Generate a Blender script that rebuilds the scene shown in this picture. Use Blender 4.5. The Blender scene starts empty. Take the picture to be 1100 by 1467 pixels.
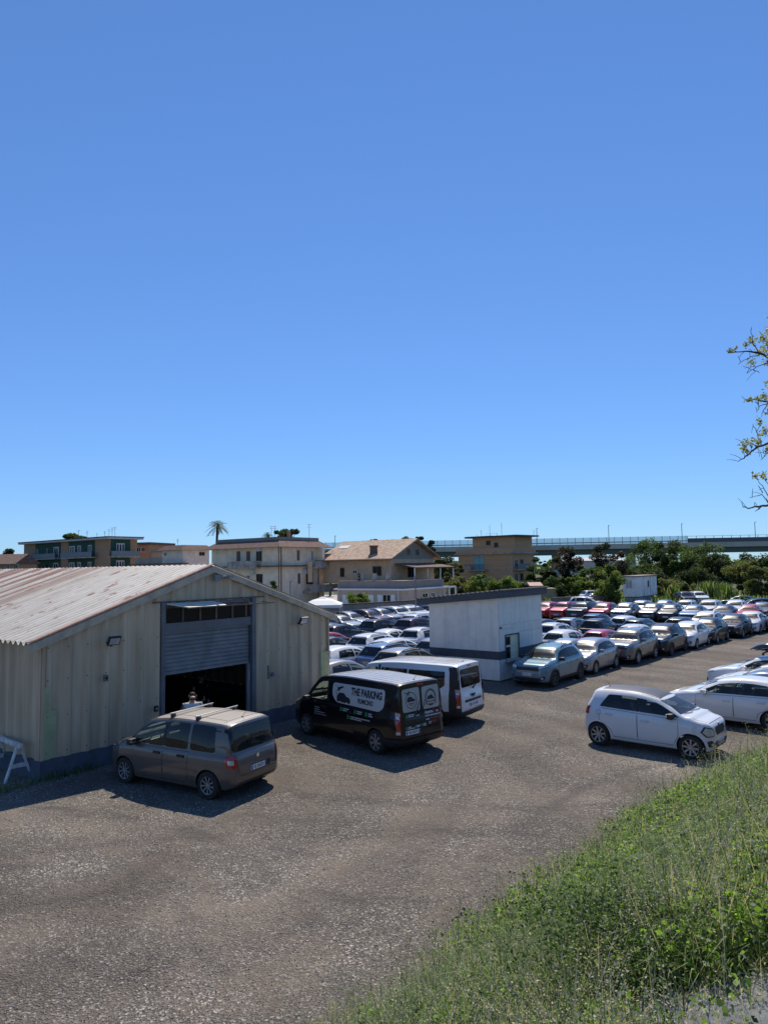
import bpy, bmesh, math, random
import numpy as np
from mathutils import Vector, Matrix
from mathutils.bvhtree import BVHTree
from math import radians as R, sin, cos, pi, sqrt
random.seed(7); rng = np.random.default_rng(7)
scene = bpy.context.scene
COL = scene.collection

# ------------------------------------------------------------------ survey of the photograph
CAM_H, HORIZON, ROLL, FOCAL = 5.1, 811.5, 0.016, 1018.0
PITCH = math.atan((HORIZON-733.5)/FOCAL)
def ray(u, v):
    a = (u-550)/FOCAL; b = -(v-733.5)/FOCAL
    c, s = cos(ROLL), sin(ROLL)
    a, b = a*c+b*s, -a*s+b*c
    cp, sp = cos(PITCH), sin(PITCH)
    return Vector((a, cp-b*sp, sp+b*cp))
def gp(u, v, z=0.0):
    d = ray(u, v); t = (z-CAM_H)/d.z
    return Vector((d.x*t, d.y*t, z))
def atY(u, v, Y):
    d = ray(u, v); t = Y/d.y
    return Vector((d.x*t, Y, CAM_H+d.z*t))
def pix(P):
    x, y, z = P[0], P[1], P[2]-CAM_H
    cp, sp = cos(PITCH), sin(PITCH)
    yy = y*cp+z*sp; zz = -y*sp+z*cp
    a, b = x/yy, zz/yy
    c, s = cos(ROLL), sin(ROLL)
    a, b = a*c-b*s, a*s+b*c
    return 550+a*FOCAL, 733.5-b*FOCAL

# ------------------------------------------------------------------ materials
MATS = {}
def nodes(name):
    m = bpy.data.materials.new(name); m.use_nodes = True
    nt = m.node_tree; b = nt.nodes['Principled BSDF']
    MATS[name] = m
    return m, nt, b
def mat(name, col, rough=0.6, metal=0.0, coat=0.0, spec=0.5, var=0.0, vscale=3.0, bump=0.0, bscale=20.0, col2=None):
    if name in MATS: return MATS[name]
    m, nt, b = nodes(name)
    b.inputs['Base Color'].default_value = (*col, 1); b.inputs['Roughness'].default_value = rough
    b.inputs['Metallic'].default_value = metal; b.inputs['Coat Weight'].default_value = coat
    b.inputs['Coat Roughness'].default_value = 0.04
    b.inputs['Specular IOR Level'].default_value = spec
    N = nt.nodes; L = nt.links
    if var or bump:
        tc = N.new('ShaderNodeTexCoord')
    if var:
        n = N.new('ShaderNodeTexNoise'); n.inputs['Scale'].default_value = vscale; n.inputs['Detail'].default_value = 6
        n.inputs['Roughness'].default_value = 0.65
        L.new(tc.outputs['Object'], n.inputs['Vector'])
        r = N.new('ShaderNodeValToRGB'); L.new(n.outputs['Fac'], r.inputs['Fac'])
        c2 = col2 or tuple(c*(1-var) for c in col)
        c1 = col if col2 else tuple(min(1, c*(1+var*.6)) for c in col)
        r.color_ramp.elements[0].position = .35; r.color_ramp.elements[0].color = (*c2, 1)
        r.color_ramp.elements[1].position = .65; r.color_ramp.elements[1].color = (*c1, 1)
        L.new(r.outputs['Color'], b.inputs['Base Color'])
    if bump:
        n2 = N.new('ShaderNodeTexNoise'); n2.inputs['Scale'].default_value = bscale; n2.inputs['Detail'].default_value = 5
        L.new(tc.outputs['Object'], n2.inputs['Vector'])
        bp = N.new('ShaderNodeBump'); bp.inputs['Strength'].default_value = bump; bp.inputs['Distance'].default_value = .02
        L.new(n2.outputs['Fac'], bp.inputs['Height']); L.new(bp.outputs['Normal'], b.inputs['Normal'])
    return m
def paint(name, col, metal=0.0, rough=0.32):
    # car paint with a thin film of dust from the lot
    key = 'paint_'+name
    if key in MATS: return MATS[key]
    m, nt, b = nodes(key); N = nt.nodes; L = nt.links
    tc = N.new('ShaderNodeTexCoord'); n = N.new('ShaderNodeTexNoise'); n.inputs['Scale'].default_value = 2.2; n.inputs['Detail'].default_value = 7
    L.new(tc.outputs['Object'], n.inputs['Vector'])
    sx = N.new('ShaderNodeSeparateXYZ'); L.new(tc.outputs['Object'], sx.inputs[0])
    mr = N.new('ShaderNodeMapRange'); mr.inputs[1].default_value = .15; mr.inputs[2].default_value = .75; mr.inputs[3].default_value = (.30 if max(col) > .1 else .04); mr.inputs[4].default_value = (.02 if max(col) > .1 else .002)
    L.new(sx.outputs['Z'], mr.inputs[0])
    mu = N.new('ShaderNodeMath'); mu.operation = 'MULTIPLY'; L.new(n.outputs['Fac'], mu.inputs[0]); L.new(mr.outputs[0], mu.inputs[1])
    mx = N.new('ShaderNodeMix'); mx.data_type = 'RGBA'
    mx.inputs[6].default_value = (*col, 1); mx.inputs[7].default_value = (.2, .17, .14, 1)
    L.new(mu.outputs[0], mx.inputs[0]); L.new(mx.outputs[2], b.inputs['Base Color'])
    b.inputs['Metallic'].default_value = metal; b.inputs['Roughness'].default_value = rough
    b.inputs['Coat Weight'].default_value = .9 if max(col) > .03 else .55; b.inputs['Specular IOR Level'].default_value = .3; b.inputs['Coat Roughness'].default_value = .05
    return m
def glassmat(name, tint, tr, dust=.10):
    m = bpy.data.materials.new(name); m.use_nodes = True; MATS[name] = m
    nt = m.node_tree; nt.nodes.clear(); N = nt.nodes; L = nt.links
    out = N.new('ShaderNodeOutputMaterial'); t = N.new('ShaderNodeBsdfTransparent'); t.inputs[0].default_value = (*[c*tr for c in tint], 1)
    g = N.new('ShaderNodeBsdfGlossy'); g.inputs['Roughness'].default_value = .045
    f = N.new('ShaderNodeFresnel'); f.inputs['IOR'].default_value = 1.5
    mx = N.new('ShaderNodeMixShader'); L.new(f.outputs[0], mx.inputs[0]); L.new(t.outputs[0], mx.inputs[1]); L.new(g.outputs[0], mx.inputs[2])
    # a film of dust on the outside
    df = N.new('ShaderNodeBsdfDiffuse'); df.inputs[0].default_value = (.6, .57, .5, 1); g2 = N.new('ShaderNodeBsdfGlossy'); g2.inputs['Roughness'].default_value = .3
    d2 = N.new('ShaderNodeMixShader'); d2.inputs[0].default_value = .45; L.new(df.outputs[0], d2.inputs[1]); L.new(g2.outputs[0], d2.inputs[2])
    m2 = N.new('ShaderNodeMixShader'); m2.inputs[0].default_value = dust; L.new(mx.outputs[0], m2.inputs[1]); L.new(d2.outputs[0], m2.inputs[2])
    L.new(m2.outputs[0], out.inputs[0])
    return m
GLASS = glassmat('car_glass', (.85, .97, .94), .85, .02)
GLASS_W = glassmat('windscreen_glass', (.85, .97, .94), .85, .08)
GLASS_D = glassmat('privacy_glass', (.75, .85, .85), .38, .02)
M_BLACK = mat('black_plastic', (.02, .02, .022), .55)
M_TYRE = mat('tyre_rubber', (.022, .021, .02), .85, bump=.2, bscale=60)
M_INT = mat('car_interior', (.11, .11, .11), .8)
M_SEAT = mat('seat_fabric', (.16, .155, .15), .9)
M_RIM = mat('rim_silver', (.36, .37, .38), .35, metal=.6)
M_RIMD = mat('rim_dark', (.03, .03, .033), .4, metal=.2)
M_LENS = mat('lamp_clear', (.55, .58, .6), .12, metal=.3, coat=1)
M_RED = mat('lamp_red', (.35, .012, .015), .18, coat=1)
M_CHROME = mat('chrome', (.75, .75, .77), .12, metal=1)
M_PLATE = mat('plate_white', (.75, .75, .72), .5)
M_PBLUE = mat('plate_blue', (.02, .07, .35), .5)
M_INK = mat('plate_ink', (.02, .02, .025), .6)
M_WHITE = mat('white_vinyl', (.62, .63, .62), .5)
M_GREEN = mat('green_vinyl', (.01, .22, .07), .5)
M_REDV = mat('red_vinyl', (.5, .02, .02), .5)

# ------------------------------------------------------------------ mesh builder
M_DASH = mat('dashboard_grey', (.19, .185, .18), .7)
class MB:
    def __init__(s): s.v = []; s.f = []; s.m = []; s.cur = 0
    def add(s, vs, fs, mi=None):
        o = len(s.v); s.v += [tuple(p) for p in vs]
        k = s.cur if mi is None else mi
        for f in fs: s.f.append([o+i for i in f]); s.m.append(k)
        return s
    def box(s, x0, x1, y0, y1, z0, z1, mtx=None, mi=None):
        vs = [Vector((x, y, z)) for z in (z0, z1) for y in (y0, y1) for x in (x0, x1)]
        if mtx is not None: vs = [mtx @ p for p in vs]
        return s.add(vs, [(0,2,3,1),(4,5,7,6),(0,1,5,4),(2,6,7,3),(0,4,6,2),(1,3,7,5)], mi)
    def cyl(s, p0, p1, r0, r1=None, n=10, caps=True, mi=None):
        p0 = Vector(p0); p1 = Vector(p1); r1 = r0 if r1 is None else r1
        d = (p1-p0).normalized(); a = d.orthogonal().normalized(); b = d.cross(a)
        vs = []
        for p, r in ((p0, r0), (p1, r1)):
            for i in range(n):
                t = 2*pi*i/n; vs.append(p+a*(r*cos(t))+b*(r*sin(t)))
        fs = [(i, (i+1) % n, n+(i+1) % n, n+i) for i in range(n)]
        if caps: fs += [tuple(range(n-1, -1, -1)), tuple(range(n, 2*n))]
        return s.add(vs, fs, mi)
    def tube(s, pts, rad, n=6, mi=None):
        pts = [Vector(p) for p in pts]; N = len(pts)
        rad = rad if isinstance(rad, (list, tuple)) else [rad]*N
        vs = []; a = None
        for i, p in enumerate(pts):
            d = (pts[min(i+1, N-1)]-pts[max(i-1, 0)])
            d = d.normalized() if d.length > 1e-9 else Vector((0, 0, 1))
            if a is None: a = d.orthogonal().normalized()
            a = (a-d*a.dot(d)); a = a.normalized() if a.length > 1e-6 else d.orthogonal().normalized()
            b = d.cross(a)
            for k in range(n):
                t = 2*pi*k/n; vs.append(p+a*(rad[i]*cos(t))+b*(rad[i]*sin(t)))
        fs = [(i*n+k, i*n+(k+1) % n, (i+1)*n+(k+1) % n, (i+1)*n+k) for i in range(N-1) for k in range(n)]
        fs += [tuple(range(n-1, -1, -1)), tuple(range((N-1)*n, N*n))]
        return s.add(vs, fs, mi)
    def lathe(s, prof, n=24, axis='y', mi=None, c=(0, 0, 0)):
        vs = []
        for r, h in prof:
            for k in range(n):
                t = 2*pi*k/n; a, b = r*cos(t), r*sin(t)
                p = (a, h, b) if axis == 'y' else ((a, b, h) if axis == 'z' else (h, a, b))
                vs.append((p[0]+c[0], p[1]+c[1], p[2]+c[2]))
        fs = [(i*n+k, i*n+(k+1) % n, (i+1)*n+(k+1) % n, (i+1)*n+k) for i in range(len(prof)-1) for k in range(n)]
        return s.add(vs, fs, mi)
    def prism(s, poly, O, U, V, D, t0, t1, mi=None):
        O, U, V, D = Vector(O), Vector(U), Vector(V), Vector(D); n = len(poly)
        vs = [O+U*a+V*b+D*t for t in (t0, t1) for a, b in poly]
        fs = [tuple(range(n)), tuple(range(2*n-1, n-1, -1))] + [(i, n+i, n+(i+1) % n, (i+1) % n) for i in range(n)]
        return s.add(vs, fs, mi)
    def quad(s, a, b, c, d, mi=None): return s.add([a, b, c, d], [(0, 1, 2, 3)], mi)
    def mesh(s, name, mats, smooth=None, fix=True):
        me = bpy.data.meshes.new(name); me.from_pydata(s.v, [], s.f)
        for m in (mats if isinstance(mats, (list, tuple)) else [mats]): me.materials.append(m)
        me.polygons.foreach_set('material_index', s.m)
        if fix:
            bm = bmesh.new(); bm.from_mesh(me); bmesh.ops.recalc_face_normals(bm, faces=bm.faces); bm.to_mesh(me); bm.free()
        if smooth is not None:
            me.polygons.foreach_set('use_smooth', [True]*len(me.polygons))
            me.set_sharp_from_angle(angle=R(smooth))
        me.update(); return me
    def build(s, name, mats, parent=None, smooth=None, bevel=0, fix=True):
        me = s.mesh(name, mats, smooth, fix)
        if bevel:
            bm = bmesh.new(); bm.from_mesh(me)
            es = [e for e in bm.edges if len(e.link_faces) == 2 and e.calc_face_angle(0) > R(30)]
            bmesh.ops.bevel(bm, geom=es, offset=bevel, segments=2, affect='EDGES', profile=.6)
            bm.to_mesh(me); bm.free()
            me.polygons.foreach_set('use_smooth', [True]*len(me.polygons)); me.set_sharp_from_angle(angle=R(40))
        return link(name, me, parent)
def link(name, data, parent=None):
    o = bpy.data.objects.new(name, data); COL.objects.link(o)
    if parent is not None: o.parent = parent
    return o
def empty(name, loc=(0, 0, 0), rz=0.0, parent=None):
    o = bpy.data.objects.new(name, None); COL.objects.link(o); o.location = loc; o.rotation_euler = (0, 0, rz)
    o.empty_display_size = .3
    if parent is not None: o.parent = parent
    return o
def tag(o, label=None, cat=None, group=None, kind=None):
    if label: o['label'] = label
    if cat: o['category'] = cat
    if group: o['group'] = group
    if kind: o['kind'] = kind
    return o
def thing(name, label, cat, loc=(0, 0, 0), rz=0.0, group=None):
    return tag(empty(name, loc, rz), label, cat, group)
KIDS = {}
def kids(o):
    return [c for c in bpy.data.objects if c.parent == o]
def rrect(x0, x1, z0, z1, r, n=4):
    p = []
    for cx, cz, a0 in ((x1-r, z1-r, 0), (x0+r, z1-r, 90), (x0+r, z0+r, 180), (x1-r, z0+r, 270)):
        for i in range(n+1):
            t = R(a0+90*i/n); p.append((cx+r*cos(t), cz+r*sin(t)))
    return p
def pchip(xs, ys):
    xs = np.array(xs, float); ys = np.array(ys, float)
    if xs[0] > xs[-1]: xs = xs[::-1]; ys = ys[::-1]
    h = np.diff(xs); d = np.diff(ys)/h; m = np.zeros_like(xs)
    m[0] = d[0]; m[-1] = d[-1]
    for i in range(1, len(xs)-1):
        if d[i-1]*d[i] > 0:
            w1 = 2*h[i]+h[i-1]; w2 = h[i]+2*h[i-1]; m[i] = (w1+w2)/(w1/d[i-1]+w2/d[i])
    def f(x):
        x = min(max(x, xs[0]), xs[-1]); i = int(np.searchsorted(xs, x)-1); i = min(max(i, 0), len(h)-1)
        t = (x-xs[i])/h[i]
        return float((2*t**3-3*t*t+1)*ys[i]+(t**3-2*t*t+t)*h[i]*m[i]+(-2*t**3+3*t*t)*ys[i+1]+(t**3-t*t)*h[i]*m[i+1])
    return f

# ------------------------------------------------------------------ camera, sky, sun
cam = bpy.data.cameras.new('camera'); camo = bpy.data.objects.new('camera', cam); COL.objects.link(camo)
cam.sensor_fit = 'VERTICAL'; cam.sensor_height = 36; cam.lens = FOCAL/1467*36; cam.clip_end = 6000; cam.clip_start = .05
camo.location = (0, 0, CAM_H)
camo.rotation_mode = 'QUATERNION'
camo.rotation_quaternion = (Matrix.Rotation(pi/2+PITCH, 3, 'X') @ Matrix.Rotation(-ROLL, 3, 'Z')).to_quaternion()
scene.camera = camo
SUN_EL, SUN_AZ = R(54), R(6.5)       # azimuth measured from +Y towards +X
w = bpy.data.worlds.new('World'); scene.world = w; w.use_nodes = True
nt = w.node_tree; bg = nt.nodes['Background']
sky = nt.nodes.new('ShaderNodeTexSky'); sky.sky_type = 'NISHITA'; sky.sun_disc = False
sky.sun_elevation = SUN_EL; sky.sun_rotation = SUN_AZ
sky.air_density = 1.0; sky.dust_density = 0.0; sky.ozone_density = 2.5; sky.altitude = 0
# the phone's rendering of that sky: flatter from zenith to horizon and a good deal bluer
def vmath(op, a, b_):
    n = nt.nodes.new('ShaderNodeVectorMath'); n.operation = op; nt.links.new(a, n.inputs[0]); n.inputs[1].default_value = b_; return n.outputs[0]
s1 = vmath('MULTIPLY', sky.outputs[0], (.07, .07, .07))
gm_ = nt.nodes.new('ShaderNodeGamma'); gm_.inputs[1].default_value = .76; nt.links.new(s1, gm_.inputs[0])
s2 = vmath('MULTIPLY', gm_.outputs[0], (6.0, 9.45, 14.9))
nt.links.new(s2, bg.inputs[0]); bg.inputs[1].default_value = .094
sun = bpy.data.lights.new('sun', 'SUN'); suno = bpy.data.objects.new('sun', sun); COL.objects.link(suno)
sun.energy = 5.0; sun.angle = R(.53); sun.color = (1, .915, .79)
sd = Vector((sin(SUN_AZ)*cos(SUN_EL), cos(SUN_AZ)*cos(SUN_EL), sin(SUN_EL)))
suno.rotation_mode = 'QUATERNION'; suno.rotation_quaternion = sd.to_track_quat('Z', 'Y')
suno.location = (0, 20, 60)
scene.view_settings.view_transform = 'Standard'; scene.view_settings.look = 'None'
scene.view_settings.exposure = .1
scene.cycles.max_bounces = 6; scene.cycles.transparent_max_bounces = 16
scene.cycles.caustics_reflective = False; scene.cycles.caustics_refractive = False
scene.cycles.use_denoising = True; scene.cycles.denoising_prefilter = 'ACCURATE'
# ------------------------------------------------------------------ cars
def smooth01(t):
    t = min(max(t, 0), 1); return t*t*(3-2*t)
class Shape:
    """outline of one model: top, bottom and shoulder profiles along x, plan widths; everything else hangs on it"""
    def __init__(s, top, bot, belt, wid, roofw, crown=.05, tumble=.03):
        for k, p in (('top', top), ('bot', bot), ('belt', belt), ('wid', wid), ('roofw', roofw)):
            p = sorted(p); setattr(s, k, pchip([a for a, b in p], [b for a, b in p]))
        s.x0 = min(p[0] for p in top); s.x1 = max(p[0] for p in top); s.crown = crown; s.tumble = tumble
    def ring(s, x):
        zb, zt, w = s.bot(x), s.top(x), s.wid(x)
        zb = min(zb, zt-.06); zs = max(min(s.belt(x), zt-.014), zb+.04)
        g = smooth01((zt-zs)/.36); wr = .87*w*(1-g)+min(s.roofw(x), .93*w)*g; H = zs-zb
        zc = zt-(.012+(s.crown+.025)*g); zc = max(zc, zs+.001)
        p = [(0, zb), (.5*w, zb), (.85*w, zb+.005), (.935*w, zb+.05*H), (.985*w, zb+.2*H), (w, zb+.42*H), (.997*w, zb+.64*H),
             (.985*w, zb+.82*H), (.965*w, zb+.94*H), (.93*w, zs)]
        for t in (.25, .5, .75):
            p.append((.93*w*(1-t)+wr*t+s.tumble*g*sin(pi*t), zs*(1-t)+zc*t))
        d = zt-zc
        p += [(wr, zc), (wr-.025-.02*g, zc+.45*d), (wr*.86-.02*g, zc+.72*d), (wr*.6, zc+.9*d), (wr*.3, zc+.975*d), (0, zt)]
        return p
    def stations(s, n=64):
        L = s.x1-s.x0; xs = set()
        for i in range(n+1): xs.add(round(s.x0+L*(.5-.5*cos(pi*i/n)), 4))
        for i in range(n//2): xs.add(round(s.x0+L*i/(n//2), 4))
        xs = sorted(xs); out = [xs[0]]
        for x in xs[1:]:
            if x-out[-1] > .004: out.append(x)
        return out
    def solid(s):
        bm = bmesh.new(); rings = []
        for x in s.stations():
            r = s.ring(x); full = [(x, y, z) for y, z in r]+[(x, -y, z) for y, z in r[-2:0:-1]]
            rings.append([bm.verts.new(p) for p in full])
        n = len(rings[0])
        for a, b in zip(rings, rings[1:]):
            for i in range(n): bm.faces.new((a[i], a[(i+1) % n], b[(i+1) % n], b[i]))
        bm.faces.new(rings[0]); bm.faces.new(rings[-1][::-1])
        bmesh.ops.recalc_face_normals(bm, faces=bm.faces)
        return bm
    def cabin(s, xa, xb, floor=.36):
        bm = bmesh.new(); rings = []; N = 16
        for i in range(N+1):
            x = xa+(xb-xa)*i/N; zt, w = s.top(x), s.wid(x); zs = s.belt(x)
            g = smooth01((zt-zs)/.36); wr = .87*w*(1-g)+min(s.roofw(x), .93*w)*g
            z2 = max(min(zs-.03, zt-.16), floor+.1); zc = max(zt-.11, z2+.02)
            h = [(.0, floor), (w*.86, floor), (w*.9, z2), (max(wr-.07, .2), zc), (wr*.6, zt-.06), (0, zt-.05)]
            full = [(x, y, z) for y, z in h]+[(x, -y, z) for y, z in h[-2:0:-1]]
            rings.append([bm.verts.new(p) for p in full])
        n = len(rings[0])
        for a, b in zip(rings, rings[1:]):
            for i in range(n): bm.faces.new((a[i], a[(i+1) % n], b[(i+1) % n], b[i]))
        bm.faces.new(rings[0]); bm.faces.new(rings[-1][::-1])
        bmesh.ops.recalc_face_normals(bm, faces=bm.faces)
        return bm

def bm_to_obj(bm, name, mats):
    me = bpy.data.meshes.new(name); bm.to_mesh(me); bm.free()
    for m in mats: me.materials.append(m)
    return link(name, me)
def boolean(target, cutters):
    for c in cutters:
        md = target.modifiers.new('b', 'BOOLEAN'); md.operation = 'DIFFERENCE'; md.object = c; md.solver = 'EXACT'
        md.material_mode = 'TRANSFER'
    dg = bpy.context.evaluated_depsgraph_get(); dg.update()
    me = bpy.data.meshes.new_from_object(target.evaluated_get(dg), depsgraph=dg)
    target.modifiers.clear(); target.data = me
    for c in cutters: bpy.data.objects.remove(c)
    return target

# projection frames: polygon (a,b) -> start point, ray direction
def fr_side(sgn): return (lambda a, b: Vector((a, 3*sgn, b))), Vector((0, -sgn, 0))
def fr_front(): return (lambda a, b: Vector((4, a, b))), Vector((-1, 0, 0))
def fr_back(): return (lambda a, b: Vector((-4, a, b))), Vector((1, 0, 0))
def fr_top(): return (lambda a, b: Vector((a, b, 4))), Vector((0, 0, -1))
def fr_corner(cx, cy, ang):
    # look at (cx,cy) along horizontal direction ang (degrees, pointing outward); a runs to the left seen from outside
    o = Vector((cos(R(ang)), sin(R(ang)), 0)); u = Vector((-o.y, o.x, 0)); c = Vector((cx, cy, 0))
    return (lambda a, b: c+o*3+u*a+Vector((0, 0, b))), -o
def decal_bm(bvh, poly, frame, step=.08, off=.004, flip=False):
    f, D = frame
    bm = bmesh.new(); bm.faces.new([bm.verts.new((a, b, 0)) for a, b in poly])
    bmesh.ops.triangulate(bm, faces=bm.faces[:])
    for ax in (0, 1):
        lo = min(p[ax] for p in poly); hi = max(p[ax] for p in poly); k = int((hi-lo)/step)
        for i in range(1, k+1):
            co = [0, 0, 0]; co[ax] = lo+(hi-lo)*i/(k+1); no = [0, 0, 0]; no[ax] = 1
            bmesh.ops.bisect_plane(bm, geom=bm.verts[:]+bm.edges[:]+bm.faces[:], plane_co=co, plane_no=no, dist=1e-5)
    for v in bm.verts:
        o = f(v.co.x, v.co.y); h, n, i, d = bvh.ray_cast(o, D)
        if h is None:
            near = bvh.find_nearest(o+D*2.2); h, n = near[0], near[1]
        if n.dot(D) > 0: n = -n
        nn = (n-D*.6).normalized()
        v.co = h+nn*off
    bmesh.ops.recalc_face_normals(bm, faces=bm.faces)
    if bm.faces and sum(fc.normal.dot(D)*fc.calc_area() for fc in bm.faces) > 0:
        bmesh.ops.reverse_faces(bm, faces=bm.faces[:])
    return bm
def decal(bvh, poly, frame, name, m, parent, step=.08, off=.004):
    bm = decal_bm(bvh, poly, frame, step, off)
    me = bpy.data.meshes.new(name); bm.to_mesh(me); bm.free()
    for x in (m if isinstance(m, list) else [m]): me.materials.append(x)
    me.polygons.foreach_set('use_smooth', [True]*len(me.polygons)); me.update()
    return link(name, me, parent)
def multi_decal(bvh, items, name, mats, parent):
    """several projected pieces [(poly, frame, material index, offset, step)] in one part"""
    me = bpy.data.meshes.new(name); tot = bmesh.new()
    for poly, fr, mi, off, step in items:
        b = decal_bm(bvh, poly, fr, step, off); t = bpy.data.meshes.new('t')
        for fc in b.faces: fc.material_index = mi; fc.smooth = True
        b.to_mesh(t); b.free(); tot.from_mesh(t); bpy.data.meshes.remove(t)
    tot.to_mesh(me); tot.free()
    for x in mats: me.materials.append(x)
    return link(name, me, parent)

def strip(pts, wdt):
    """thin band polygon along an open polyline in 2d"""
    L, Rr = [], []
    for i, p in enumerate(pts):
        a = pts[max(i-1, 0)]; b = pts[min(i+1, len(pts)-1)]; dx, dy = b[0]-a[0], b[1]-a[1]; n = sqrt(dx*dx+dy*dy) or 1
        L.append((p[0]-dy/n*wdt/2, p[1]+dx/n*wdt/2)); Rr.append((p[0]+dy/n*wdt/2, p[1]-dx/n*wdt/2))
    return L+Rr[::-1]
def inset(poly, d):
    cx = sum(p[0] for p in poly)/len(poly); cy = sum(p[1] for p in poly)/len(poly); out = []
    for x, y in poly:
        dx, dy = x-cx, y-cy; n = sqrt(dx*dx+dy*dy) or 1
        out.append((x-dx/n*d, y-dy/n*d))
    return out

RIMS = {}
def rim_mesh(r, wdt, spokes, m, key):
    if key in RIMS: return RIMS[key]
    mb = MB(); y = wdt/2
    mb.lathe([(r*.99, y-.015), (r, y-.002), (r*.955, y-.004), (r*.93, y-.03), (r*.88, y-.07)], 28, mi=0)
    mb.lathe([(r*.9, y-.07), (.0001, y-.075)], 28, mi=1)
    mb.lathe([(.0001, y-.012), (r*.16, y-.014), (r*.2, y-.03), (r*.2, y-.06)], 14, mi=0)
    for i in range(spokes):
        a = 2*pi*i/spokes; M = Matrix.Rotation(a, 4, 'Y')
        wi, wo = r*.62/spokes, r*.95/spokes
        if spokes >= 9: wi, wo = r*.055, r*.085
        vs = [(-wi, y-.02, r*.15), (wi, y-.02, r*.15), (wo, y-.012, r*.93), (-wo, y-.012, r*.93),
              (-wi, y-.06, r*.15), (wi, y-.06, r*.15), (wo, y-.06, r*.93), (-wo, y-.06, r*.93)]
        mb.add([M @ Vector(p) for p in vs], [(0, 1, 2, 3), (0, 4, 5, 1), (1, 5, 6, 2), (2, 6, 7, 3), (3, 7, 4, 0)], 0)
    RIMS[key] = mb.mesh('rim', [m, M_INK], 30); return RIMS[key]
def tyre_mesh(r, wdt, rr, key):
    if key in RIMS: return RIMS[key]
    y = wdt/2; mb = MB()
    mb.lathe([(rr*.86, -y+.01), (rr, -y), (r*.93, -y+.004), (r*.985, -y+.025), (r, -y+.05), (r, y-.05), (r*.985, y-.025), (r*.93, y-.004), (rr, y), (rr*.97, y-.012), (rr*.8, y-.05)], 32)
    RIMS[key] = mb.mesh('tyre', M_TYRE, 45); return RIMS[key]
def add_wheels(t, wb, track, r, rr, wdt=.2, spokes=7, m=None, key='a'):
    m = m or M_RIM
    for sx in (1, -1):
        for sy in (1, -1):
            wme = tyre_mesh(r, wdt, rr, ('t', r, rr, wdt))
            wo = link('wheel', wme, t); wo.location = (sx*wb/2, sy*track/2, r); wo.rotation_euler = (0, random.uniform(0, 6), 0 if sy > 0 else pi)
            ri = link('rim', rim_mesh(rr*.98, wdt, spokes, m, ('r', rr, wdt, spokes, m.name)), wo)
def seat_mesh(kind):
    if ('seat', kind) in RIMS: return RIMS[('seat', kind)]
    mb = MB(); w2 = .24 if kind == 'seat' else .6
    mb.box(-.25, .27, -w2, w2, .0, .16)
    M = Matrix.Translation((-.24, 0, .1)) @ Matrix.Rotation(R(-16), 4, 'Y')
    mb.box(-.08, .08, -w2, w2, 0, .56, M)
    for y in ([0] if kind == 'seat' else [-.38, 0, .38]):
        mb.box(-.05, .05, y-.13, y+.13, .6, .78, M); mb.box(-.012, .012, y-.06, y+.06, .5, .62, M)
    me = mb.mesh(kind, M_SEAT, 30); bm = bmesh.new(); bm.from_mesh(me)
    bmesh.ops.bevel(bm, geom=bm.edges[:], offset=.025, segments=2, affect='EDGES'); bm.to_mesh(me); bm.free()
    RIMS[('seat', kind)] = me; return me
def glyph_strip(n): return n
def add_plate(t, bvh, back=True, z=.6, y0=0, ital=True, text=None, w=.52, h=.11, lean=0):
    f, D = fr_back() if back else fr_front()
    hit = bvh.ray_cast(f(y0, z), D)[0]; x = hit.x; s = -1 if back else 1
    mb = MB(); d = .02
    mb.box(-.005, d, -w/2, w/2, -h/2, h/2, mi=0)
    mb.box(d, d+.002, -w/2+.004, -w/2+.05, -h/2+.004, h/2-.004, mi=1); mb.box(d, d+.002, w/2-.05, w/2-.004, -h/2+.004, h/2-.004, mi=1)
    if not text:
        xs = -w/2+.075; rr = random.Random(3)
        for i in range(7):
            if i in (2, 5): xs += .022
            gw = .036
            mb.box(d, d+.0015, xs, xs+.011, -.034, .034, mi=2); mb.box(d, d+.0015, xs+gw-.011, xs+gw, -.034, .034 if i % 2 else .004, mi=2)
            mb.box(d, d+.0018, xs+.012, xs+gw-.012, .022 if i % 3 else -.008, .034 if i % 3 else .006, mi=2)
            xs += gw+.014
    p = mb.build('licence_plate', [M_PLATE, M_PBLUE, M_INK], t)
    p.location = (x, y0, z); p.rotation_euler = (0, lean, 0 if not back else pi)
    if text:
        q = text_obj('plate_number', text, M_INK, .085, p, (d+.002, 0, 0), (pi/2, 0, pi/2), 'CENTER', bold=.002)
    return p
def text_me(txt, size, align='CENTER', bold=0.0, shear=0.0):
    cu = bpy.data.curves.new('lettering', 'FONT'); cu.body = txt; cu.size = size; cu.align_x = align; cu.align_y = 'CENTER'
    cu.offset = bold; cu.shear = shear; cu.resolution_u = 3
    o = bpy.data.objects.new('lettering', cu); COL.objects.link(o)
    dg = bpy.context.evaluated_depsgraph_get(); dg.update()
    me = bpy.data.meshes.new_from_object(o.evaluated_get(dg)); bpy.data.objects.remove(o)
    return me
def text_obj(name, txt, m, size, parent, loc, rot, align='CENTER', bold=0.0):
    me = text_me(txt, size, align, bold); me.materials.clear(); me.materials.append(m)
    o = link(name, me, parent); o.location = loc; o.rotation_euler = rot; return o
def mesh_decal(bvh, me2, frame, name, m, parent, a0, b0, off=.006, sx=1):
    f, D = frame
    for v in me2.vertices:
        o = f(a0+v.co.x*sx, b0+v.co.y); h, n, i, d = bvh.ray_cast(o, D)
        if h is None: h, n = bvh.find_nearest(o+D*2.2)[:2]
        if n.dot(D) > 0: n = -n
        v.co = h+n*off
    me2.materials.clear(); me2.materials.append(m); me2.update()
    return link(name, me2, parent)

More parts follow.
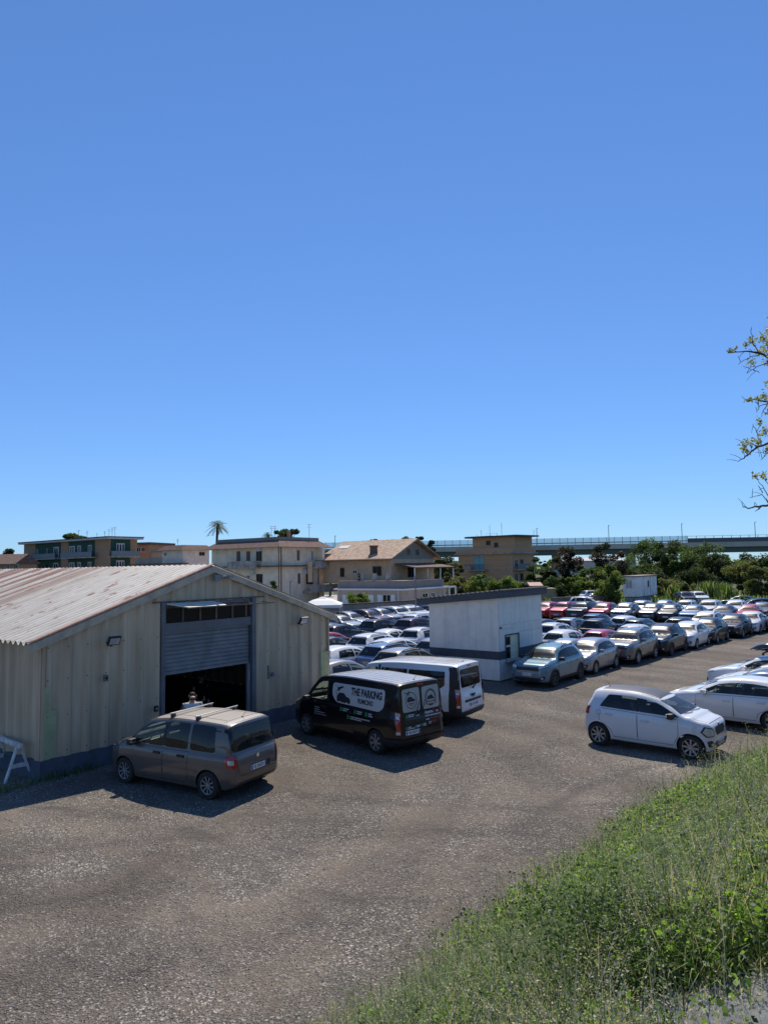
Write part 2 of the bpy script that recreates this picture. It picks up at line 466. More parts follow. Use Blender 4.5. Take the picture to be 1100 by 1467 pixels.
def side_doors(bvh, outlines, t, m_paint, handles, hm=None):
    """each door panel proud of a dark gap line, both sides"""
    for sg in (1, -1):
        for k, (poly, hd) in enumerate(zip(outlines, handles)):
            cl = poly+[poly[0]]
            fr = fr_side(sg)
            d = multi_decal(bvh, [(strip(cl, .012), fr, 1, .0025, .09), (inset(poly, .008), fr, 0, .004, .09)], 'door', [m_paint, M_INK], t)
            if hd:
                hx, hz = hd; hit = bvh.ray_cast(fr[0](hx, hz), fr[1])[0]
                mb = MB(); mb.box(-.1, .1, 0, .03, -.014, .014); mb.box(-.12, .12, -.004, .004, -.03, .03, mi=1)
                h = mb.build('handle', [hm or m_paint, M_BLACK if hm is M_BLACK else (hm or m_paint)], d, bevel=.006); h.location = (hit.x, hit.y+sg*.006, hit.z)
                if sg < 0: h.rotation_euler = (0, 0, pi)
def mirrors(bvh, t, x, z, m, y=None):
    for sg in (1, -1):
        hit = bvh.ray_cast(Vector((x, 3*sg, z)), Vector((0, -sg, 0)))[0]
        mb = MB(); mb.box(-.07, .07, -.1, .1, -.07, .075, mi=0); mb.box(-.08, -.068, -.085, .085, -.055, .06, mi=1)
        o = mb.build('wing_mirror', [m, M_CHROME], t, bevel=.03); o.location = (hit.x, hit.y+sg*.12, hit.z+.03)
        st = MB(); st.box(-.03, .04, -.12*1, .02, -.05, -.02)
        s2 = st.build('mirror_stalk', M_BLACK, o); s2.scale = (1, sg, 1)
def cut_car(sh, name, m_paint, wb, r, side_polys, ws, rw, cab, floor=.36, arch=1.12):
    """shell hollowed by its cabin, window openings and wheel arches. side_polys (x,z); ws/rw: (y half base, y half top, z0, z1)"""
    src = sh.solid(); bvh = BVHTree.FromBMesh(src)
    body = bm_to_obj(src, 'body', [m_paint, M_INT, M_BLACK])
    c = bm_to_obj(sh.cabin(*cab, floor), 'cut', [M_INT])
    mb = MB(); cuts = []
    for poly in side_polys:
        for sg in (1, -1): mb.prism(poly, (0, sg*.42, 0), (1, 0, 0), (0, 0, 1), (0, sg, 0), 0, 1)
    cuts.append(mb)
    for wdef, sx in ((ws, 1), (rw, -1)):
        if wdef:
            xm = wdef[4]; poly = wdef[5] if len(wdef) > 5 else None
            polys = poly or [[(-wdef[0], wdef[2]), (wdef[0], wdef[2]), (wdef[1], wdef[3]), (-wdef[1], wdef[3])]]
            mb = MB(); cuts.append(mb)
            for p in polys: mb.prism(p, (xm, 0, 0), (0, 1, 0), (0, 0, 1), (sx, 0, 0), 0, 4)
    cuts = [link('cut', q.mesh('cut', [M_BLACK])) for q in cuts]
    ar = MB()
    for sx in (wb/2, -wb/2):
        for sg in (1, -1): ar.cyl((sx, sg*.48, r), (sx, sg*1.3, r), r*arch, n=40)
    aobj = link('cut', ar.mesh('cut', [M_BLACK]))
    boolean(body, [c]+cuts+[aobj])
    me = body.data
    me.polygons.foreach_set('use_smooth', [True]*len(me.polygons)); me.set_sharp_from_angle(angle=R(32))
    me.name = name+'_body'
    return body, bvh
def chamfer(poly, d=.03):
    """round the corners of a polygon a little"""
    out = []; n = len(poly)
    for i in range(n):
        p, a, b = Vector(poly[i]), Vector(poly[i-1]), Vector(poly[(i+1) % n])
        la, lb = (a-p).length, (b-p).length; k = min(d, la*.4, lb*.4)
        p0 = p+(a-p).normalized()*k; p1 = p+(b-p).normalized()*k
        for t in (0, .5, 1):
            q = p0*(1-t)**2+p*2*t*(1-t)+p1*t*t; out.append((q.x, q.y))
    return out

PROTO = {}
def tree_of(root):
    out = []
    def rec(o, pi_):
        out.append((o, pi_)); me = len(out)-1
        for c in bpy.data.objects:
            if c.parent == o: rec(c, me)
    rec(root, -1); return out
def copy_thing(tr, skip=(), repaint=None, base=None):
    """copy a thing with its parts and sub-parts; repaint swaps the paint material on the copy's own slots"""
    new = []
    for o, p in tr:
        stem = o.name.split('.')[0]
        if (p >= 0 and new[p] is None) or stem in skip: new.append(None); continue
        c = o.copy(); COL.objects.link(c)
        if p >= 0: c.parent = new[p]
        new.append(c)
        if repaint and c.type == 'MESH':
            for i, sl in enumerate(c.material_slots):
                if sl.material == base: sl.link = 'OBJECT'; sl.material = repaint
    return new[0]
def zcan(sh, x):
    r = sh.ring(x); return r[13][1], r[13][0]          # cantrail height, half width
def dlo(sh, xr, xf, txr, txf=None, top=.05, bot=.035):
    """side window between stations: bottom along the shoulder, top along the cantrail"""
    if txf is None:
        x = xr+.05
        while x < xf and zcan(sh, x)[0]-top > sh.belt(x)+bot+.035: x += .01
        txf = min(x, xf); xf = txf+.03
    n = 7; p = [(xr+(xf-xr)*i/3, sh.belt(xr+(xf-xr)*i/3)+bot) for i in range(4)]
    for i in range(n+1):
        x = txf+(txr-txf)*i/n; p.append((x, max(zcan(sh, x)[0]-top, sh.belt(x)+bot+.02)))
    return p
def screen_poly(sh, xa, xb, zlo, zhi, inset_=.05):
    """front view outline of the windscreen (or rear window) between two stations"""
    pts = []
    for i in range(6):
        x = xa+(xb-xa)*i/5; z, y = zcan(sh, x)
        pts.append((y-inset_, min(max(z+.01, zlo), zhi)))
    out = []
    for p in pts:
        if not out or p[1] > out[-1][1]+.008: out.append(p)
        else: out[-1] = (min(out[-1][0], p[0]) if i else p[0], out[-1][1])
    return [(-y, z) for y, z in out][::-1][::-1]+[(y, z) for y, z in out[::-1]]

def corner_light(bvh, t, name, m, side, front, poly, cx, cy, ang, lens=None):
    a = ang*side if front else side*(180-ang)
    sg = side if front else -side
    fr = fr_corner(cx, cy*side, a)
    P = [(p*sg, z) for p, z in poly]
    o = decal(bvh, P, fr, name, m, t, .05, .007)
    if lens:
        for lp, lm in lens:
            decal(bvh, [(p*sg, z) for p, z in lp], fr, 'lens', lm, o, .05, .012)
    return o
def interior(t, xs_front, xs_rear, z=.36, wheel_x=None, rows=1):
    for sy in (1, -1):
        o = link('seat', seat_mesh('seat'), t); o.location = (xs_front, sy*.36, z)
    o = link('rear_bench', seat_mesh('rear_bench'), t); o.location = (xs_rear, 0, z+.02)
    if wheel_x:
        mb = MB(); pts = [(0, .17*cos(a), .17*sin(a)) for a in [2*pi*i/18 for i in range(19)]]
        mb.tube(pts, .013, 6); mb.box(-.02, .02, -.16, .16, -.02, .02); mb.box(-.02, .02, -.02, .02, -.16, 0)
        sw = mb.build('steering_wheel', M_BLACK, t, 40); sw.location = (wheel_x, .36, z+.52); sw.rotation_euler = (0, R(-25), 0)

def car_model(key, d):
    wb, W, gc, r = d['wb'], d['W']/2, d['gc'], d['r']
    x1 = wb/2+d['fo']; x0 = x1-d['L']
    hz = d['hood']; cx, cz = d['cowl']; fx, fz = d['rf']; rx, rz = d['rr']; gx, gz = d['gb']; H = d['H']; dz = d['deck']
    top = [(x1, d.get('nose', .6)), (x1-.04, hz-.14), (x1-.16, hz-.03), (x1-.42, hz+.03), ((cx+x1-.42)/2, (hz+.03+cz)/2+.03), (cx, cz),
           ((cx+fx)/2, (cz+fz)/2+.035), (fx, fz), ((fx+rx)/2+.15, H), (rx+.25, (H+rz)/2+.012), (rx, rz), ((rx+gx)/2-.01, (rz+gz)/2+.02), (gx, gz)]
    if d.get('boot'):
        top += [(gx-.08, gz-.01), (x0+.12, dz), (x0+.03, dz-.12), (x0, .62)]
    else:
        top += [(x0+.06, dz), (x0+.02, dz-.15), (x0, .66)]
    bot = [(x1, .42), (x1-.05, .26), (x1-.2, gc+.02), (x1-.5, gc), (x0+.6, gc), (x0+.2, gc+.06), (x0+.04, gc+.16), (x0, .46)]
    b0, b1 = d['belt']
    belt = [(x1, .5), (x1-.05, hz-.16), (x1-.3, hz-.05), (cx+.1, b0-.03), (cx-.4, b0), (-.6, (b0+b1)/2+.005), (gx+.25, b1), (x0+.12, dz-.03), (x0, .6)]
    wid = [(x1, .60*W), (x1-.05, .76*W), (x1-.16, .87*W), (x1-.42, .96*W), (cx+.2, .995*W), (0, W), (-wb/2+.1, W), (x0+.45, .965*W), (x0+.2, .92*W), (x0+.06, .83*W), (x0, .72*W)]
    rw_ = d['roofw']
    roofw = [(x1, rw_), (cx, rw_+.1), (fx, rw_), (0, rw_+.01), (rx, rw_-.03), (gx, rw_+.04), (x0, rw_+.06)]
    sh = Shape(top, bot, belt, wid, roofw, d.get('crown', .05))
    pm = d['paint']; t = empty(key)
    xb = d['xb']                                   # B pillar
    wins = [dlo(sh, xb+.04, cx+.3, xb+.03)]
    xc = d['xc']
    if d.get('three'):
        xq = d['xq']; wins += [dlo(sh, xq+.03, xb-.05, xq+.03, xb-.05), dlo(sh, xc, xq-.05, xc+d.get('cs', .1), xq-.05)]
    else: wins += [dlo(sh, xc, xb-.05, xc+d.get('cs', .18), xb-.05)]
    if d.get('wins'): wins = d['wins'](sh)
    wins = [chamfer(p, d.get('wr', .03)) for p in wins]
    wp = screen_poly(sh, cx-.03, fx+.02, cz+.035, fz-.055)
    rp = d['rp'] if d.get('rp') else screen_poly(sh, gx+.03, rx+.0, gz+.03, rz-.06, .07)
    wp = chamfer(wp, .04); rp = chamfer(rp, .05)
    body, bvh = cut_car(sh, key, pm, wb, r, wins, (0, 0, 0, 0, (fx+.1), [wp]), None if d.get('closed_back') else (0, 0, 0, 0, rx+.1 if not d.get('boot') else rx+.05, [rp]), (cx-.02, gx+d.get('rcab', .12) if not d.get('boot') else gx+.05), d.get('floor', .34))
    body.parent = t
    gm = d.get('glass', GLASS)
    decal(bvh, inset(wp, -.012), fr_front(), 'windscreen', GLASS_W, t, .1, .006)
    if not d.get('closed_back'): decal(bvh, inset(rp, -.012), fr_back(), 'rear_window', gm, t, .1, .006)
    for i, p in enumerate(wins):
        for sg in (1, -1): decal(bvh, inset(p, -.005), fr_side(sg), 'side_window', GLASS if i == 0 else gm, t, .12, .004)
    for sg in (1, -1):   # black pillar trim between the side windows
        bz = [(xb-.05, sh.belt(xb)+.036), (xb+.04, sh.belt(xb)+.036), (xb+.03, zcan(sh, xb)[0]-.052), (xb-.05, zcan(sh, xb)[0]-.052)]
        decal(bvh, bz, fr_side(sg), 'pillar_trim', M_BLACK, t, .1, .005)
    add_wheels(t, wb, 2*W-.2-.02, r, d.get('rim_r', r*.64), .2, d.get('spokes', 7), d.get('rim', M_RIM))
    # doors
    sill = gc+.13; ax = wb/2-r*1.12-.06
    xf = min(cx-.05, ax+.12)
    fd = [(xb, sill), (ax-.02, sill), (xf, sill+.25), (xf, sh.belt(xf)-.015), (xb, sh.belt(xb)-.01)]
    rear_ax = -wb/2+r*1.12
    rd = [(xb-.012, sill), (xb-.012, sh.belt(xb)-.01), (max(xc, -wb/2-.1), sh.belt(xc)-.01), (max(xc, -wb/2+.02), .72), (rear_ax+.03, .5), (rear_ax+.1, sill)]
    rd = rd[::-1]
    dd, hh = d['doors'](sh, fd) if d.get('doors') else ([fd, rd], [(xb+.2, d['belt'][0]-.16), (max(xc, -wb/2)+.28, d['belt'][1]-.16)])
    side_doors(bvh, dd, t, pm, hh, d.get('handle', pm))
    mirrors(bvh, t, cx-d.get('mx', .32), sh.belt(cx-.3)+.03, d.get('mirror', pm))
    # lights, grille, plates
    hl = d.get('hl', [(-.22, hz-.2), (.1, hz-.14), (.3, hz-.07), (.2, hz-.05), (-.2, hz-.09)])
    tl = d.get('tl', [(-.12, dz-.28), (.14, dz-.3), (.2, dz-.08), (-.1, dz-.1)])
    for s in (1, -1):
        corner_light(bvh, t, 'headlight', M_INK, s, True, hl, x1-.2, W*.68, d.get('hla', 32), [(inset(hl, .035), M_LENS)])
        corner_light(bvh, t, 'tail_light', M_RED, s, False, tl, x0+.15, W*.78, d.get('tla', 38), d.get('tlens'))
    gw = d.get('gw', .5)
    gr = d['gr'] if d.get('gr') else [([(-gw, hz-.27), (gw, hz-.27), (gw+.04, hz-.14), (-gw-.04, hz-.14)], fr_front(), 0, .004, .1),
          ([(-.6, .27), (.6, .27), (.52, .43), (-.52, .43)], fr_front(), 0, .004, .1)]
    multi_decal(bvh, gr, 'grille', [M_BLACK], t)
    for s in (1, -1):
        corner_light(bvh, t, 'fog_lamp_recess', M_BLACK, s, True, [(-.14, .34), (.06, .36), (.1, .5), (-.02, .52), (-.14, .44)], x1-.2, W*.68, 26, [([(-.08, .39), (.0, .39), (.0, .45), (-.08, .45)], M_LENS)])
    multi_decal(bvh, [(strip([(x1-.17, sg*W*.62), (x1-.45, sg*W*.74), (cx+.05, sg*W*.8)], .011), fr_top(), 0, .003, .12) for sg in (1, -1)]+[(strip([(x1-.125, y*W) for y in (-.6, -.3, 0, .3, .6)], .011), fr_top(), 0, .003, .12)], 'bonnet_gap', [M_INK], t)
    multi_decal(bvh, [([(-.72, gc+.07), (.72, gc+.07), (.66, gc+.2), (-.66, gc+.2)], fr_back(), 0, .004, .12)], 'rear_skirt', [M_BLACK], t)
    add_plate(t, bvh, True, d.get('pz', .76), d.get('py', 0), text=d.get('ptext')); add_plate(t, bvh, False, d.get('pzf', .5))
    if d.get('clad'):
        it = []
        for sg in (1, -1):
            for ax_ in (wb/2, -wb/2):
                it.append((strip([(ax_+r*1.19*cos(a), r+r*1.19*sin(a)) for a in [pi*(i/14*1.1-.05) for i in range(15)]], .075), fr_side(sg), 0, .012, .1))
            it.append(([(-wb/2+r*1.2, gc+.05), (wb/2-r*1.2, gc+.05), (wb/2-r*1.2, gc+.16), (-wb/2+r*1.2, gc+.16)], fr_side(sg), 0, .012, .12))
        multi_decal(bvh, it, 'wheel_arch_cladding', [M_BLACK], t)
    if d.get('rails'):
        for sg in (1, -1):
            mb = MB(); pts = []
            for i in range(9):
                x = fx-.15+(rx+.2-fx+.15)*i/8; z, y = zcan(sh, x); pts.append((x, sg*(y-.05), z+.02+(.055 if 0 < i < 8 else .0)+.012*sin(pi*i/8)))
            mb.tube(pts, .018, 6); mb.build('roof_rail', d.get('railm', M_BLACK), t, 40)
    if d.get('spoiler', True) and not d.get('boot'):
        z, y = zcan(sh, rx+.02); mb = MB(); mb.box(rx-.1, rx+.1, -y+.1, y-.1, rz-.025, rz+.004)
        mb.build('spoiler', pm, t, bevel=.01)
    # wipers, antenna
    mb = MB()
    for y0, y1 in ((.55, .02), (-.05, -.5)):
        p = [bvh.ray_cast(Vector((cx-.03-(.02 if k == 1 else 0)-.06*k, y0+(y1-y0)*k, 3)), Vector((0, 0, -1)))[0]+Vector((.01, 0, .014)) for k in (0, .5, 1)]
        mb.tube(p, .009, 4)
    mb.build('wiper', M_BLACK, t)
    p = bvh.ray_cast(Vector((rx+.22, 0, 3)), Vector((0, 0, -1)))[0]
    mb = MB(); mb.cyl(p, p+Vector((-.13, 0, .17)), .006, .003, 6); mb.cyl(p-Vector((0, 0, .01)), p+Vector((0, 0, .02)), .03, .02, 8); mb.build('antenna', M_BLACK, t)
    interior(t, .05+d.get('ix', 0), d.get('rear_seat', -.85+d.get('ix', 0)), d.get('floor', .34)+.06, fx+.3)
    mb = MB(); mb.box(fx+.42, cx-.12, -W*.78, W*.78, cz-.24, cz-.09); mb.build('dashboard', M_DASH, t, bevel=.04)
    mb = MB(); mb.box(x0+.35, x1-.4, -W+.32, W-.32, gc+.015, gc+.1); mb.build('underbody', M_BLACK, t)
    t['_'] = 0; del t['_']
    if d.get('badge', True):
        for fr_, z, sx in ((fr_front, hz-.12, 1), (fr_back, d['deck']-.12, -1)):
            f, D = fr_(); h = bvh.ray_cast(f(0, z), D)[0]
            mb = MB(); mb.cyl((0, 0, 0), (sx*.016, 0, 0), .045, n=14); o = mb.build('badge', M_CHROME, t, 40); o.location = h
    PROTO[key] = (t, pm, sh, bvh)
    return t, sh, bvh

P_SILVER = paint('silver', (.29, .30, .31), .5, .3)
P_WHITE = paint('white', (.72, .73, .73))
P_BLUE = paint('pale_blue', (.085, .19, .25), .2)
P_GREY = paint('mid_grey', (.13, .133, .14), .5)
P_DGREY = paint('dark_grey', (.022, .024, .028), .3)
P_BLACK = paint('black', (.006, .006, .007))
P_NAVY = paint('navy', (.018, .028, .06), .3)
P_RED = paint('red', (.38, .018, .03), .1)
P_MAROON = paint('maroon', (.07, .02, .025), .2)
P_BEIGE = paint('warm_grey', (.27, .25, .22), .45)
P_SBLUE = paint('steel_blue', (.09, .14, .24), .4)
P_BROWN = paint('brown_grey', (.12, .10, .086), .3)

base_hatch = dict(L=3.98, W=1.73, H=1.48, wb=2.52, fo=.78, gc=.17, r=.31, hood=.86, cowl=(.98, 1.0), rf=(.22, 1.40), rr=(-1.5, 1.36), gb=(-1.78, .99), deck=.88,
    belt=(.95, 1.0), roofw=.56, xb=-.18, xc=-1.30, paint=P_SILVER)
def model(key, **kw):
    d = dict(base_hatch); d.update(kw); return car_model(key, d)
model('hatchback')
model('compact_suv', L=4.1, W=1.79, H=1.59, wb=2.6, gc=.21, r=.335, hood=.98, cowl=(.98, 1.09), rf=(.28, 1.5), rr=(-1.5, 1.50), gb=(-1.82, 1.09), deck=.98, belt=(1.03, 1.07), roofw=.59,
      xb=-.2, xc=-1.35, clad=True, rails=True, pz=.82, pzf=.56, rim=M_RIMD, spokes=6, floor=.4, mirror=M_BLACK, glass=GLASS_D)
model('boxy_suv', L=4.4, W=1.85, H=1.64, wb=2.64, fo=.86, gc=.24, r=.35, hood=1.05, cowl=(.9, 1.14), rf=(.3, 1.56), rr=(-1.72, 1.55), gb=(-1.98, 1.13), deck=1.02, belt=(1.08, 1.13), roofw=.62,
      xb=-.22, xc=-1.72, three=True, xq=-1.18, cs=.22, clad=True, rails=True, railm=M_BLACK, pz=.86, pzf=.62, gw=.62, spokes=5, floor=.42, glass=GLASS_D)
model('saloon', L=4.55, W=1.80, H=1.45, wb=2.7, fo=.84, gc=.16, r=.325, hood=.84, cowl=(1.0, .98), rf=(.25, 1.37), rr=(-1.0, 1.37), gb=(-1.66, 1.06), deck=1.0, boot=True, belt=(.93, .98), roofw=.55,
      xb=-.22, xc=-1.28, cs=.35, spokes=10, pz=.72)
model('estate', L=4.45, W=1.80, H=1.50, wb=2.67, fo=.84, gc=.17, r=.325, hood=.86, cowl=(1.0, 1.0), rf=(.25, 1.42), rr=(-1.75, 1.40), gb=(-2.02, 1.02), deck=.92, belt=(.95, 1.0), roofw=.57,
      xb=-.22, xc=-1.78, three=True, xq=-1.2, cs=.25, rails=True, railm=M_CHROME, spokes=10)
model('tall_hatchback', L=3.72, W=1.68, H=1.58, wb=2.34, fo=.72, gc=.19, r=.3, hood=.96, cowl=(.88, 1.1), rf=(.3, 1.52), rr=(-1.5, 1.5), gb=(-1.72, 1.07), deck=.98, belt=(1.02, 1.05), roofw=.57,
      xb=-.16, xc=-1.4, cs=.08, rails=True, railm=M_BLACK, pz=.8)
# ------------------------------------------------------------------ the nearer vehicles
def bars(bvh, frame, rows, m, name, parent, rev=-1, off=.006, seed=1):
    """lines of small print, too small to read: rows of (a, b, width, height)"""
    rr = random.Random(seed); it = []
    for a, b, wd, h in rows:
        x = 0
        while x < wd:
            w1 = min(rr.uniform(.3, .9)*h*1.6, wd-x)
            x0_, x1_ = a+rev*x, a+rev*(x+w1)
            it.append(([(min(x0_, x1_), b-h/2), (max(x0_, x1_), b-h/2), (max(x0_, x1_), b+h/2*rr.uniform(.6, 1)), (min(x0_, x1_), b+h/2)], frame, 0, off, .3))
            x += w1+h*.28
    return multi_decal(bvh, it, name, [m], parent)

# small white five-door with a black roof
t_smart, sh_, bv_ = model('small_city_car', L=3.5, W=1.665, H=1.555, wb=2.494, fo=.52, gc=.19, r=.315, hood=.97, cowl=(1.12, 1.07), rf=(.30, 1.475), rr=(-1.42, 1.50), gb=(-1.66, 1.0), deck=.96,
    belt=(1.0, 1.06), roofw=.58, xb=-.12, xc=-1.2, cs=.22, paint=P_WHITE, rim=mat('rim_grey', (.36, .36, .37), .35, metal=.6), spokes=8, rim_r=.215, mirror=M_BLACK, pz=.6, pzf=.42, gw=.3,
    hl=[(-.16, .62), (.1, .6), (.2, .72), (.12, .86), (-.1, .82), (-.18, .72)], tl=[(-.06, .84), (.12, .84), (.12, 1.06), (-.06, 1.04)], rcab=.1, spoiler=False,
    gr=[([(-.3, .62), (.3, .62), (.38, .74), (.3, .82), (-.3, .82), (-.38, .74)], fr_front(), 0, .006, .1), ([(-.5, .28), (.5, .28), (.56, .4), (.4, .47), (-.4, .47), (-.56, .4)], fr_front(), 0, .006, .1)])
decal(bv_, [(-1.22, -.5), (-.05, -.53), (.42, -.49), (.42, .49), (-.05, .53), (-1.22, .5)], fr_top(), 'roof_panel', mat('roof_black', (.05, .048, .056), .42), t_smart, .1, .004)
decal(bv_, strip([(-1.22+.07*cos(q), .93+.07*sin(q)) for q in [2*pi*i/16 for i in range(17)]], .008), fr_side(-1), 'fuel_cap', M_INK, t_smart, .1, .003)

# six seat minivan with roof bars
def multi_wins(sh):
    return [dlo(sh, .1, 1.35, .09, bot=.02, top=.04), dlo(sh, -.68, .02, -.68, .02, bot=.02, top=.04), dlo(sh, -1.5, -.76, -1.42, -.76, bot=.02, top=.04)]
t_mpv, shm, bvm = model('minivan', L=4.06, W=1.87, H=1.67, wb=2.666, fo=.70, gc=.17, r=.31, hood=.93, cowl=(1.33, 1.06), rf=(.60, 1.59), rr=(-1.77, 1.61), gb=(-1.92, 1.0), deck=.97,
    belt=(.98, 1.0), roofw=.73, rp=rrect(-.74, .74, 1.03, 1.55, .08), crown=.03, xb=.06, xc=-.66, paint=P_BROWN, wins=multi_wins, handle=M_BLACK, spokes=9, rim=M_RIM, pz=.62, floor=.4, mirror=M_BLACK, spoiler=False, wr=.06,
    tl=[(-.12, .7), (.14, .72), (.16, .94), (.1, .98), (-.1, .95)], tlens=[([(-.04, .78), (.09, .79), (.09, .88), (-.04, .87)], M_LENS)], ptext='DJ 226ZX', tla=42, glass=GLASS_D,
    doors=lambda sh, fd: ([fd, [(-.72, .3), (-.72, .97), (.045, .97), (.045, .3)][::-1]], [(.24, .86), (-.52, .86)]))
decal(bvm, [(-1.72, -.66), (.5, -.68), (.5, .68), (-1.72, .66)], fr_top(), 'roof_sheen', mat('roof_sun_glare', (.50, .45, .38), .36, coat=.6), t_mpv, .1, .003)  # sun and sky glare on the brown roof, painted in as lighter beige
for x in (.02, -.78):
    br = MB(); br.box(-.024, .024, -.72, .72, .115, .14)
    z, y = zcan(shm, x)
    o = br.build('roof_bar', mat('bar_aluminium', (.5, .5, .5), .35, metal=.8), t_mpv, bevel=.012); o.location = (x, 0, 1.6)
    for sg in (1, -1):
        ft = MB(); ft.box(-.05, .05, -.045, .045, -.02, .12); f2 = ft.build('bar_foot', M_BLACK, o, bevel=.015); f2.location = (0, sg*.62, 0)
multi_decal(bvm, [([(-1.5, a-.006), (.45, a-.006), (.45, a+.006), (-1.5, a+.006)], fr_top(), 0, .006, .1) for a in (.45, -.45)]+
    [(strip([(-1.55, a) for a in (-.6, -.3, 0, .3, .6)], .012), fr_top(), 0, .006, .1)], 'roof_seam', [M_INK], t_mpv)
multi_decal(bvm, [(strip([(.72, .98), (.66, .7), (.6, .52), (-.6, .52), (-.66, .7), (-.72, .98)], .012), fr_back(), 0, .003, .08)], 'tailgate_gap', [M_INK], t_mpv)
multi_decal(bvm, [([(-1.0, .55), (.95, .57), (.95, .6), (-1.0, .59)], fr_side(s), 0, .012, .1) for s in (1, -1)], 'rubbing_strip', [P_BROWN], t_mpv)
multi_decal(bvm, [([(-.42, .55), (.26, .55), (.26, .69), (-.42, .69)], fr_back(), 0, .003, .1)], 'plate_recess', [M_INK], t_mpv)

# panel vans
vx1, vL = 2.48, 5.0; vx0 = vx1-vL
def van(key, pm, closed):
    W = .97
    if closed: wins = lambda sh: [dlo(sh, .62, 1.75, .62, top=.13, bot=.06)]
    else: wins = lambda sh: [dlo(sh, .62, 1.75, .62, top=.13, bot=.06), [(-.55, 1.2), (.46, 1.2), (.46, 1.72), (-.55, 1.72)], [(-1.95, 1.3), (-1.8, 1.2), (-.62, 1.2), (-.62, 1.72), (-1.95, 1.72)]]
    def doors(sh, fd):
        a = [(.55, .42), (.55, 1.08), (1.5, 1.03), (1.5, .8), (1.18, .75), (1.12, .42)]
        b = [(-.68, .42), (-.68, 1.1), (.535, 1.1), (.535, .42)][::-1]
        return [a, b], [(.72, .98), (-.5, .98)]
    vtl = [(-.02, .62), (.12, .62), (.12, .72), (.10, .73), (.10, .82), (.12, .83), (.13, 1.22), (-.02, 1.2)]
    t, sh, bv = model(key, L=vL, W=1.95, H=1.97, wb=3.2, fo=vx1-1.6, gc=.22, r=.335, hood=1.02, cowl=(1.72, 1.2), rf=(.98, 1.86), rr=(vx0+.15, 1.92), gb=(vx0+.085, 1.2), deck=1.05, belt=(1.1, 1.14),
        roofw=.80, crown=.02, xb=.56, xc=-1.9, paint=pm, wins=wins, doors=doors, rp=rrect(-.66, .66, 1.22, 1.78, .07), closed_back=closed, rcab=.06, floor=.5, tl=vtl, tla=36,
        hl=[(-.16, .8), (.1, .82), (.25, 1.02), (.12, 1.03), (-.12, .95)], pz=.66, py=.42 if closed else 0, pzf=.5, mirror=M_BLACK, handle=M_BLACK, spokes=7 if closed else 5, rim_r=.225,
        spoiler=False, glass=GLASS_D, ptext='HB 455YS' if closed else None, ix=.8, rear_seat=-.4, badge=not closed, mx=.25,
        tlens=[([(.0, 1.02), (.11, 1.03), (.115, 1.2), (.0, 1.18)], M_LENS), ([(.0, .63), (.1, .63), (.1, .7), (.0, .7)], M_LENS)])
    # black lower bumper round the tail, roof ribs, door gaps
    bp = MB(); n = 12; V = []
    bmp = [([(-.95, .27), (.95, .27), (.95, .5), (-.95, .5)], fr_back(), 0, .03, .1)]
    for s in (1, -1): bmp.append(([(vx0+.05, .27), (-2.06, .27), (-2.06, .5), (vx0+.05, .5)], fr_side(s), 0, .03, .08))
    multi_decal(bv, bmp, 'rear_bumper', [M_BLACK], t)
    for i, y in enumerate((-.6, -.4, -.2, 0, .2, .4, .6)):
        pts = []
        for k in range(12):
            x = .75+(-2.2-.75)*k/11; pts.append(bv.ray_cast(Vector((x, y, 3)), Vector((0, 0, -1)))[0]-Vector((0, 0, .006)))
        rb = MB(); rb.tube(pts, .018, 6); rb.build('roof_rib', M_RIBS, t, 60)
    br = MB(); br.box(-.012, .012, -.11, .11, -.025, .025)
    h = bv.ray_cast(Vector((-4, 0, 1.86)), Vector((1, 0, 0)))[0]
    o = br.build('brake_lamp', M_RED, t, bevel=.008); o.location = h
    return t, sh, bv
M_RIBS = mat('roof_seam_grey', (.25, .25, .26), .5)
t_wv, shw, bvw = van('passenger_van', P_WHITE, False)
for s in (1, -1):
    cp_ = multi_decal(bvw, [([(-2.36, .42), (-2.2, .42), (-2.12, .5), (-2.12, 1.84), (-2.36, 1.86)], fr_side(s), 0, .005, .1)], 'corner_panel', [M_BLACK], t_wv)
    corner_light(bvw, t_wv, 'corner_panel', M_BLACK, s, False, [(-.07, .42), (.2, .42), (.2, 1.85), (-.04, 1.88)], vx0+.15, .97*.78, 36)
for c in kids(t_wv):
    if c.name.startswith('tail_light'): c.scale = (1.012, 1.012, 1.0)
mb = MB(); mb.box(0, .04, -.55, .55, -.035, .035); o = mb.build('trim_strip', M_BLACK, t_wv, bevel=.012); o.location = (vx0-.01, 0, .79)
mb = MB(); mb.box(0, .03, -.14, .14, -.03, .03); mb.box(-.01, .03, -.06, .06, -.06, .01); o = mb.build('tailgate_handle', M_BLACK, t_wv, bevel=.012); o.location = (vx0-.01, .0, .95)
mb = MB(); mb.tube([(vx0+.02, 0, 1.15), (vx0+.0, -.15, 1.22), (vx0+.02, -.42, 1.32)], [.03, .014, .008], 6); mb.build('wiper', M_BLACK, t_wv)
for zz in (0,): 
    o = link('rear_bench', seat_mesh('rear_bench'), t_wv); o.location = (-1.4, 0, .58)
multi_decal(bvw, [([(-1.6, -.7), (-1.0, -.7), (-1.0, .7), (-1.6, .7)], fr_top(), 0, .003, .2)], 'roof_lettering_band', [P_WHITE], t_wv)

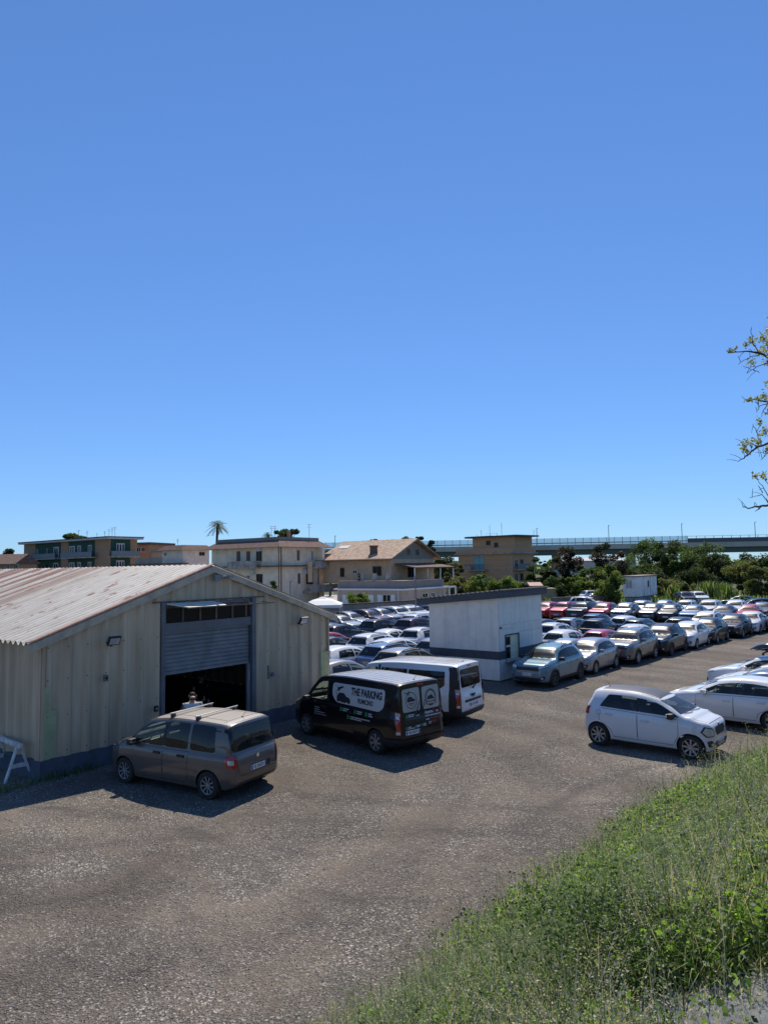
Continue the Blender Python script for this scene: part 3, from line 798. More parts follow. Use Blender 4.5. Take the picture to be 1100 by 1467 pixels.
t_bv, shb, bvb = van('lettered_van', P_BLACK, True)
decal(bvb, [(-2.28, -.74), (.8, -.76), (.8, .76), (-2.28, .74)], fr_top(), 'roof_sheen', mat('roof_dust_sky_sheen', (.30, .31, .33), .38, coat=.5), t_bv, .12, .003)  # black roof greyed: some dust, plus the sky's reflection put into the colour
L_ = fr_side(1); B_ = fr_back()
for sg in (1, -1):
    fr = fr_side(sg)
    pan = chamfer([(.36, 1.72), (-1.9, 1.74), (-1.9, 1.3), (-1.72, 1.14), (.16, 1.17), (.36, 1.36)], .1)
    vin = decal(bvb, pan, fr, 'side_sticker', mat('sticker_grey', (.56, .56, .54), .45), t_bv, .12, .004)
    a = 1 if sg > 0 else -1       # reading direction front to rear on the left, rear to front on the right
    ox = 0 if sg > 0 else -1.54
    X = lambda q: ox+a*q
    for tx, sz, bo_, q0, q1, zz in (('THE PARKING', .27, .012, -.50, -1.80, 1.55), ('FIUMICINO', .18, .006, -.80, -1.46, 1.32)):
        tm = text_me(tx, sz, 'LEFT', bo_); wt = max(v.co.x for v in tm.vertices)
        for v in tm.vertices: v.co.x *= (q0-q1)/wt
        mesh_decal(bvb, tm, fr, 'lettering', M_INK, vin, X(q0), zz, .008, -a)
    carp = [(-.0, 1.22), (.0, 1.34), (-.04, 1.38), (-.1, 1.46), (-.32, 1.47), (-.44, 1.38), (-.58, 1.35), (-.62, 1.28), (-.6, 1.2), (-.5, 1.2), (-.46, 1.24), (-.42, 1.2), (-.2, 1.2), (-.16, 1.24), (-.12, 1.2)]
    plane = [(.1, 1.66), (-.04, 1.58), (.02, 1.5), (-.06, 1.52), (-.12, 1.48), (-.12, 1.55), (-.3, 1.63), (-.26, 1.66), (-.1, 1.62), (-.04, 1.6)]
    arc = strip([(.06-.14*sin(q)*1.0+.16, 1.5-.3*(q/1.5)) for q in [i/8*1.5 for i in range(9)]], .018)
    k = lambda poly: [(X(.22+p[0]-.05 if False else p[0]+.14), p[1]) for p in poly]
    multi_decal(bvb, [(k(carp), fr, 0, .008, .2), (k(plane), fr, 0, .008, .2), ([(X(p[0]-.02), p[1]) for p in arc], fr, 0, .008, .2)], 'emblem', [M_INK], vin)
    ic = []
    for x, z in ((-.05, 1.02), (-.68, 1.02), (-1.16, 1.02)):
        ic.append((chamfer([(X(x), z-.06), (X(x-.11), z-.06), (X(x-.11), z+.05), (X(x-.02), z+.06)], .03), fr, 0, .006, .2))
    ic.append(([(X(-.4), .79), (X(-.5), .79), (X(-.5), .9), (X(-.4), .9)], fr, 0, .006, .2))
    for q_ in ic: multi_decal(bvb, [q_], 'green_icon', [M_GREEN], t_bv)
    bars(bvb, fr, [(X(-.2), 1.045, .26, .03), (X(-.2), .995, .36, .03), (X(-.83), 1.045, .22, .03), (X(-.83), .995, .2, .03), (X(-1.32), 1.045, .14, .035), (X(-1.32), .99, .18, .035),
        (X(-.55), .865, .85, .03), (X(-.55), .815, .5, .03)], M_WHITE, 'small_print', t_bv, -a)
    dx = (1.16 if sg > 0 else .62)
    bars(bvb, fr, [(dx, .93, .26, .035), (dx, .865, .26, .035), (dx, .80, .52, .032), (dx, .735, .6, .03)], mat('print_dim', (.3, .3, .3), .5), 'small_print', t_bv, -a, seed=4)
# rear doors
for y0, y1, nm in ((.70, .045, 'rear_window_sticker'), (-.045, -.70, 'rear_window_sticker')):
    lo = min(y0, y1); hi = max(y0, y1)
    pl = chamfer([(lo, 1.18), (hi, 1.18), (hi, 1.78), (lo, 1.8)], .07)
    st = decal(bvb, pl, B_, nm, mat('sticker_dim', (.42, .42, .38), .45), t_bv, .12, .004)
    c = (lo+hi)/2; ring = [(c+.2*cos(q), 1.47+.21*sin(q)) for q in [2*pi*i/28 for i in range(29)]]
    if y0 > 0:
        car2 = [(c-.14, 1.44), (c-.14, 1.5), (c-.06, 1.52), (c-.02, 1.57), (c+.1, 1.57), (c+.15, 1.51), (c+.15, 1.44)]
        pln = [(c+.28, 1.71), (c+.12, 1.68), (c+.04, 1.72), (c+.02, 1.7), (c+.08, 1.66), (c+.06, 1.6), (c+.1, 1.62), (c+.13, 1.65)]
        multi_decal(bvb, [(strip(ring, .016), B_, 0, .008, .3), (car2, B_, 0, .008, .3), (pln, B_, 0, .008, .3)], 'emblem', [M_INK], st)
        bars(bvb, B_, [(c+.11, 1.39, .22, .022), (c+.07, 1.35, .14, .018)], M_INK, 'small_print', st, -1, .008)
    else:
        inner = [(c+.15*cos(q), 1.49+.16*sin(q)) for q in [2*pi*i/24 for i in range(25)]]
        rib = [(c-.2, 1.3), (c-.1, 1.28), (c+.1, 1.28), (c+.2, 1.3), (c+.19, 1.37), (c-.19, 1.37)]
        hill = [(c-.14, 1.42), (c+.14, 1.42), (c+.1, 1.5), (c+.03, 1.47), (c-.04, 1.54), (c-.1, 1.48)]
        multi_decal(bvb, [(strip(ring, .03), B_, 0, .008, .3), (strip(inner, .008), B_, 0, .008, .3), (hill, B_, 0, .008, .3), (rib, B_, 1, .01, .3)], 'emblem', [M_INK, mat('ribbon', (.16, .09, .08), .5)], st)
        bars(bvb, B_, [(c+.15, 1.325, .3, .03)], M_WHITE, 'small_print', st, -1, .012)
q = [('Aperto', M_WHITE, -.10, .11), ('7', M_REDV, -.43, .13), ('su', M_WHITE, -.54, .10), ('7', M_REDV, -.66, .13)]
for s_, m_, a_, z_ in q: mesh_decal(bvb, text_me(s_, z_, 'LEFT', .004), B_, 'lettering', m_, t_bv, a_, 1.09, .008, -1)
bars(bvb, B_, [(-.1, 1.0, .6, .03), (-.1, .91, .14, .03), (-.2, .83, .12, .025), (-.2, .79, .1, .02), (.52, 1.1, .24, .03), (.52, 1.06, .42, .03), (.58, .80, .12, .03), (.58, .76, .24, .03), (.26, .80, .14, .03), (.26, .77, .12, .03), (.0, .81, .1, .03), (.0, .77, .1, .03)], M_WHITE, 'small_print', t_bv, -1, seed=6)
bars(bvb, B_, [(-.28, .92, .34, .04), (-.36, .83, .12, .06)], M_REDV, 'small_print', t_bv, -1, seed=8)
for y, z in ((.58, 1.07), (.63, .78), (.31, .785), (.04, .79)): multi_decal(bvb, [(chamfer([(y-.04, z-.04), (y+.04, z-.04), (y+.04, z+.04), (y-.04, z+.04)], .02), B_, 0, .006, .2)], 'green_icon', [M_GREEN], t_bv)
multi_decal(bvb, [(strip([(0, .48), (0, 1.2), (0, 1.86)], .014), B_, 0, .004, .1)], 'door_gap', [M_INK], t_bv)
for y in (.1, -.12):
    mb = MB(); mb.tube([(vx0-.0, y+.24, 1.06), (vx0+.0, y+.16, 1.16), (vx0+.04, y+.02, 1.44)], [.025, .013, .008], 6); mb.build('wiper', M_BLACK, t_bv)
mb = MB(); mb.tube([(vx0+.1, -.1, .36), (vx0-.06, -.1, .34), (vx0-.09, -.1, .42)], .022, 8); mb.cyl((vx0-.09, -.1, .41), (vx0-.09, -.1, .47), .03, n=10); mb.build('tow_hook', M_BLACK, t_bv, 40)
# ------------------------------------------------------------------ ground, embankment
def gravel_mat():
    m, nt, b = nodes('gravel'); N = nt.nodes; L = nt.links
    tc = N.new('ShaderNodeTexCoord')
    def noise(s, det=6, rough=.6, dist=0):
        n = N.new('ShaderNodeTexNoise'); n.inputs['Scale'].default_value = s; n.inputs['Detail'].default_value = det
        n.inputs['Roughness'].default_value = rough; n.inputs['Distortion'].default_value = dist
        L.new(tc.outputs['Object'], n.inputs['Vector']); return n
    def ramp(src, stops):
        r = N.new('ShaderNodeValToRGB'); L.new(src, r.inputs[0]); e = r.color_ramp.elements
        while len(e) < len(stops): e.new(.5)
        for k, (p, c) in enumerate(stops): e[k].position = p; e[k].color = (*c, 1) if isinstance(c, tuple) else (c, c, c, 1)
        return r
    def mix(f, a, c, mode='MIX'):
        x = N.new('ShaderNodeMix'); x.data_type = 'RGBA'; x.blend_type = mode
        for i, q in ((0, f), (6, a), (7, c)):
            if isinstance(q, (int, float)): x.inputs[i].default_value = q
            elif isinstance(q, tuple): x.inputs[i].default_value = (*q, 1)
            else: L.new(q, x.inputs[i])
        return x.outputs[2]
    v = N.new('ShaderNodeTexVoronoi'); v.inputs['Scale'].default_value = 36; L.new(tc.outputs['Object'], v.inputs['Vector'])
    v2 = N.new('ShaderNodeTexVoronoi'); v2.inputs['Scale'].default_value = 80; L.new(tc.outputs['Object'], v2.inputs['Vector'])
    sp = N.new('ShaderNodeSeparateColor'); L.new(v.outputs['Color'], sp.inputs[0])
    sp2 = N.new('ShaderNodeSeparateColor'); L.new(v2.outputs['Color'], sp2.inputs[0])
    stone = ramp(sp.outputs[0], [(0, (.04, .033, .027)), (.5, (.118, .098, .079)), (.85, (.195, .168, .138)), (.968, (.60, .54, .47))])
    stone2 = ramp(sp2.outputs[1], [(0, (.04, .033, .026)), (.55, (.125, .104, .084)), (.92, (.19, .162, .132)), (1, (.5, .45, .39))])
    fine = mix(.5, stone.outputs[0], stone2.outputs[0])
    dust = ramp(noise(.55, 8, .62, .6).outputs[0], [(.42, 0.0), (.62, .72)])
    dustc = mix(noise(9, 6).outputs[0], (.125, .097, .073), (.19, .15, .115))
    c = mix(dust.outputs[0], fine, dustc)
    # worn wheel paths: broad arcs swept by turning vehicles, darker where the fines have gone
    mp = N.new('ShaderNodeMapping'); mp.inputs['Location'].default_value = (6.5, -16.5, 0); L.new(tc.outputs['Object'], mp.inputs[0])
    wv = N.new('ShaderNodeTexWave'); wv.wave_type = 'RINGS'; wv.rings_direction = 'Z'; wv.inputs['Scale'].default_value = .14; wv.inputs['Distortion'].default_value = 7
    wv.inputs['Detail'].default_value = 4; wv.inputs['Detail Scale'].default_value = .6; L.new(mp.outputs[0], wv.inputs[0])
    wr = ramp(wv.outputs['Fac'], [(.3, 0.0), (.65, .42)])
    c = mix(wr.outputs[0], c, mix(.6, c, (.075, .064, .054)))
    # wheel tracks: pairs of arcs where vans swing in and out
    pos = N.new('ShaderNodeVectorMath'); pos.operation = 'ADD'; L.new(tc.outputs['Object'], pos.inputs[0])
    wob = N.new('ShaderNodeVectorMath'); wob.operation = 'SCALE'; wob.inputs[3].default_value = .9; L.new(noise(.5, 3).outputs['Color'], wob.inputs[0]); L.new(wob.outputs[0], pos.inputs[1])
    tot = None
    for cx_, cy_, rr_ in ((-9.5, 7.0, 8.2), (-9.5, 7.0, 9.75), (4.0, 29.0, 13.2), (4.0, 29.0, 14.75), (-2.5, 3.0, 9.2), (-2.5, 3.0, 10.7), (13.5, 8.0, 11.0), (13.5, 8.0, 12.5)):
        dn = N.new('ShaderNodeVectorMath'); dn.operation = 'DISTANCE'; L.new(pos.outputs[0], dn.inputs[0]); dn.inputs[1].default_value = (cx_, cy_, .45)
        su = N.new('ShaderNodeMath'); su.operation = 'SUBTRACT'; L.new(dn.outputs['Value'], su.inputs[0]); su.inputs[1].default_value = rr_
        ab = N.new('ShaderNodeMath'); ab.operation = 'ABSOLUTE'; L.new(su.outputs[0], ab.inputs[0])
        mr_ = N.new('ShaderNodeMapRange'); mr_.inputs[1].default_value = .08; mr_.inputs[2].default_value = .24; mr_.inputs[3].default_value = 1; mr_.inputs[4].default_value = 0; L.new(ab.outputs[0], mr_.inputs[0])
        if tot is None: tot = mr_.outputs[0]
        else:
            mm = N.new('ShaderNodeMath'); mm.operation = 'MAXIMUM'; L.new(tot, mm.inputs[0]); L.new(mr_.outputs[0], mm.inputs[1]); tot = mm.outputs[0]
    brk = ramp(noise(.8, 5).outputs[0], [(.42, 0.0), (.6, .62)])
    tk = N.new('ShaderNodeMath'); tk.operation = 'MULTIPLY'; L.new(tot, tk.inputs[0]); L.new(brk.outputs[0], tk.inputs[1])
    c = mix(tk.outputs[0], c, mix(.75, c, (.062, .055, .048)))
    big = ramp(noise(.17, 5, .55, .8).outputs[0], [(.33, .66), (.67, 1.2)])
    c = mix(1, c, big.outputs[0], 'MULTIPLY'); c = mix(1, c, (1.17, 1.21, 1.25), 'MULTIPLY')
    L.new(c, b.inputs['Base Color']); b.inputs['Roughness'].default_value = .95; b.inputs['Specular IOR Level'].default_value = .25
    h = N.new('ShaderNodeMath'); h.operation = 'ADD'; L.new(v.outputs['Distance'], h.inputs[0]); L.new(noise(14, 6).outputs[0], h.inputs[1])
    bp = N.new('ShaderNodeBump'); bp.inputs['Strength'].default_value = .8; bp.inputs['Distance'].default_value = .03
    L.new(h.outputs[0], bp.inputs['Height'])
    h2 = N.new('ShaderNodeMath'); h2.operation = 'ADD'; L.new(wv.outputs['Fac'], h2.inputs[0]); L.new(noise(1.6, 6, .6, .5).outputs[0], h2.inputs[1])
    b2 = N.new('ShaderNodeBump'); b2.inputs['Strength'].default_value = .6; b2.inputs['Distance'].default_value = .16
    L.new(h2.outputs[0], b2.inputs['Height']); L.new(b2.outputs[0], bp.inputs['Normal']); L.new(bp.outputs[0], b.inputs['Normal'])
    return m
M_GRAVEL = gravel_mat()
M_FIELD = mat('field_soil', (.075, .085, .03), .95, var=.4, vscale=.4, col2=(.05, .06, .022), bump=.4, bscale=3)
M_SOIL = mat('bank_soil', (.10, .085, .06), .95, var=.4, vscale=4, bump=.6, bscale=14, col2=(.06, .055, .035))
M_ASPH = mat('old_asphalt', (.17, .18, .185), .92, var=.3, vscale=6, bump=.6, bscale=60, col2=(.11, .115, .12))
g = MB(); g.quad((-4000, -600, -.06), (4000, -600, -.06), (4000, 5200, -.06), (-4000, 5200, -.06))
tag(g.build('ground', M_FIELD), 'rough grassy ground stretching to the horizon', 'ground', kind='structure')
lot = MB()
P = [(-40, -6), (42, -6), (70, 40), (88, 86), (40, 90), (14, 79), (7, 76), (-6, 64), (-40, 62)]
lot.add([(x, y, 0) for x, y in P], [tuple(range(len(P)))])
tag(lot.build('parking_lot', M_GRAVEL), 'grey brown gravel surface of the car park with worn wheel paths', 'parking lot', kind='structure')

FOOT = [(-9.0, -2.5), (-4.6, 2.6), (-1.35, 7.1), (1.45, 10.5), (4.6, 14.3), (8.25, 17.65), (12.3, 20.7), (20, 27), (34, 37), (60, 52)]
FT = [Vector((x, y, 0)) for x, y in FOOT]
def foot_dist(x, y):
    best = 1e9; sgn = 1
    p = Vector((x, y, 0))
    for a, b in zip(FT, FT[1:]):
        ab = b-a; t = max(0, min(1, (p-a).dot(ab)/ab.dot(ab))); q = a+ab*t; d = (p-q).length
        if d < best: best = d; sgn = 1 if ab.x*(p.y-a.y)-ab.y*(p.x-a.x) < 0 else -1
    return best*sgn
def bank_z(x, y):
    d = foot_dist(x, y)
    if d < 0: return d*.25-.02
    z = .60*d if d < 5.2 else .60*5.2+.42*(1-math.exp(-(d-5.2)/1.4))
    return z+.10*sin(x*1.3+y*.7)*min(1, d)+.07*sin(x*2.9-y*2.1)*min(1, d)
bm_ = MB(); nx, ny = 70, 70
# grid laid along the foot line: s along, d across
SEG = []
def along(s):
    k = s*(len(FT)-1); i = min(int(k), len(FT)-2); return FT[i].lerp(FT[i+1], k-i), (FT[i+1]-FT[i]).normalized()
V = []; NS, ND = 120, 44
for i in range(NS+1):
    p, tdir = along(i/NS)
    t0 = along(max(0, i/NS-.06))[1]; t1 = along(min(1, i/NS+.06))[1]; td = (t0+t1).normalized(); nrm = Vector((td.y, -td.x, 0))
    for j in range(ND+1):
        d = -.5+(j/ND)**1.3*16; q = p+nrm*d; V.append((q.x, q.y, bank_z(q.x, q.y)))
bm_.add(V, [(i*(ND+1)+j, (i+1)*(ND+1)+j, (i+1)*(ND+1)+j+1, i*(ND+1)+j+1) for i in range(NS) for j in range(ND)])
bank = bm_.build('embankment', M_SOIL, smooth=60)
tag(bank, 'earth slope down from the path to the gravel lot', 'embankment', kind='structure')
BANKT = BVHTree.FromPolygons(bm_.v, bm_.f)
def bank_hit(x, y):
    h = BANKT.ray_cast(Vector((x, y, 20)), Vector((0, 0, -1)))[0]
    return h.z if h else None

# broken paving at the bottom right corner
def ray_bank(u, v):
    o = Vector((0, 0, CAM_H)); h = BANKT.ray_cast(o, ray(u, v).normalized())[0]; return h
sl = MB(); pp = []
for u, v in [(845, 1500), (870, 1462), (905, 1442), (960, 1428), (1020, 1420), (1070, 1405), (1140, 1380), (1250, 1400), (1300, 1500), (1150, 1560)]:
    h = ray_bank(u, v)
    if h: pp.append(Vector((h.x, h.y, 0)))
cc = sum(pp, Vector())/len(pp); rings = []
for k in range(7):
    for p in pp:
        q = cc.lerp(p, .02+.98*k/6); z = bank_hit(q.x, q.y) or 0; rings.append((q.x, q.y, z+.035-(.06 if k == 6 else 0)))
n = len(pp)
sl.add(rings, [(k*n+i, k*n+(i+1) % n, (k+1)*n+(i+1) % n, (k+1)*n+i) for k in range(6) for i in range(n)])
tag(sl.build('path', M_ASPH, smooth=60), 'crumbling grey paving at the top of the grassy bank', 'path', kind='structure')
PAVE = [(p.x, p.y) for p in pp]
def in_poly(x, y, P):
    c = False; n = len(P)
    for i in range(n):
        x1, y1 = P[i]; x2, y2 = P[(i+1) % n]
        if (y1 > y) != (y2 > y) and x < (x2-x1)*(y-y1)/(y2-y1)+x1: c = not c
    return c

# ------------------------------------------------------------------ corrugated shed
SH_A = Vector((-8.53, 17.88, 0)); SH_D = Vector((6.4, 8.12, 0)); SH_W = SH_D.length; SH_RZ = math.atan2(SH_D.y, SH_D.x)
def clad_mat():
    m, nt, b = nodes('beige_cladding'); N = nt.nodes; L = nt.links
    tc = N.new('ShaderNodeTexCoord'); mp = N.new('ShaderNodeMapping'); mp.inputs['Scale'].default_value = (3, 3, .35); L.new(tc.outputs['Object'], mp.inputs[0])
    n = N.new('ShaderNodeTexNoise'); n.inputs['Scale'].default_value = 1.2; n.inputs['Detail'].default_value = 8; L.new(mp.outputs[0], n.inputs[0])
    r = N.new('ShaderNodeValToRGB'); L.new(n.outputs[0], r.inputs[0])
    r.color_ramp.elements[0].position = .3; r.color_ramp.elements[0].color = (.43, .325, .205, 1)
    r.color_ramp.elements[1].position = .7; r.color_ramp.elements[1].color = (.64, .50, .335, 1)
    L.new(r.outputs[0], b.inputs['Base Color']); b.inputs['Roughness'].default_value = .45
    return m
def roof_mat():
    m, nt, b = nodes('rusty_roof'); N = nt.nodes; L = nt.links
    tc = N.new('ShaderNodeTexCoord')
    def noise(sc, scale, det=8):
        mp = N.new('ShaderNodeMapping'); mp.inputs['Scale'].default_value = sc; L.new(tc.outputs['Object'], mp.inputs[0])
        n = N.new('ShaderNodeTexNoise'); n.inputs['Scale'].default_value = scale; n.inputs['Detail'].default_value = det; n.inputs['Roughness'].default_value = .7
        L.new(mp.outputs[0], n.inputs[0]); return n.outputs[0]
    def ramp(s, a, b_, ca, cb):
        r = N.new('ShaderNodeValToRGB'); L.new(s, r.inputs[0]); e = r.color_ramp.elements
        e[0].position = a; e[0].color = (*ca, 1); e[1].position = b_; e[1].color = (*cb, 1); return r.outputs[0]
    base = ramp(noise((.6, 2.5, 1), 1.5), .3, .7, (.42, .385, .32), (.66, .62, .54))
    patch = ramp(noise((.55, 1.6, 1), 1.9), .575, .63, (0, 0, 0), (1, 1, 1))
    # some whole sheets have gone red towards the back: bands across the ridge direction
    mp = N.new('ShaderNodeMapping'); mp.inputs['Scale'].default_value = (.02, 1.0, 0); L.new(tc.outputs['Object'], mp.inputs[0])
    band = ramp(noise((.03, .9, 0), 1.6, 2), .47, .54, (0, 0, 0), (1, 1, 1))
    sx = N.new('ShaderNodeSeparateXYZ'); L.new(tc.outputs['Object'], sx.inputs[0])
    far = N.new('ShaderNodeMapRange'); far.inputs[1].default_value = 4.2; far.inputs[2].default_value = 8.0; L.new(sx.outputs['Y'], far.inputs[0])
    mu = N.new('ShaderNodeMath'); mu.operation = 'MULTIPLY'; L.new(band, mu.inputs[0]); L.new(far.outputs[0], mu.inputs[1])
    mxf = N.new('ShaderNodeMath'); mxf.operation = 'MAXIMUM'; L.new(mu.outputs[0], mxf.inputs[0]); L.new(patch, mxf.inputs[1])
    m8 = N.new('ShaderNodeMath'); m8.operation = 'MULTIPLY'; m8.inputs[1].default_value = .95; L.new(mxf.outputs[0], m8.inputs[0])
    rust = ramp(noise((1, 6, 1), 3), .35, .65, (.15, .05, .033), (.31, .135, .09))
    x = N.new('ShaderNodeMix'); x.data_type = 'RGBA'; L.new(m8.outputs[0], x.inputs[0]); L.new(base, x.inputs[6]); L.new(rust, x.inputs[7])
    L.new(x.outputs[2], b.inputs['Base Color']); b.inputs['Roughness'].default_value = .6
    return m
M_CLAD = clad_mat(); M_ROOF = roof_mat()
M_PLINTH = mat('blue_plinth', (.085, .10, .13), .8, var=.3, vscale=2, bump=.3)
M_TRIMB = mat('beige_trim', (.50, .41, .29), .5, var=.25, vscale=3)
M_RUSTT = mat('rust_edge', (.38, .2, .14), .7, var=.4, vscale=6)
M_STEELB = mat('blue_grey_steel', (.135, .145, .16), .45, var=.2, vscale=2)
M_SHUT = mat('shutter_steel', (.21, .225, .235), .4, var=.25, vscale=1.5)
M_DKGL = mat('dark_pane', (.010, .012, .014), .12, spec=.22)
M_RUSTW = mat('weathered_frame', (.15, .11, .085), .8, var=.4, vscale=8)
shed = thing('storage_shed', 'long beige corrugated metal shed with rusty roof and half open roller shutter', 'shed', SH_A, SH_RZ)
EV, AP, PL = 3.42, 5.16, .47; W2 = SH_W/2; DEP = 17.0
roofz = lambda x: EV+(AP-EV)*(1-abs(x-W2)/W2)
def profile(x, per=.52):
    t = (x/per) % 1.0
    if t < .17: return t/.17
    if t < .35: return 1
    if t < .52: return 1-(t-.35)/.17
    return 0
D0, D1, DT = 3.48, 6.72, 4.06
def clad_wall(x0, x1, zf0, zf1, y, amp, per, flip=1):
    xs = set([x0, x1])
    k = int(x0/per)-1
    while k*per < x1+per:
        for f in (0, .17, .35, .52):
            q = (k+f)*per
            if x0 < q < x1: xs.add(q)
        k += 1
    xs.add(W2) if x0 < W2 < x1 else None
    xs = sorted(xs); mb = MB(); V = []
    for x in xs: V += [(x, y-flip*amp*profile(x+1e-6, per), zf0(x)), (x, y-flip*amp*profile(x+1e-6, per), zf1(x))]
    mb.add(V, [(2*i, 2*i+2, 2*i+3, 2*i+1) for i in range(len(xs)-1)]); return mb
fw = MB()
for x0, x1, a, b in ((0, D0, lambda x: PL, roofz), (D0, D1, lambda x: DT+.08, roofz), (D1, SH_W, lambda x: PL, roofz)):
    q = clad_wall(x0, x1, a, b, 0, .07, .52); fw.add(q.v, q.f)
fw.build('front_wall', M_CLAD, shed)
sw_ = MB()
for sx, x in ((-1, 0), (1, SH_W)):
    q = clad_wall(0, DEP, lambda y: PL, lambda y: EV, 0, .07, .52)
    sw_.add([(x+sx*(-p[1]), p[0], p[2]) for p in q.v], q.f)
sw_.build('side_wall', M_CLAD, shed)
bw = MB(); bw.add([(0, DEP, 0), (SH_W, DEP, 0), (SH_W, DEP, EV), (W2, DEP, AP), (0, DEP, EV)], [(0, 1, 2, 3, 4)]); bw.build('back_wall', M_CLAD, shed)
pl = MB(); pl.box(-.06, D0-.12, -.095, .1, -.3, PL); pl.box(D1+.12, SH_W+.06, -.095, .1, -.3, PL); pl.box(-.06, .1, .102, DEP, -.3, PL); pl.box(SH_W-.1, SH_W+.06, .102, DEP, -.3, PL)
pl.build('plinth', M_PLINTH, shed)
fl = MB(); fl.box(.11, SH_W-.11, .11, DEP-.05, -.2, .03); fl.build('shed_floor', mat('shed_concrete', (.06, .06, .06), .9), shed)
for sgn in (-1, 1):           # wavy roof sheets
    rf = MB(); per = .28; NY = int((DEP+.5)/per*8); V = []
    OV = .38
    xe = -OV if sgn < 0 else SH_W+OV; ze = EV-(AP-EV)/W2*OV
    for i in range(NY+1):
        y = -.12+(DEP+.4)*i/NY; h = .05*sin(2*pi*y/per)
        for k in range(3):
            t = k/2; x = W2+(xe-W2)*t; V.append((x, y, AP+.05+(ze-AP)*t+h))
    rf.add(V, [(i*3+k, (i+1)*3+k, (i+1)*3+k+1, i*3+k+1) for i in range(NY) for k in range(2)])
    rf.build('roof', M_ROOF, shed, smooth=50)
def rake(sgn, y0, y1, dz0, dz1, m, name):
    mb = MB(); xe = -.4 if sgn < 0 else SH_W+.4; ze = EV-(AP-EV)/W2*.4
    mb.add([(W2, y0, AP+dz0), (xe, y0, ze+dz0), (xe, y1, ze+dz0), (W2, y1, AP+dz0), (W2, y0, AP+dz1), (xe, y0, ze+dz1), (xe, y1, ze+dz1), (W2, y1, AP+dz1)],
           [(0, 1, 2, 3), (4, 7, 6, 5), (0, 4, 5, 1), (3, 2, 6, 7), (0, 3, 7, 4), (1, 5, 6, 2)])
    return mb.build(name, m, shed)
for s in (-1, 1):
    rake(s, -.16, -.05, -.16, .035, M_TRIMB, 'gable_trim')
    rake(s, -.13, .02, .09, .108, M_RUSTT if s < 0 else M_TRIMB, 'ridge_flashing')
for x, sx in ((0, -1), (SH_W, 1)): ct = MB(); ct.box(x-.03, x+.03, -.085, .02, PL, EV-.03); ct.box(x-.055 if sx < 0 else x+.032, x-.032 if sx < 0 else x+.055, -.02, .06, PL, EV-.03); ct.build('corner_trim', M_CLAD, shed)
# yellow-green paint patches
cpat = mat('lime_patch', (.40, .42, .22), .6, var=.15, vscale=4)
pt = MB(); pt.prism([(.0, PL+.02), (.34, PL+.02), (.34, 1.66), (.16, 1.66), (.16, 2.26), (.0, 2.26)], (0, -.082, 0), (1, 0, 0), (0, 0, 1), (0, 1, 0), 0, .008); pt.build('paint_patch', cpat, shed)
pt = MB(); pt.box(SH_W-.42, SH_W-.03, -.082, -.074, 1.0, 2.1); pt.build('paint_patch', cpat, shed)
# doorway
fr = MB(); fr.box(D0-.13, D0, -.095, .12, .03, DT+.1); fr.box(D1, D1+.16, -.1, .12, .03, DT+.1); fr.box(D0, D1, -.03, .1, DT-.02, DT+.1)
fr.box(D0, D1, -.05, .11, 3.30, 3.56)
fr.build('door_frame', M_STEELB, shed)
tw = empty('transom_window', parent=shed)
f2 = MB()
xs = [D0+.01, 4.1, 4.72, 5.32, 5.95, 6.5, D1-.01]
for i, x in enumerate(xs): f2.box(x-.03, x+.03, -.055, -.005, 3.57, DT-.03)
f2.box(D0, D1, -.052, -.008, DT-.07, DT-.03)
f2.build('window_frame', M_RUSTW, tw)
for a, b in zip(xs, xs[1:]):
    pn = MB(); pn.box(a+.031, b-.031, -.03, -.02, 3.57, DT-.071); pn.build('pane', M_DKGL, tw)
sh2 = MB(); z = 2.16; prof = []
while z < 3.30:
    prof += [(z, .055), (z+.03, .03), (z+.09, .03), (z+.115, .055)]; z += .118
V = []
for x in (D0+.03, D1-.04): V += [(x, y, z) for z, y in prof]
n = len(prof); sh2.add(V, [(i, i+1, n+i+1, n+i) for i in range(n-1)])
sh2.box(D0+.03, D1-.04, .02, .06, 2.08, 2.165)
sh2.build('roller_shutter', M_SHUT, shed)
gd = MB(); gd.box(D1-.13, D1-.02, -.02, .06, .03, 2.08); gd.box(D0, D0+.03, -.02, .06, .03, 3.3); gd.build('shutter_guide', M_SHUT, shed)
sp = MB(); sp.box(D1-.1, D1-.04, -.03, -.021, 1.55, 1.85); sp.build('warning_label', mat('label_grey', (.3, .3, .3), .6), shed)
# awning: rusty frame over the door, one flap still on it
aw = MB(); aw.box(3.05, 7.25, -.09, -.06, 4.16, 4.20); aw.box(3.9, 7.2, -.62, -.58, 3.98, 4.01)
for x in (5.2, 6.3, 7.17): aw.box(x-.02, x+.02, -.60, -.06, 3.99, 4.02)
for x in (5.2, 6.3): aw.tube([(x, -.6, 4.0), (x, -.06, 4.16)], .012, 5)
aw.build('awning_frame', M_RUSTW, shed)
ap = MB(); ap.add([(3.5, -.10, 4.14), (5.25, -.10, 4.14), (5.25, -.62, 4.02), (3.9, -.62, 4.02), (3.5, -.10, 4.11), (5.25, -.10, 4.11), (5.25, -.62, 3.99), (3.9, -.62, 3.99)],
    [(0, 1, 2, 3), (7, 6, 5, 4), (0, 4, 5, 1), (1, 5, 6, 2), (2, 6, 7, 3), (3, 7, 4, 0)]); ap.build('awning_sheet', mat('awning_cream', (.62, .6, .5), .6, var=.2, vscale=3), shed)
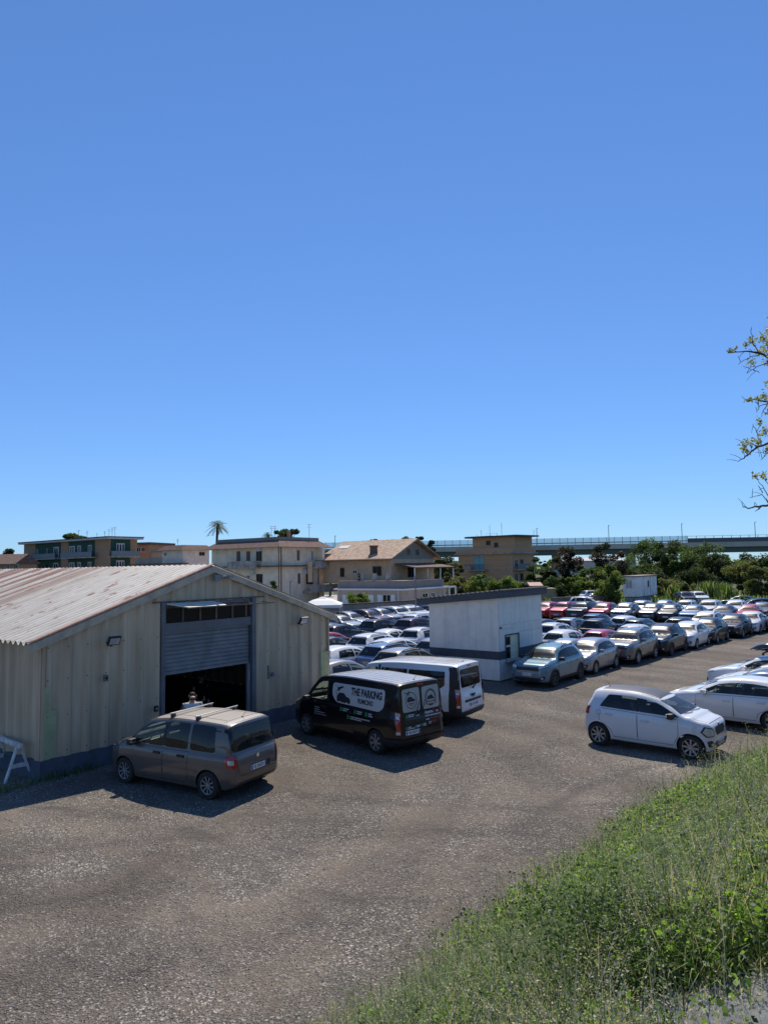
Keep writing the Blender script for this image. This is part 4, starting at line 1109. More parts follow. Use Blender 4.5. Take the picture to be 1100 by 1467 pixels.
for x, z in ((1.75, 3.25), (8.85, 3.30)):
    fo = MB(); M = Matrix.Rotation(R(28), 4, 'X'); fo.box(-.17, .17, -.035, .035, -.12, .12, M, 0); fo.box(-.14, .14, -.042, -.036, -.095, .095, M, 1)
    fo.tube([(-.0, .3, -.12), (0, .1, -.14), (-.1, 0, -.13)], .02, 6, 0)
    o = fo.build('floodlight', [M_BLACK, M_LENS], shed); o.location = (x, -.3, z)
cm = MB(); cm.box(-.1, .1, -.06, .06, -.08, .1); cm.tube([(.08, 0, .02), (.25, -.25, .05)], .035, 8); cm.box(.2, .34, -.36, -.2, .0, .09)
o = cm.build('security_camera', mat('camera_grey', (.25, .25, .25), .5), shed); o.location = (5.28, -.12, 4.82)
for x, z, nm in ((1.64, 2.27, 'junction_box'), (3.18, 1.22, 'push_button_box')):
    jb = MB(); jb.box(-.06, .06, -.03, .03, -.08, .08); o = jb.build(nm, M_STEELB if x < 2 else M_BLACK, shed, bevel=.008); o.location = (x, -.11, z)
    jb2 = MB(); jb2.box(-.03, .03, -.04, -.031, -.03, .03); jb2.build('button', M_DKGL if x < 2 else M_RIM, o)
lk = MB(); lk.tube([(0, -.06, .22), (.0, -.08, -.2)], .025, 6); lk.box(-.02, .2, -.1, -.05, -.1, -.02); lk.cyl((.16, -.12, -.1), (.16, -.05, -.1), .06, n=10)
o = lk.build('latch_bar', M_STEELB, shed); o.location = (7.42, -.02, 1.7)
bo = MB(); rr = random.Random(2)
for i in range(20):
    x = .26+.52*i
    for z in (.62, 1.5, 2.4, 3.2):
        if z < roofz(x)-.2 and not (D0-.1 < x < D1+.1) and x < SH_W: bo.cyl((x-.16, -.065, z), (x-.16, -.085, z), .014, n=6)
bo.build('fixing_screw', M_INK, shed)

# ------------------------------------------------------------------ kiosk
KC = Vector((4.93, 31.45, 0)); K_RZ = math.atan2(.785, .62)
M_STUCCO = mat('white_stucco', (.82, .80, .72), .9, var=.10, vscale=1.4, bump=.4, bscale=26)
_nt = M_STUCCO.node_tree; _b = _nt.nodes['Principled BSDF']; _src = _b.inputs['Base Color'].links[0].from_socket
_tc = _nt.nodes.new('ShaderNodeTexCoord'); _mp = _nt.nodes.new('ShaderNodeMapping'); _mp.inputs['Scale'].default_value = (2.6, 2.6, .22); _nt.links.new(_tc.outputs['Object'], _mp.inputs[0])
_n = _nt.nodes.new('ShaderNodeTexNoise'); _n.inputs['Scale'].default_value = 1.6; _n.inputs['Detail'].default_value = 7; _nt.links.new(_mp.outputs[0], _n.inputs[0])
_r = _nt.nodes.new('ShaderNodeValToRGB'); _nt.links.new(_n.outputs[0], _r.inputs[0]); _r.color_ramp.elements[0].position = .52; _r.color_ramp.elements[0].color = (0, 0, 0, 1); _r.color_ramp.elements[1].position = .75; _r.color_ramp.elements[1].color = (.26, .26, .26, 1)
_x = _nt.nodes.new('ShaderNodeMix'); _x.data_type = 'RGBA'; _x.inputs[7].default_value = (.33, .34, .31, 1); _nt.links.new(_r.outputs[0], _x.inputs[0]); _nt.links.new(_src, _x.inputs[6]); _nt.links.new(_x.outputs[2], _b.inputs['Base Color'])
M_BANDG = mat('slate_band', (.075, .085, .10), .8, var=.15, vscale=3, bump=.4, bscale=26)
M_STAIN = mat('crack_dark', (.27, .27, .26), .9)
kio = thing('ticket_kiosk', 'small white stucco hut with dark grey band and sloping roof by the parked cars', 'kiosk', KC, K_RZ)
LX, LY = 4.25, 3.68
ztop = lambda y: 3.62-.085*y
kw = MB(); wx0, wx1, wz0, wz1 = .58, 1.80, .86, 1.94
def slab(x0, x1, y0, y1, z0, zt):
    kw.add([(x0, y0, z0), (x1, y0, z0), (x1, y1, z0), (x0, y1, z0), (x0, y0, zt(y0)), (x1, y0, zt(y0)), (x1, y1, zt(y1)), (x0, y1, zt(y1))],
           [(0, 3, 2, 1), (4, 5, 6, 7), (0, 1, 5, 4), (1, 2, 6, 5), (2, 3, 7, 6), (3, 0, 4, 7)])
slab(0, wx0, 0, .2, -.2, ztop); slab(wx1, LX, 0, .2, -.2, ztop); slab(wx0, wx1, 0, .2, -.2, lambda y: wz0); slab(wx0, wx1, 0, .2, wz1, ztop)
slab(0, .2, .2, LY-.2, -.2, ztop); slab(LX-.2, LX, .2, LY-.2, -.2, ztop); slab(0, LX, LY-.2, LY, -.2, ztop)
kw.build('wall', M_STUCCO, kio)
kb = MB(); kb.box(-.012, wx0-.03, -.012, 0, .94, 1.3); kb.box(wx1+.03, LX+.012, -.012, 0, .94, 1.3); kb.box(-.012, 0, .001, LY, .94, 1.3); kb.box(LX, LX+.012, .001, LY, .94, 1.3)
kb.build('painted_band', M_BANDG, kio)
kr = MB(); e = .22
V = []
for z0, z1 in ((0, .36),):
    for x, y in ((-e, -e), (LX+e, -e), (LX+e, LY+e+.3), (-e, LY+e+.3)): V.append((x, y, ztop(y)-.0))
    for x, y in ((-e, -e), (LX+e, -e), (LX+e, LY+e+.3), (-e, LY+e+.3)): V.append((x, y, ztop(y)+.34-.05*max(0, y)/4))
kr.add(V, [(0, 3, 2, 1), (4, 5, 6, 7), (0, 1, 5, 4), (1, 2, 6, 5), (2, 3, 7, 6), (3, 0, 4, 7)])
kr.build('roof_fascia', M_BANDG, kio, bevel=.02)
ck = random.Random(4)
for y0_, x0_, x1_, z0_ in ((-.004, .05, 4.1, 2.42), (-.004, 1.9, 4.2, 2.02), (-.004, .1, 1.6, 2.25)):
    pts = []; x = x0_
    while x < x1_: pts.append((x, y0_, z0_+ck.uniform(-.02, .02))); x += ck.uniform(.12, .35)
    k_ = MB(); k_.tube(pts, .0055, 4); k_.build('plaster_crack', M_STAIN, kio)
pts = [(.03+ck.uniform(-.012, .012), -.004, .1+.22*i) for i in range(16)]; k_ = MB(); k_.tube(pts, .0055, 4); k_.build('plaster_crack', M_STAIN, kio)
k_ = MB(); k_.box(.1, .22, -.06, -.001, 2.28, 2.36); k_.build('cable_bracket', M_RUSTW, kio)
k_ = MB(); k_.box(-.02, LX+.02, -.02, -.001, -.2, .05); k_.box(-.02, -.001, 0, LY, -.2, .05); k_.build('splash_dirt', M_SOIL, kio)
kt = MB()
for i in range(19):
    y = -e-.02+i*.245
    for k in range(1):
        kt.tube([(-e-.04, y, ztop(y)+.335-.0125*max(0, y)), (LX+e+.04, y, ztop(y)+.335-.0125*max(0, y))], .05, 6)
kt.build('roof', mat('kiosk_roof_tiles', (.10, .095, .09), .85, var=.3), kio)
kwin = empty('window', parent=kio)
cf = MB()
for a in ((wx0-.04, wx0, wz0, wz1), (wx1, wx1+.04, wz0, wz1), (wx0-.04, wx1+.04, wz1, wz1+.05)): cf.box(a[0], a[1], -.035, .02, a[2], a[3])
cf.build('window_surround', M_BANDG, kwin)
M_CREAM = mat('cream_frame', (.82, .78, .55), .6, var=.15)
cf = MB(); mx = (wx0+wx1)/2-.05
for a in ((wx0, wx0+.06, wz0, wz1), (wx1-.06, wx1, wz0, wz1), (mx-.03, mx+.03, wz0, wz1-.061), (wx0+.061, wx1-.061, wz1-.06, wz1), (wx0+.061, mx-.031, 1.42, 1.5), (wx0+.061, wx1-.061, wz0, wz0+.05)): cf.box(a[0], a[1], .03, .09, a[2], a[3])
cf.box(mx+.031, wx1-.061, .05, .07, wz0+.051, wz1-.061)
cf.build('window_frame', M_CREAM, kwin)
pn = MB(); pn.box(wx0+.06, mx-.03, .055, .065, 1.5, wz1-.06); pn.box(wx0+.06, mx-.03, .055, .065, wz0+.05, 1.42); pn.build('pane', M_DKGL, kwin)
sl2 = MB(); sl2.box(wx0-.05, wx1+.3, -.22, .03, wz0-.06, wz0); sl2.build('sill', mat('pale_sill', (.45, .45, .42), .8), kwin)

# ------------------------------------------------------------------ white trestle by the shed
tr = thing('sawhorse', 'weathered white timber trestle standing at the shed corner', 'trestle', gp(26, 1117), R(138))
M_WOOD = mat('white_timber', (.66, .65, .62), .8, var=.35, vscale=6)
tb = MB(); tb.box(-.15, 1.5, -.05, .05, .78, .88); tb.build('beam', M_WOOD, tr, bevel=.006)
for x in (0, 1.3):
    for s in (-1, 1):
        lg = MB(); lg.add([(x-.05, s*.02, .80), (x+.04, s*.02, .80), (x+.04, s*.06, .80), (x-.04, s*.06, .80), (x-.04+.06*(1 if x > 0 else -1), s*.30, 0), (x+.04+.06*(1 if x > 0 else -1), s*.30, 0), (x+.04+.06*(1 if x > 0 else -1), s*.34, 0), (x-.04+.06*(1 if x > 0 else -1), s*.34, 0)],
            [(0, 1, 2, 3), (4, 7, 6, 5), (0, 4, 5, 1), (1, 5, 6, 2), (2, 6, 7, 3), (3, 7, 4, 0)]); lg.build('leg', M_WOOD, tr)
    cb = MB(); cb.box(x-.015+.03*(1 if x > 0 else -1), x+.015+.03*(1 if x > 0 else -1), -.22, .22, .3, .4); cb.build('cross_brace', M_WOOD, tr)

# ------------------------------------------------------------------ people
def person(loc, rz, label, top_c, leg_c, skin=(.42, .26, .18), hood=True, h=1.75, arms=0):
    t = thing('person', label, 'person', loc, rz)
    k = h/1.75
    def skinned(name, pts, edges, rad, m):
        me = bpy.data.meshes.new(name); me.from_pydata([(a*k, b*k, c*k) for a, b, c in pts], edges, [])
        o = link(name, me); md = o.modifiers.new('s', 'SKIN'); md.use_smooth_shade = True
        for i, r_ in enumerate(rad):
            sv = me.skin_vertices[0].data[i]; sv.radius = (r_[0]*k, r_[1]*k) if isinstance(r_, tuple) else (r_*k, r_*k); sv.use_root = (i == 0)
        sb = o.modifiers.new('u', 'SUBSURF'); sb.levels = 2; sb.render_levels = 2
        dg = bpy.context.evaluated_depsgraph_get(); dg.update()
        m2 = bpy.data.meshes.new_from_object(o.evaluated_get(dg), depsgraph=dg); bpy.data.objects.remove(o)
        m2.materials.clear(); m2.materials.append(m); m2.polygons.foreach_set('use_smooth', [True]*len(m2.polygons))
        return link(name, m2, t)
    ms = mat('skin_%s' % ('a' if hood else 'b'), skin if hood else (.2, .12, .085), .5)
    # facing +x; body is one surface: pelvis, spine, neck, head, limbs, hands with fingers
    P = [(0, 0, .95), (0, 0, 1.15), (.0, 0, 1.36), (0, 0, 1.48), (.02, 0, 1.56), (.03, 0, 1.66),
         (0, .19, 1.42), (-.02, .25, 1.14), (.10, .24, .92), (.13, .235, .84), (0, -.19, 1.42), (-.02, -.25, 1.14), (.10, -.24, .92), (.13, -.235, .84),
         (0, .095, .88), (.01, .1, .50), (-.02, .105, .09), (.15, .12, .035), (0, -.095, .88), (.01, -.1, .50), (-.02, -.105, .09), (.15, -.12, .035)]
    E_ = [(0, 1), (1, 2), (2, 3), (3, 4), (4, 5), (2, 6), (6, 7), (7, 8), (8, 9), (2, 10), (10, 11), (11, 12), (12, 13), (0, 14), (14, 15), (15, 16), (16, 17), (0, 18), (18, 19), (19, 20), (20, 21)]
    Rr = [(.15, .11), (.145, .105), (.16, .11), .06, .075, (.085, .095), .065, .048, .036, .042, .065, .048, .036, .042, .095, .062, .045, .04, .095, .062, .045, .04]
    for s in (1, -1):
        base = 9 if s > 0 else 13
        for q, (dx, dy, ln) in enumerate(((.03, 0, .075), (.012, .004, .085), (-.006, .004, .08), (-.022, 0, .065), (.04, -.02*s, .045))):
            i0 = len(P); P += [(.135+dx, s*.235+dy*s, .81), (.135+dx*1.25+.01, s*.235+dy*s-.004*s, .81-ln*.6), (.135+dx*1.15+.02, s*.235+dy*s-.012*s, .81-ln)]
            E_ += [(base, i0), (i0, i0+1), (i0+1, i0+2)]; Rr += [.011, .0095, .008]
    skinned('body', P, E_, Rr, ms)
    fc = MB()
    for s in (1, -1):
        fc.lathe([(.0001, .012), (.009, .008), (.012, 0), (.0001, -.004)], 8, 'x', 1, ((.115)*k, s*.033*k, 1.665*k))
    fc.add([(.12*k, -.012*k, 1.625*k), (.12*k, .012*k, 1.625*k), (.145*k, 0, 1.632*k), (.122*k, 0, 1.672*k)], [(0, 1, 2), (1, 3, 2), (3, 0, 2)], 0)
    fc.box(.112*k, .122*k, -.024*k, .024*k, 1.592*k, 1.602*k, None, 2)
    for s in (1, -1): fc.lathe([(.0001, .015), (.024, .01), (.03, 0), (.0001, -.01)], 8, 'y', 0, (.025*k, s*.092*k, 1.65*k))
    fc.build('face', [ms, M_INK, mat('lips', (.2, .08, .07), .5)], t, 40)
    mh = mat('dark_hair', (.015, .012, .01), .7)
    skinned('hair', [(0, 0, 1.70), (-.035, 0, 1.68), (-.05, 0, 1.63)], [(0, 1), (1, 2)], [(.085, .08), (.088, .08), (.07, .05)], mh)
    skinned('beard', [(.085, 0, 1.57), (.06, .05, 1.59), (.06, -.05, 1.59)], [(0, 1), (0, 2)], [.04, .034, .034], mh)
    mt = mat('hoodie_%d' % len(MATS), top_c, .95, var=.15, vscale=8, bump=.4, bscale=30, spec=.05); ml = mat('trousers_%d' % len(MATS), leg_c, .95, spec=.05)
    skinned('hoodie', [(0, 0, .9), (0, 0, 1.15), (0, 0, 1.36), (-.01, 0, 1.47), (0, .2, 1.42), (-.02, .255, 1.14), (.09, .245, .94), (0, -.2, 1.42), (-.02, -.255, 1.14), (.09, -.245, .94)],
        [(0, 1), (1, 2), (2, 3), (2, 4), (4, 5), (5, 6), (2, 7), (7, 8), (8, 9)], [(.18, .14), (.17, .13), (.19, .135), (.085, .085), .088, .07, .055, .088, .07, .055], mt)
    if hood: skinned('hood', [(-.09, 0, 1.45), (-.05, .09, 1.47), (-.05, -.09, 1.47)], [(0, 1), (0, 2)], [(.07, .06), .05, .05], mt)
    skinned('trousers', [(0, 0, .95), (0, .1, .86), (.01, .105, .5), (-.02, .11, .12), (0, -.1, .86), (.01, -.105, .5), (-.02, -.11, .12)], [(0, 1), (1, 2), (2, 3), (0, 4), (4, 5), (5, 6)],
        [(.165, .125), .105, .078, .066, .105, .078, .066], ml)
    for s in (1, -1): skinned('shoe', [(-.05, s*.112, .05), (.06, s*.115, .05), (.17, s*.12, .04)], [(0, 1), (1, 2)], [.058, .052, .045], M_BLACK)
    return t
p1 = gp(276, 994.5, 1.76); person((p1.x, p1.y, 0), R(-70), 'man in a pale hooded sweatshirt standing behind the brown minivan', (.62, .60, .56), (.03, .03, .04), h=1.82)
p2 = gp(326, 962, 1.76)
pin = SH_A+Matrix.Rotation(SH_RZ, 3, 'Z') @ Vector((5.55, 1.0, 0))
person((pin.x, pin.y, .03), R(-80), 'figure in dark clothes inside the unlit shed doorway', (.004, .004, .005), (.004, .004, .004), hood=False)
# ------------------------------------------------------------------ parked vehicles
TREES = {k: tree_of(v[0]) for k, v in PROTO.items()}
USED = set(); FOOTP = []
HALF = {'hatchback': (1.99, .865), 'compact_suv': (2.05, .895), 'boxy_suv': (2.2, .925), 'saloon': (2.275, .9), 'estate': (2.225, .9), 'tall_hatchback': (1.86, .84), 'small_city_car': (1.75, .84), 'minivan': (2.03, .935), 'passenger_van': (2.5, .975), 'lettered_van': (2.5, .975)}
FAR_SKIP = ('fog_lamp_recess', 'bonnet_gap', 'door', 'handle', 'steering_wheel', 'dashboard', 'wiper', 'antenna', 'badge', 'rear_skirt', 'lens', 'mirror_stalk', 'underbody', 'pillar_trim', 'seat')
NEAR_SKIP = ('badge',)
CATS = {'hatchback': 'car', 'compact_suv': 'suv', 'boxy_suv': 'suv', 'saloon': 'car', 'estate': 'car', 'tall_hatchback': 'car', 'small_city_car': 'car', 'minivan': 'minivan', 'passenger_van': 'van', 'lettered_van': 'van'}
def put(model_, paint_, x, y, head, label, group, lod=0, z=0):
    if model_ not in USED and lod == 0 and PROTO[model_][1] == paint_:
        o = PROTO[model_][0]; USED.add(model_)
    else:
        o = copy_thing(TREES[model_], FAR_SKIP if lod else NEAR_SKIP, paint_, PROTO[model_][1])
    o.location = (x, y, z); o.rotation_euler = (0, 0, R(head))
    tag(o, label, CATS[model_], group); FOOTP.append([label, x, y, head, *HALF[model_], lod, o]); return o
def by_wheel(model_, paint_, u, v, head, label, group, front=True, left=True, lod=0):
    P = gp(u, v); d = {'hatchback': 2.52, 'compact_suv': 2.6, 'boxy_suv': 2.64, 'saloon': 2.7, 'estate': 2.67, 'tall_hatchback': 2.34, 'small_city_car': 2.494, 'minivan': 2.666, 'passenger_van': 3.2, 'lettered_van': 3.2}[model_]
    hv = Vector((cos(R(head)), sin(R(head)), 0)); lv = Vector((-hv.y, hv.x, 0)); w = HALF[model_][1]-.02
    c = P-hv*(d/2)*(1 if front else -1)-lv*w*(1 if left else -1)
    return put(model_, paint_, c.x, c.y, head, label, group, lod)
def by_roof(model_, paint_, u, v, zr, head, label, group, lod=1):
    P = gp(u, v, zr); hv = Vector((cos(R(head)), sin(R(head)), 0)); P = P+hv*.35
    return put(model_, paint_, P.x, P.y, head, label, group, lod)

by_wheel('minivan', P_BROWN, 297, 1146, 150.5, 'brown grey minivan with two roof bars parked by the shed door', None, front=False)
by_wheel('lettered_van', P_BLACK, 538, 1081, 132, 'black van lettered for a parking firm at the shed corner', None, front=False)
P_ = gp(668, 1030); put('passenger_van', P_WHITE, 2.55-2.0+.15, 24.75, 146, 'white passenger van with black tail corners behind the lettered van', None)
by_wheel('small_city_car', P_WHITE, 857, 1068, -41, 'small white five door car with black roof at the grass edge', None, front=False, left=False)

G1 = 'cars in the line beside the driveway'
fr_ = [('compact_suv', P_BLUE, 795.5, 984.5, 'pale blue compact suv with black wheels beside the white hut'),
       ('hatchback', P_SILVER, 854, 966, 'silver hatchback right behind the pale blue suv'),
       ('boxy_suv', paint('pewter', (.17, .165, .155), .45), 914.7, 951.6, 'grey boxy suv with silver wheels in front of a dark suv'),
       ('compact_suv', P_DGREY, 962.5, 939.5, 'dark grey suv tail to nose between grey boxy suv and white hatchback'),
       ('hatchback', P_WHITE, 998.5, 930, 'white hatchback between the dark grey suv and a black hatchback'),
       ('hatchback', P_BLACK, 1028, 922, 'black hatchback behind the white one on the driveway edge'),
       ('hatchback', paint('gunmetal', (.03, .028, .027), .4), 1064.5, 913.8, 'gunmetal hatchback ahead of a white saloon on the driveway edge'),
       ('saloon', P_WHITE, 1089.6, 907.8, 'white saloon at the far end of the driveway line')]
for m_, p_, u, v, lb in fr_: by_wheel(m_, p_, u, v, -128.5, lb, G1)

G2 = 'cars nose on to the driveway behind the small white car'
for m_, p_, x, y, lb in [('hatchback', P_WHITE, 11.05, 22.95, 'white hatchback standing directly beyond the small black roofed car'),
        ('saloon', P_SBLUE, 12.6, 24.2, 'steel blue saloon with only its bonnet showing past the near white hatchback'),
        ('hatchback', P_WHITE, 13.9, 25.75, 'white car with black roof second behind the near white hatchback'),
        ('estate', P_WHITE, 14.75, 27.75, 'white estate with silver roof rails carrying the black roof box'),
        ('saloon', P_NAVY, 16.5, 29.3, 'dark blue car behind the white estate that carries a roof box')]:
    o = put(m_, p_, x, y, 136.5, lb, G2)
    if 'black roof second' in lb:
        rp_ = decal(PROTO['hatchback'][3], [(-1.5, -.56), (.3, -.56), (.3, .56), (-1.5, .56)], fr_top(), 'roof_panel', mat('roof_black', (.05, .048, .056), .42), o, .1, .005)
rb = MB(); N = 16; V = []
for i in range(N+1):
    t = i/N; x = -1.05+2.1*t; w_ = .40*min(1, (1-abs(2*t-1)**4))+.02; hh = .34*max(.03, 1-(abs(2*t-.9)/1.12)**3)
    for k in range(12):
        a = 2*pi*k/12; yy = w_*math.copysign(abs(cos(a))**.6, cos(a)); zz = hh*.5+hh*.5*math.copysign(abs(sin(a))**.7, sin(a))
        V.append((x, yy, zz))
rb.add(V, [(i*12+k, i*12+(k+1) % 12, (i+1)*12+(k+1) % 12, (i+1)*12+k) for i in range(N) for k in range(12)]+[tuple(range(12)), tuple(range(N*12+11, N*12-1, -1))])
box_t = thing('roof_box', 'glossy black roof box carried on a white estate at the right edge', 'roof box', (15.0, 27.5, 1.62), R(136.5))
rb.build('shell', mat('gloss_black', (.012, .012, .013), .15, coat=1), box_t, 60)
for x in (-.5, .4):
    b_ = MB(); b_.box(x-.025, x+.025, -.62, .62, -.05, -.005); b_.box(x-.04, x+.04, -.64, -.58, -.12, -.05); b_.box(x-.04, x+.04, .58, .64, -.12, -.05); b_.build('mounting_bar', M_BLACK, box_t)

G3 = 'cars packed between the shed and the hut'
A = 52
left = [('hatchback', P_BEIGE, 511, 938.8, 1.47, A, 'warm silver hatchback first behind the white van bonnet'),
 ('hatchback', P_WHITE, 497, 925, 1.47, A, 'white hatchback touching the shed corner, behind the warm silver one'),
 ('compact_suv', P_SBLUE, 543.5, 920.6, 1.58, A, 'steel blue coupe suv with chrome window line above the white van'),
 ('compact_suv', P_BEIGE, 592, 924, 1.58, A, 'beige suv with dark tail window against the hut corner'),
 ('saloon', P_DGREY, 481, 913, 1.44, A, 'dark grey saloon at the shed edge just below a red car'),
 ('hatchback', P_RED, 495.5, 906.8, 1.47, A, 'red car in the packed block near the shed edge'),
 ('compact_suv', P_WHITE, 541, 907, 1.58, A, 'white suv with broad black tail window in the middle of the block'),
 ('hatchback', P_WHITE, 573, 914.5, 1.47, A, 'white rounded hatchback between the steel blue and the beige suv'),
 ('saloon', P_WHITE, 560, 901, 1.44, A, 'white saloon roof right behind the suv with the broad tail window'),
 ('hatchback', P_SILVER, 607, 911, 1.47, A, 'silver hatchback half hidden by the hut wall, above the beige suv'),
 ('compact_suv', P_WHITE, 602, 898, 1.58, A, 'white suv with rails beside the hut, two back from the beige suv'),
 ('compact_suv', P_DGREY, 495.5, 894.8, 1.58, A, 'dark grey suv behind the red car near the shed'),
 ('compact_suv', P_BLACK, 542, 886.6, 1.58, A, 'black crossover in the middle behind the white suv'),
 ('boxy_suv', P_MAROON, 577, 884, 1.62, A, 'very dark maroon boxy suv to the right of the black crossover'),
 ('boxy_suv', P_WHITE, 606, 879, 1.62, A, 'white suv seen from behind beside the hut eaves'),
 ('saloon', P_GREY, 474, 893, 1.44, A, 'grey saloon mostly hidden by the shed edge')]
for m_, p_, u, v, z, h_, lb in left: by_roof(m_, p_, u, v, z, h_, lb, G3, 1)
G4 = 'cars along the far wall facing right'
for m_, p_, u, v, z, lb in [('hatchback', P_SILVER, 482, 880.5, 1.47, 'silver hatchback at the left end of the far wall row'),
 ('estate', P_SILVER, 497, 875.8, 1.5, 'silver estate second from the left along the far wall'),
 ('compact_suv', P_MAROON, 519, 873.0, 1.58, 'dark maroon suv in the far wall row'),
 ('compact_suv', P_SILVER, 540, 871, 1.58, 'pale silver suv right of the maroon one by the far wall'),
 ('boxy_suv', P_WHITE, 560, 869, 1.62, 'white boxy suv fifth along the far wall'),
 ('compact_suv', P_WHITE, 580, 867.6, 1.58, 'white compact suv sixth along the far wall'),
 ('estate', P_WHITE, 596, 866.2, 1.5, 'white estate near the right end of the far wall row'),
 ('saloon', P_NAVY, 611, 867, 1.44, 'navy saloon under the hut roof overhang')]: by_roof(m_, p_, u, v, z, -40, lb, G4, 1)

G5 = 'cars in the middle block behind the driveway line'
for m_, p_, u, v, z, lb in [('saloon', P_NAVY, 779, 903.5, 1.44, 'navy saloon half hidden behind the hut wall'),
 ('saloon', P_SILVER, 799, 916.5, 1.44, 'silver saloon between the pale blue suv and the hut'),
 ('compact_suv', P_WHITE, 808, 894.5, 1.58, 'white suv with tall red tail lamps behind the silver saloon'),
 ('hatchback', P_DGREY, 817, 888, 1.47, 'dark grey hatchback behind the white suv with tall red lamps'),
 ('compact_suv', P_SILVER, 853, 888, 1.58, 'silver suv with black tail glass in the middle block'),
 ('hatchback', P_WHITE, 847, 906.5, 1.47, 'white hatchback roof behind the silver hatchback of the driveway line'),
 ('hatchback', P_RED, 893, 902, 1.47, 'faded red hatchback roof behind the grey boxy suv'),
 ('compact_suv', P_BLACK, 892, 887, 1.58, 'black suv between the silver suv and a white hatchback'),
 ('compact_suv', P_NAVY, 888, 880, 1.58, 'navy suv with bright rails behind the black suv'),
 ('hatchback', P_WHITE, 922, 882.5, 1.47, 'white hatchback with black tail band right of the black suv'),
 ('hatchback', P_WHITE, 935, 896, 1.47, 'white hatchback roof above the dark grey suv'),
 ('estate', P_BLACK, 970, 887, 1.5, 'black estate with bright roof rails behind the white hatchback of the driveway line'),
 ('hatchback', P_BLACK, 1000, 885.5, 1.47, 'black hatchback right of the black estate')]: by_roof(m_, p_, u, v, z, A, lb, G5, 1)
for m_, p_, u, v, z, lb in [('compact_suv', P_WHITE, 1034, 877, 1.58, 'white suv facing the driveway behind the black hatchback of the line'),
 ('compact_suv', P_SBLUE, 1096, 871, 1.58, 'blue grey suv at the right edge facing the camera')]: by_roof(m_, p_, u, v, z, -128, lb, G5, 1)

G6 = 'cars in the back rows facing the camera'
RED2 = paint('bright_red', (.45, .015, .03), .1)
for m_, p_, u, v, z, lb in [('hatchback', P_RED, 784, 862, 1.47, 'red hatchback at the left end of the back row beside the hut roof'),
 ('tall_hatchback', RED2, 809, 862, 1.56, 'tall bright red small car second in the back row'),
 ('boxy_suv', P_DGREY, 838, 862, 1.62, 'dark grey suv between two red cars in the back row'),
 ('compact_suv', RED2, 869, 863, 1.58, 'red suv with black grille right of the dark grey one in the back row'),
 ('compact_suv', P_SILVER, 899, 863.2, 1.58, 'silver suv in front of the white cabin'),
 ('hatchback', P_GREY, 934, 864, 1.47, 'grey hatchback right of the silver suv in the back row'),
 ('hatchback', P_BLACK, 961, 865, 1.47, 'black hatchback in the middle of the back row'),
 ('saloon', P_SBLUE, 993, 866, 1.44, 'steel blue saloon right of the black hatchback in the back row'),
 ('saloon', P_NAVY, 1040, 866, 1.44, 'dark navy saloon beside the red one in the back row'),
 ('hatchback', RED2, 1074, 865, 1.47, 'red hatchback near the right end of the back row')]: by_roof(m_, p_, u, v, z, -126, lb, G6, 1)
for m_, p_, u, v, z, lb in [('tall_hatchback', P_SILVER, 923, 860, 1.56, 'silver tall hatchback in the rearmost row just right of the white cabin'),
 ('saloon', P_SBLUE, 951, 859.3, 1.44, 'steel blue saloon in the rearmost row behind the black hatchback'),
 ('tall_hatchback', P_WHITE, 983, 859.5, 1.56, 'white tall hatchback in the rearmost row before the reeds'),
 ('boxy_suv', P_WHITE, 1016, 859.4, 1.62, 'white boxy suv in the rearmost row'),
 ('compact_suv', P_WHITE, 1053, 859.2, 1.58, 'white compact suv in the rearmost row left of a black estate'),
 ('saloon', P_GREY, 1090, 863, 1.44, 'grey saloon at the right edge behind the red hatchback')]: by_roof(m_, p_, u, v, z, -126, lb, G6, 1)
by_roof('estate', P_BLACK, 1084, 857.4, 1.5, 172, 'black estate seen side on at the far right', G6, 1)
G7 = 'vehicles left in the grass beyond the lot'
for m_, p_, u, v, z, h_, lb in [('boxy_suv', P_WHITE, 851, 845.5, 1.62, 8, 'white suv side on in the grass behind a silver hatchback'),
 ('hatchback', P_SILVER, 853, 849.2, 1.47, -172, 'silver hatchback side on at the grass edge'),
 ('estate', P_WHITE, 838, 854.4, 1.5, -30, 'white estate parked behind the dark grey suv by the block wall'),
 ('tall_hatchback', P_DGREY, 979, 847.5, 1.56, -95, 'old dark small car with pale front sunk in tall grass'),
 ('tall_hatchback', P_WHITE, 997, 847, 1.56, -95, 'old white small car sunk in tall grass'),
 ('saloon', paint('bottle_green', (.02, .05, .04), .1), 1063, 853, 1.44, 150, 'bottle green car by the bushes at far right')]: by_roof(m_, p_, u, v, z, h_, lb, G7, 1)
# prototypes nobody placed go
for k, (t_, *_) in PROTO.items():
    if k not in USED:
        for o, p in TREES[k]: bpy.data.objects.remove(o)
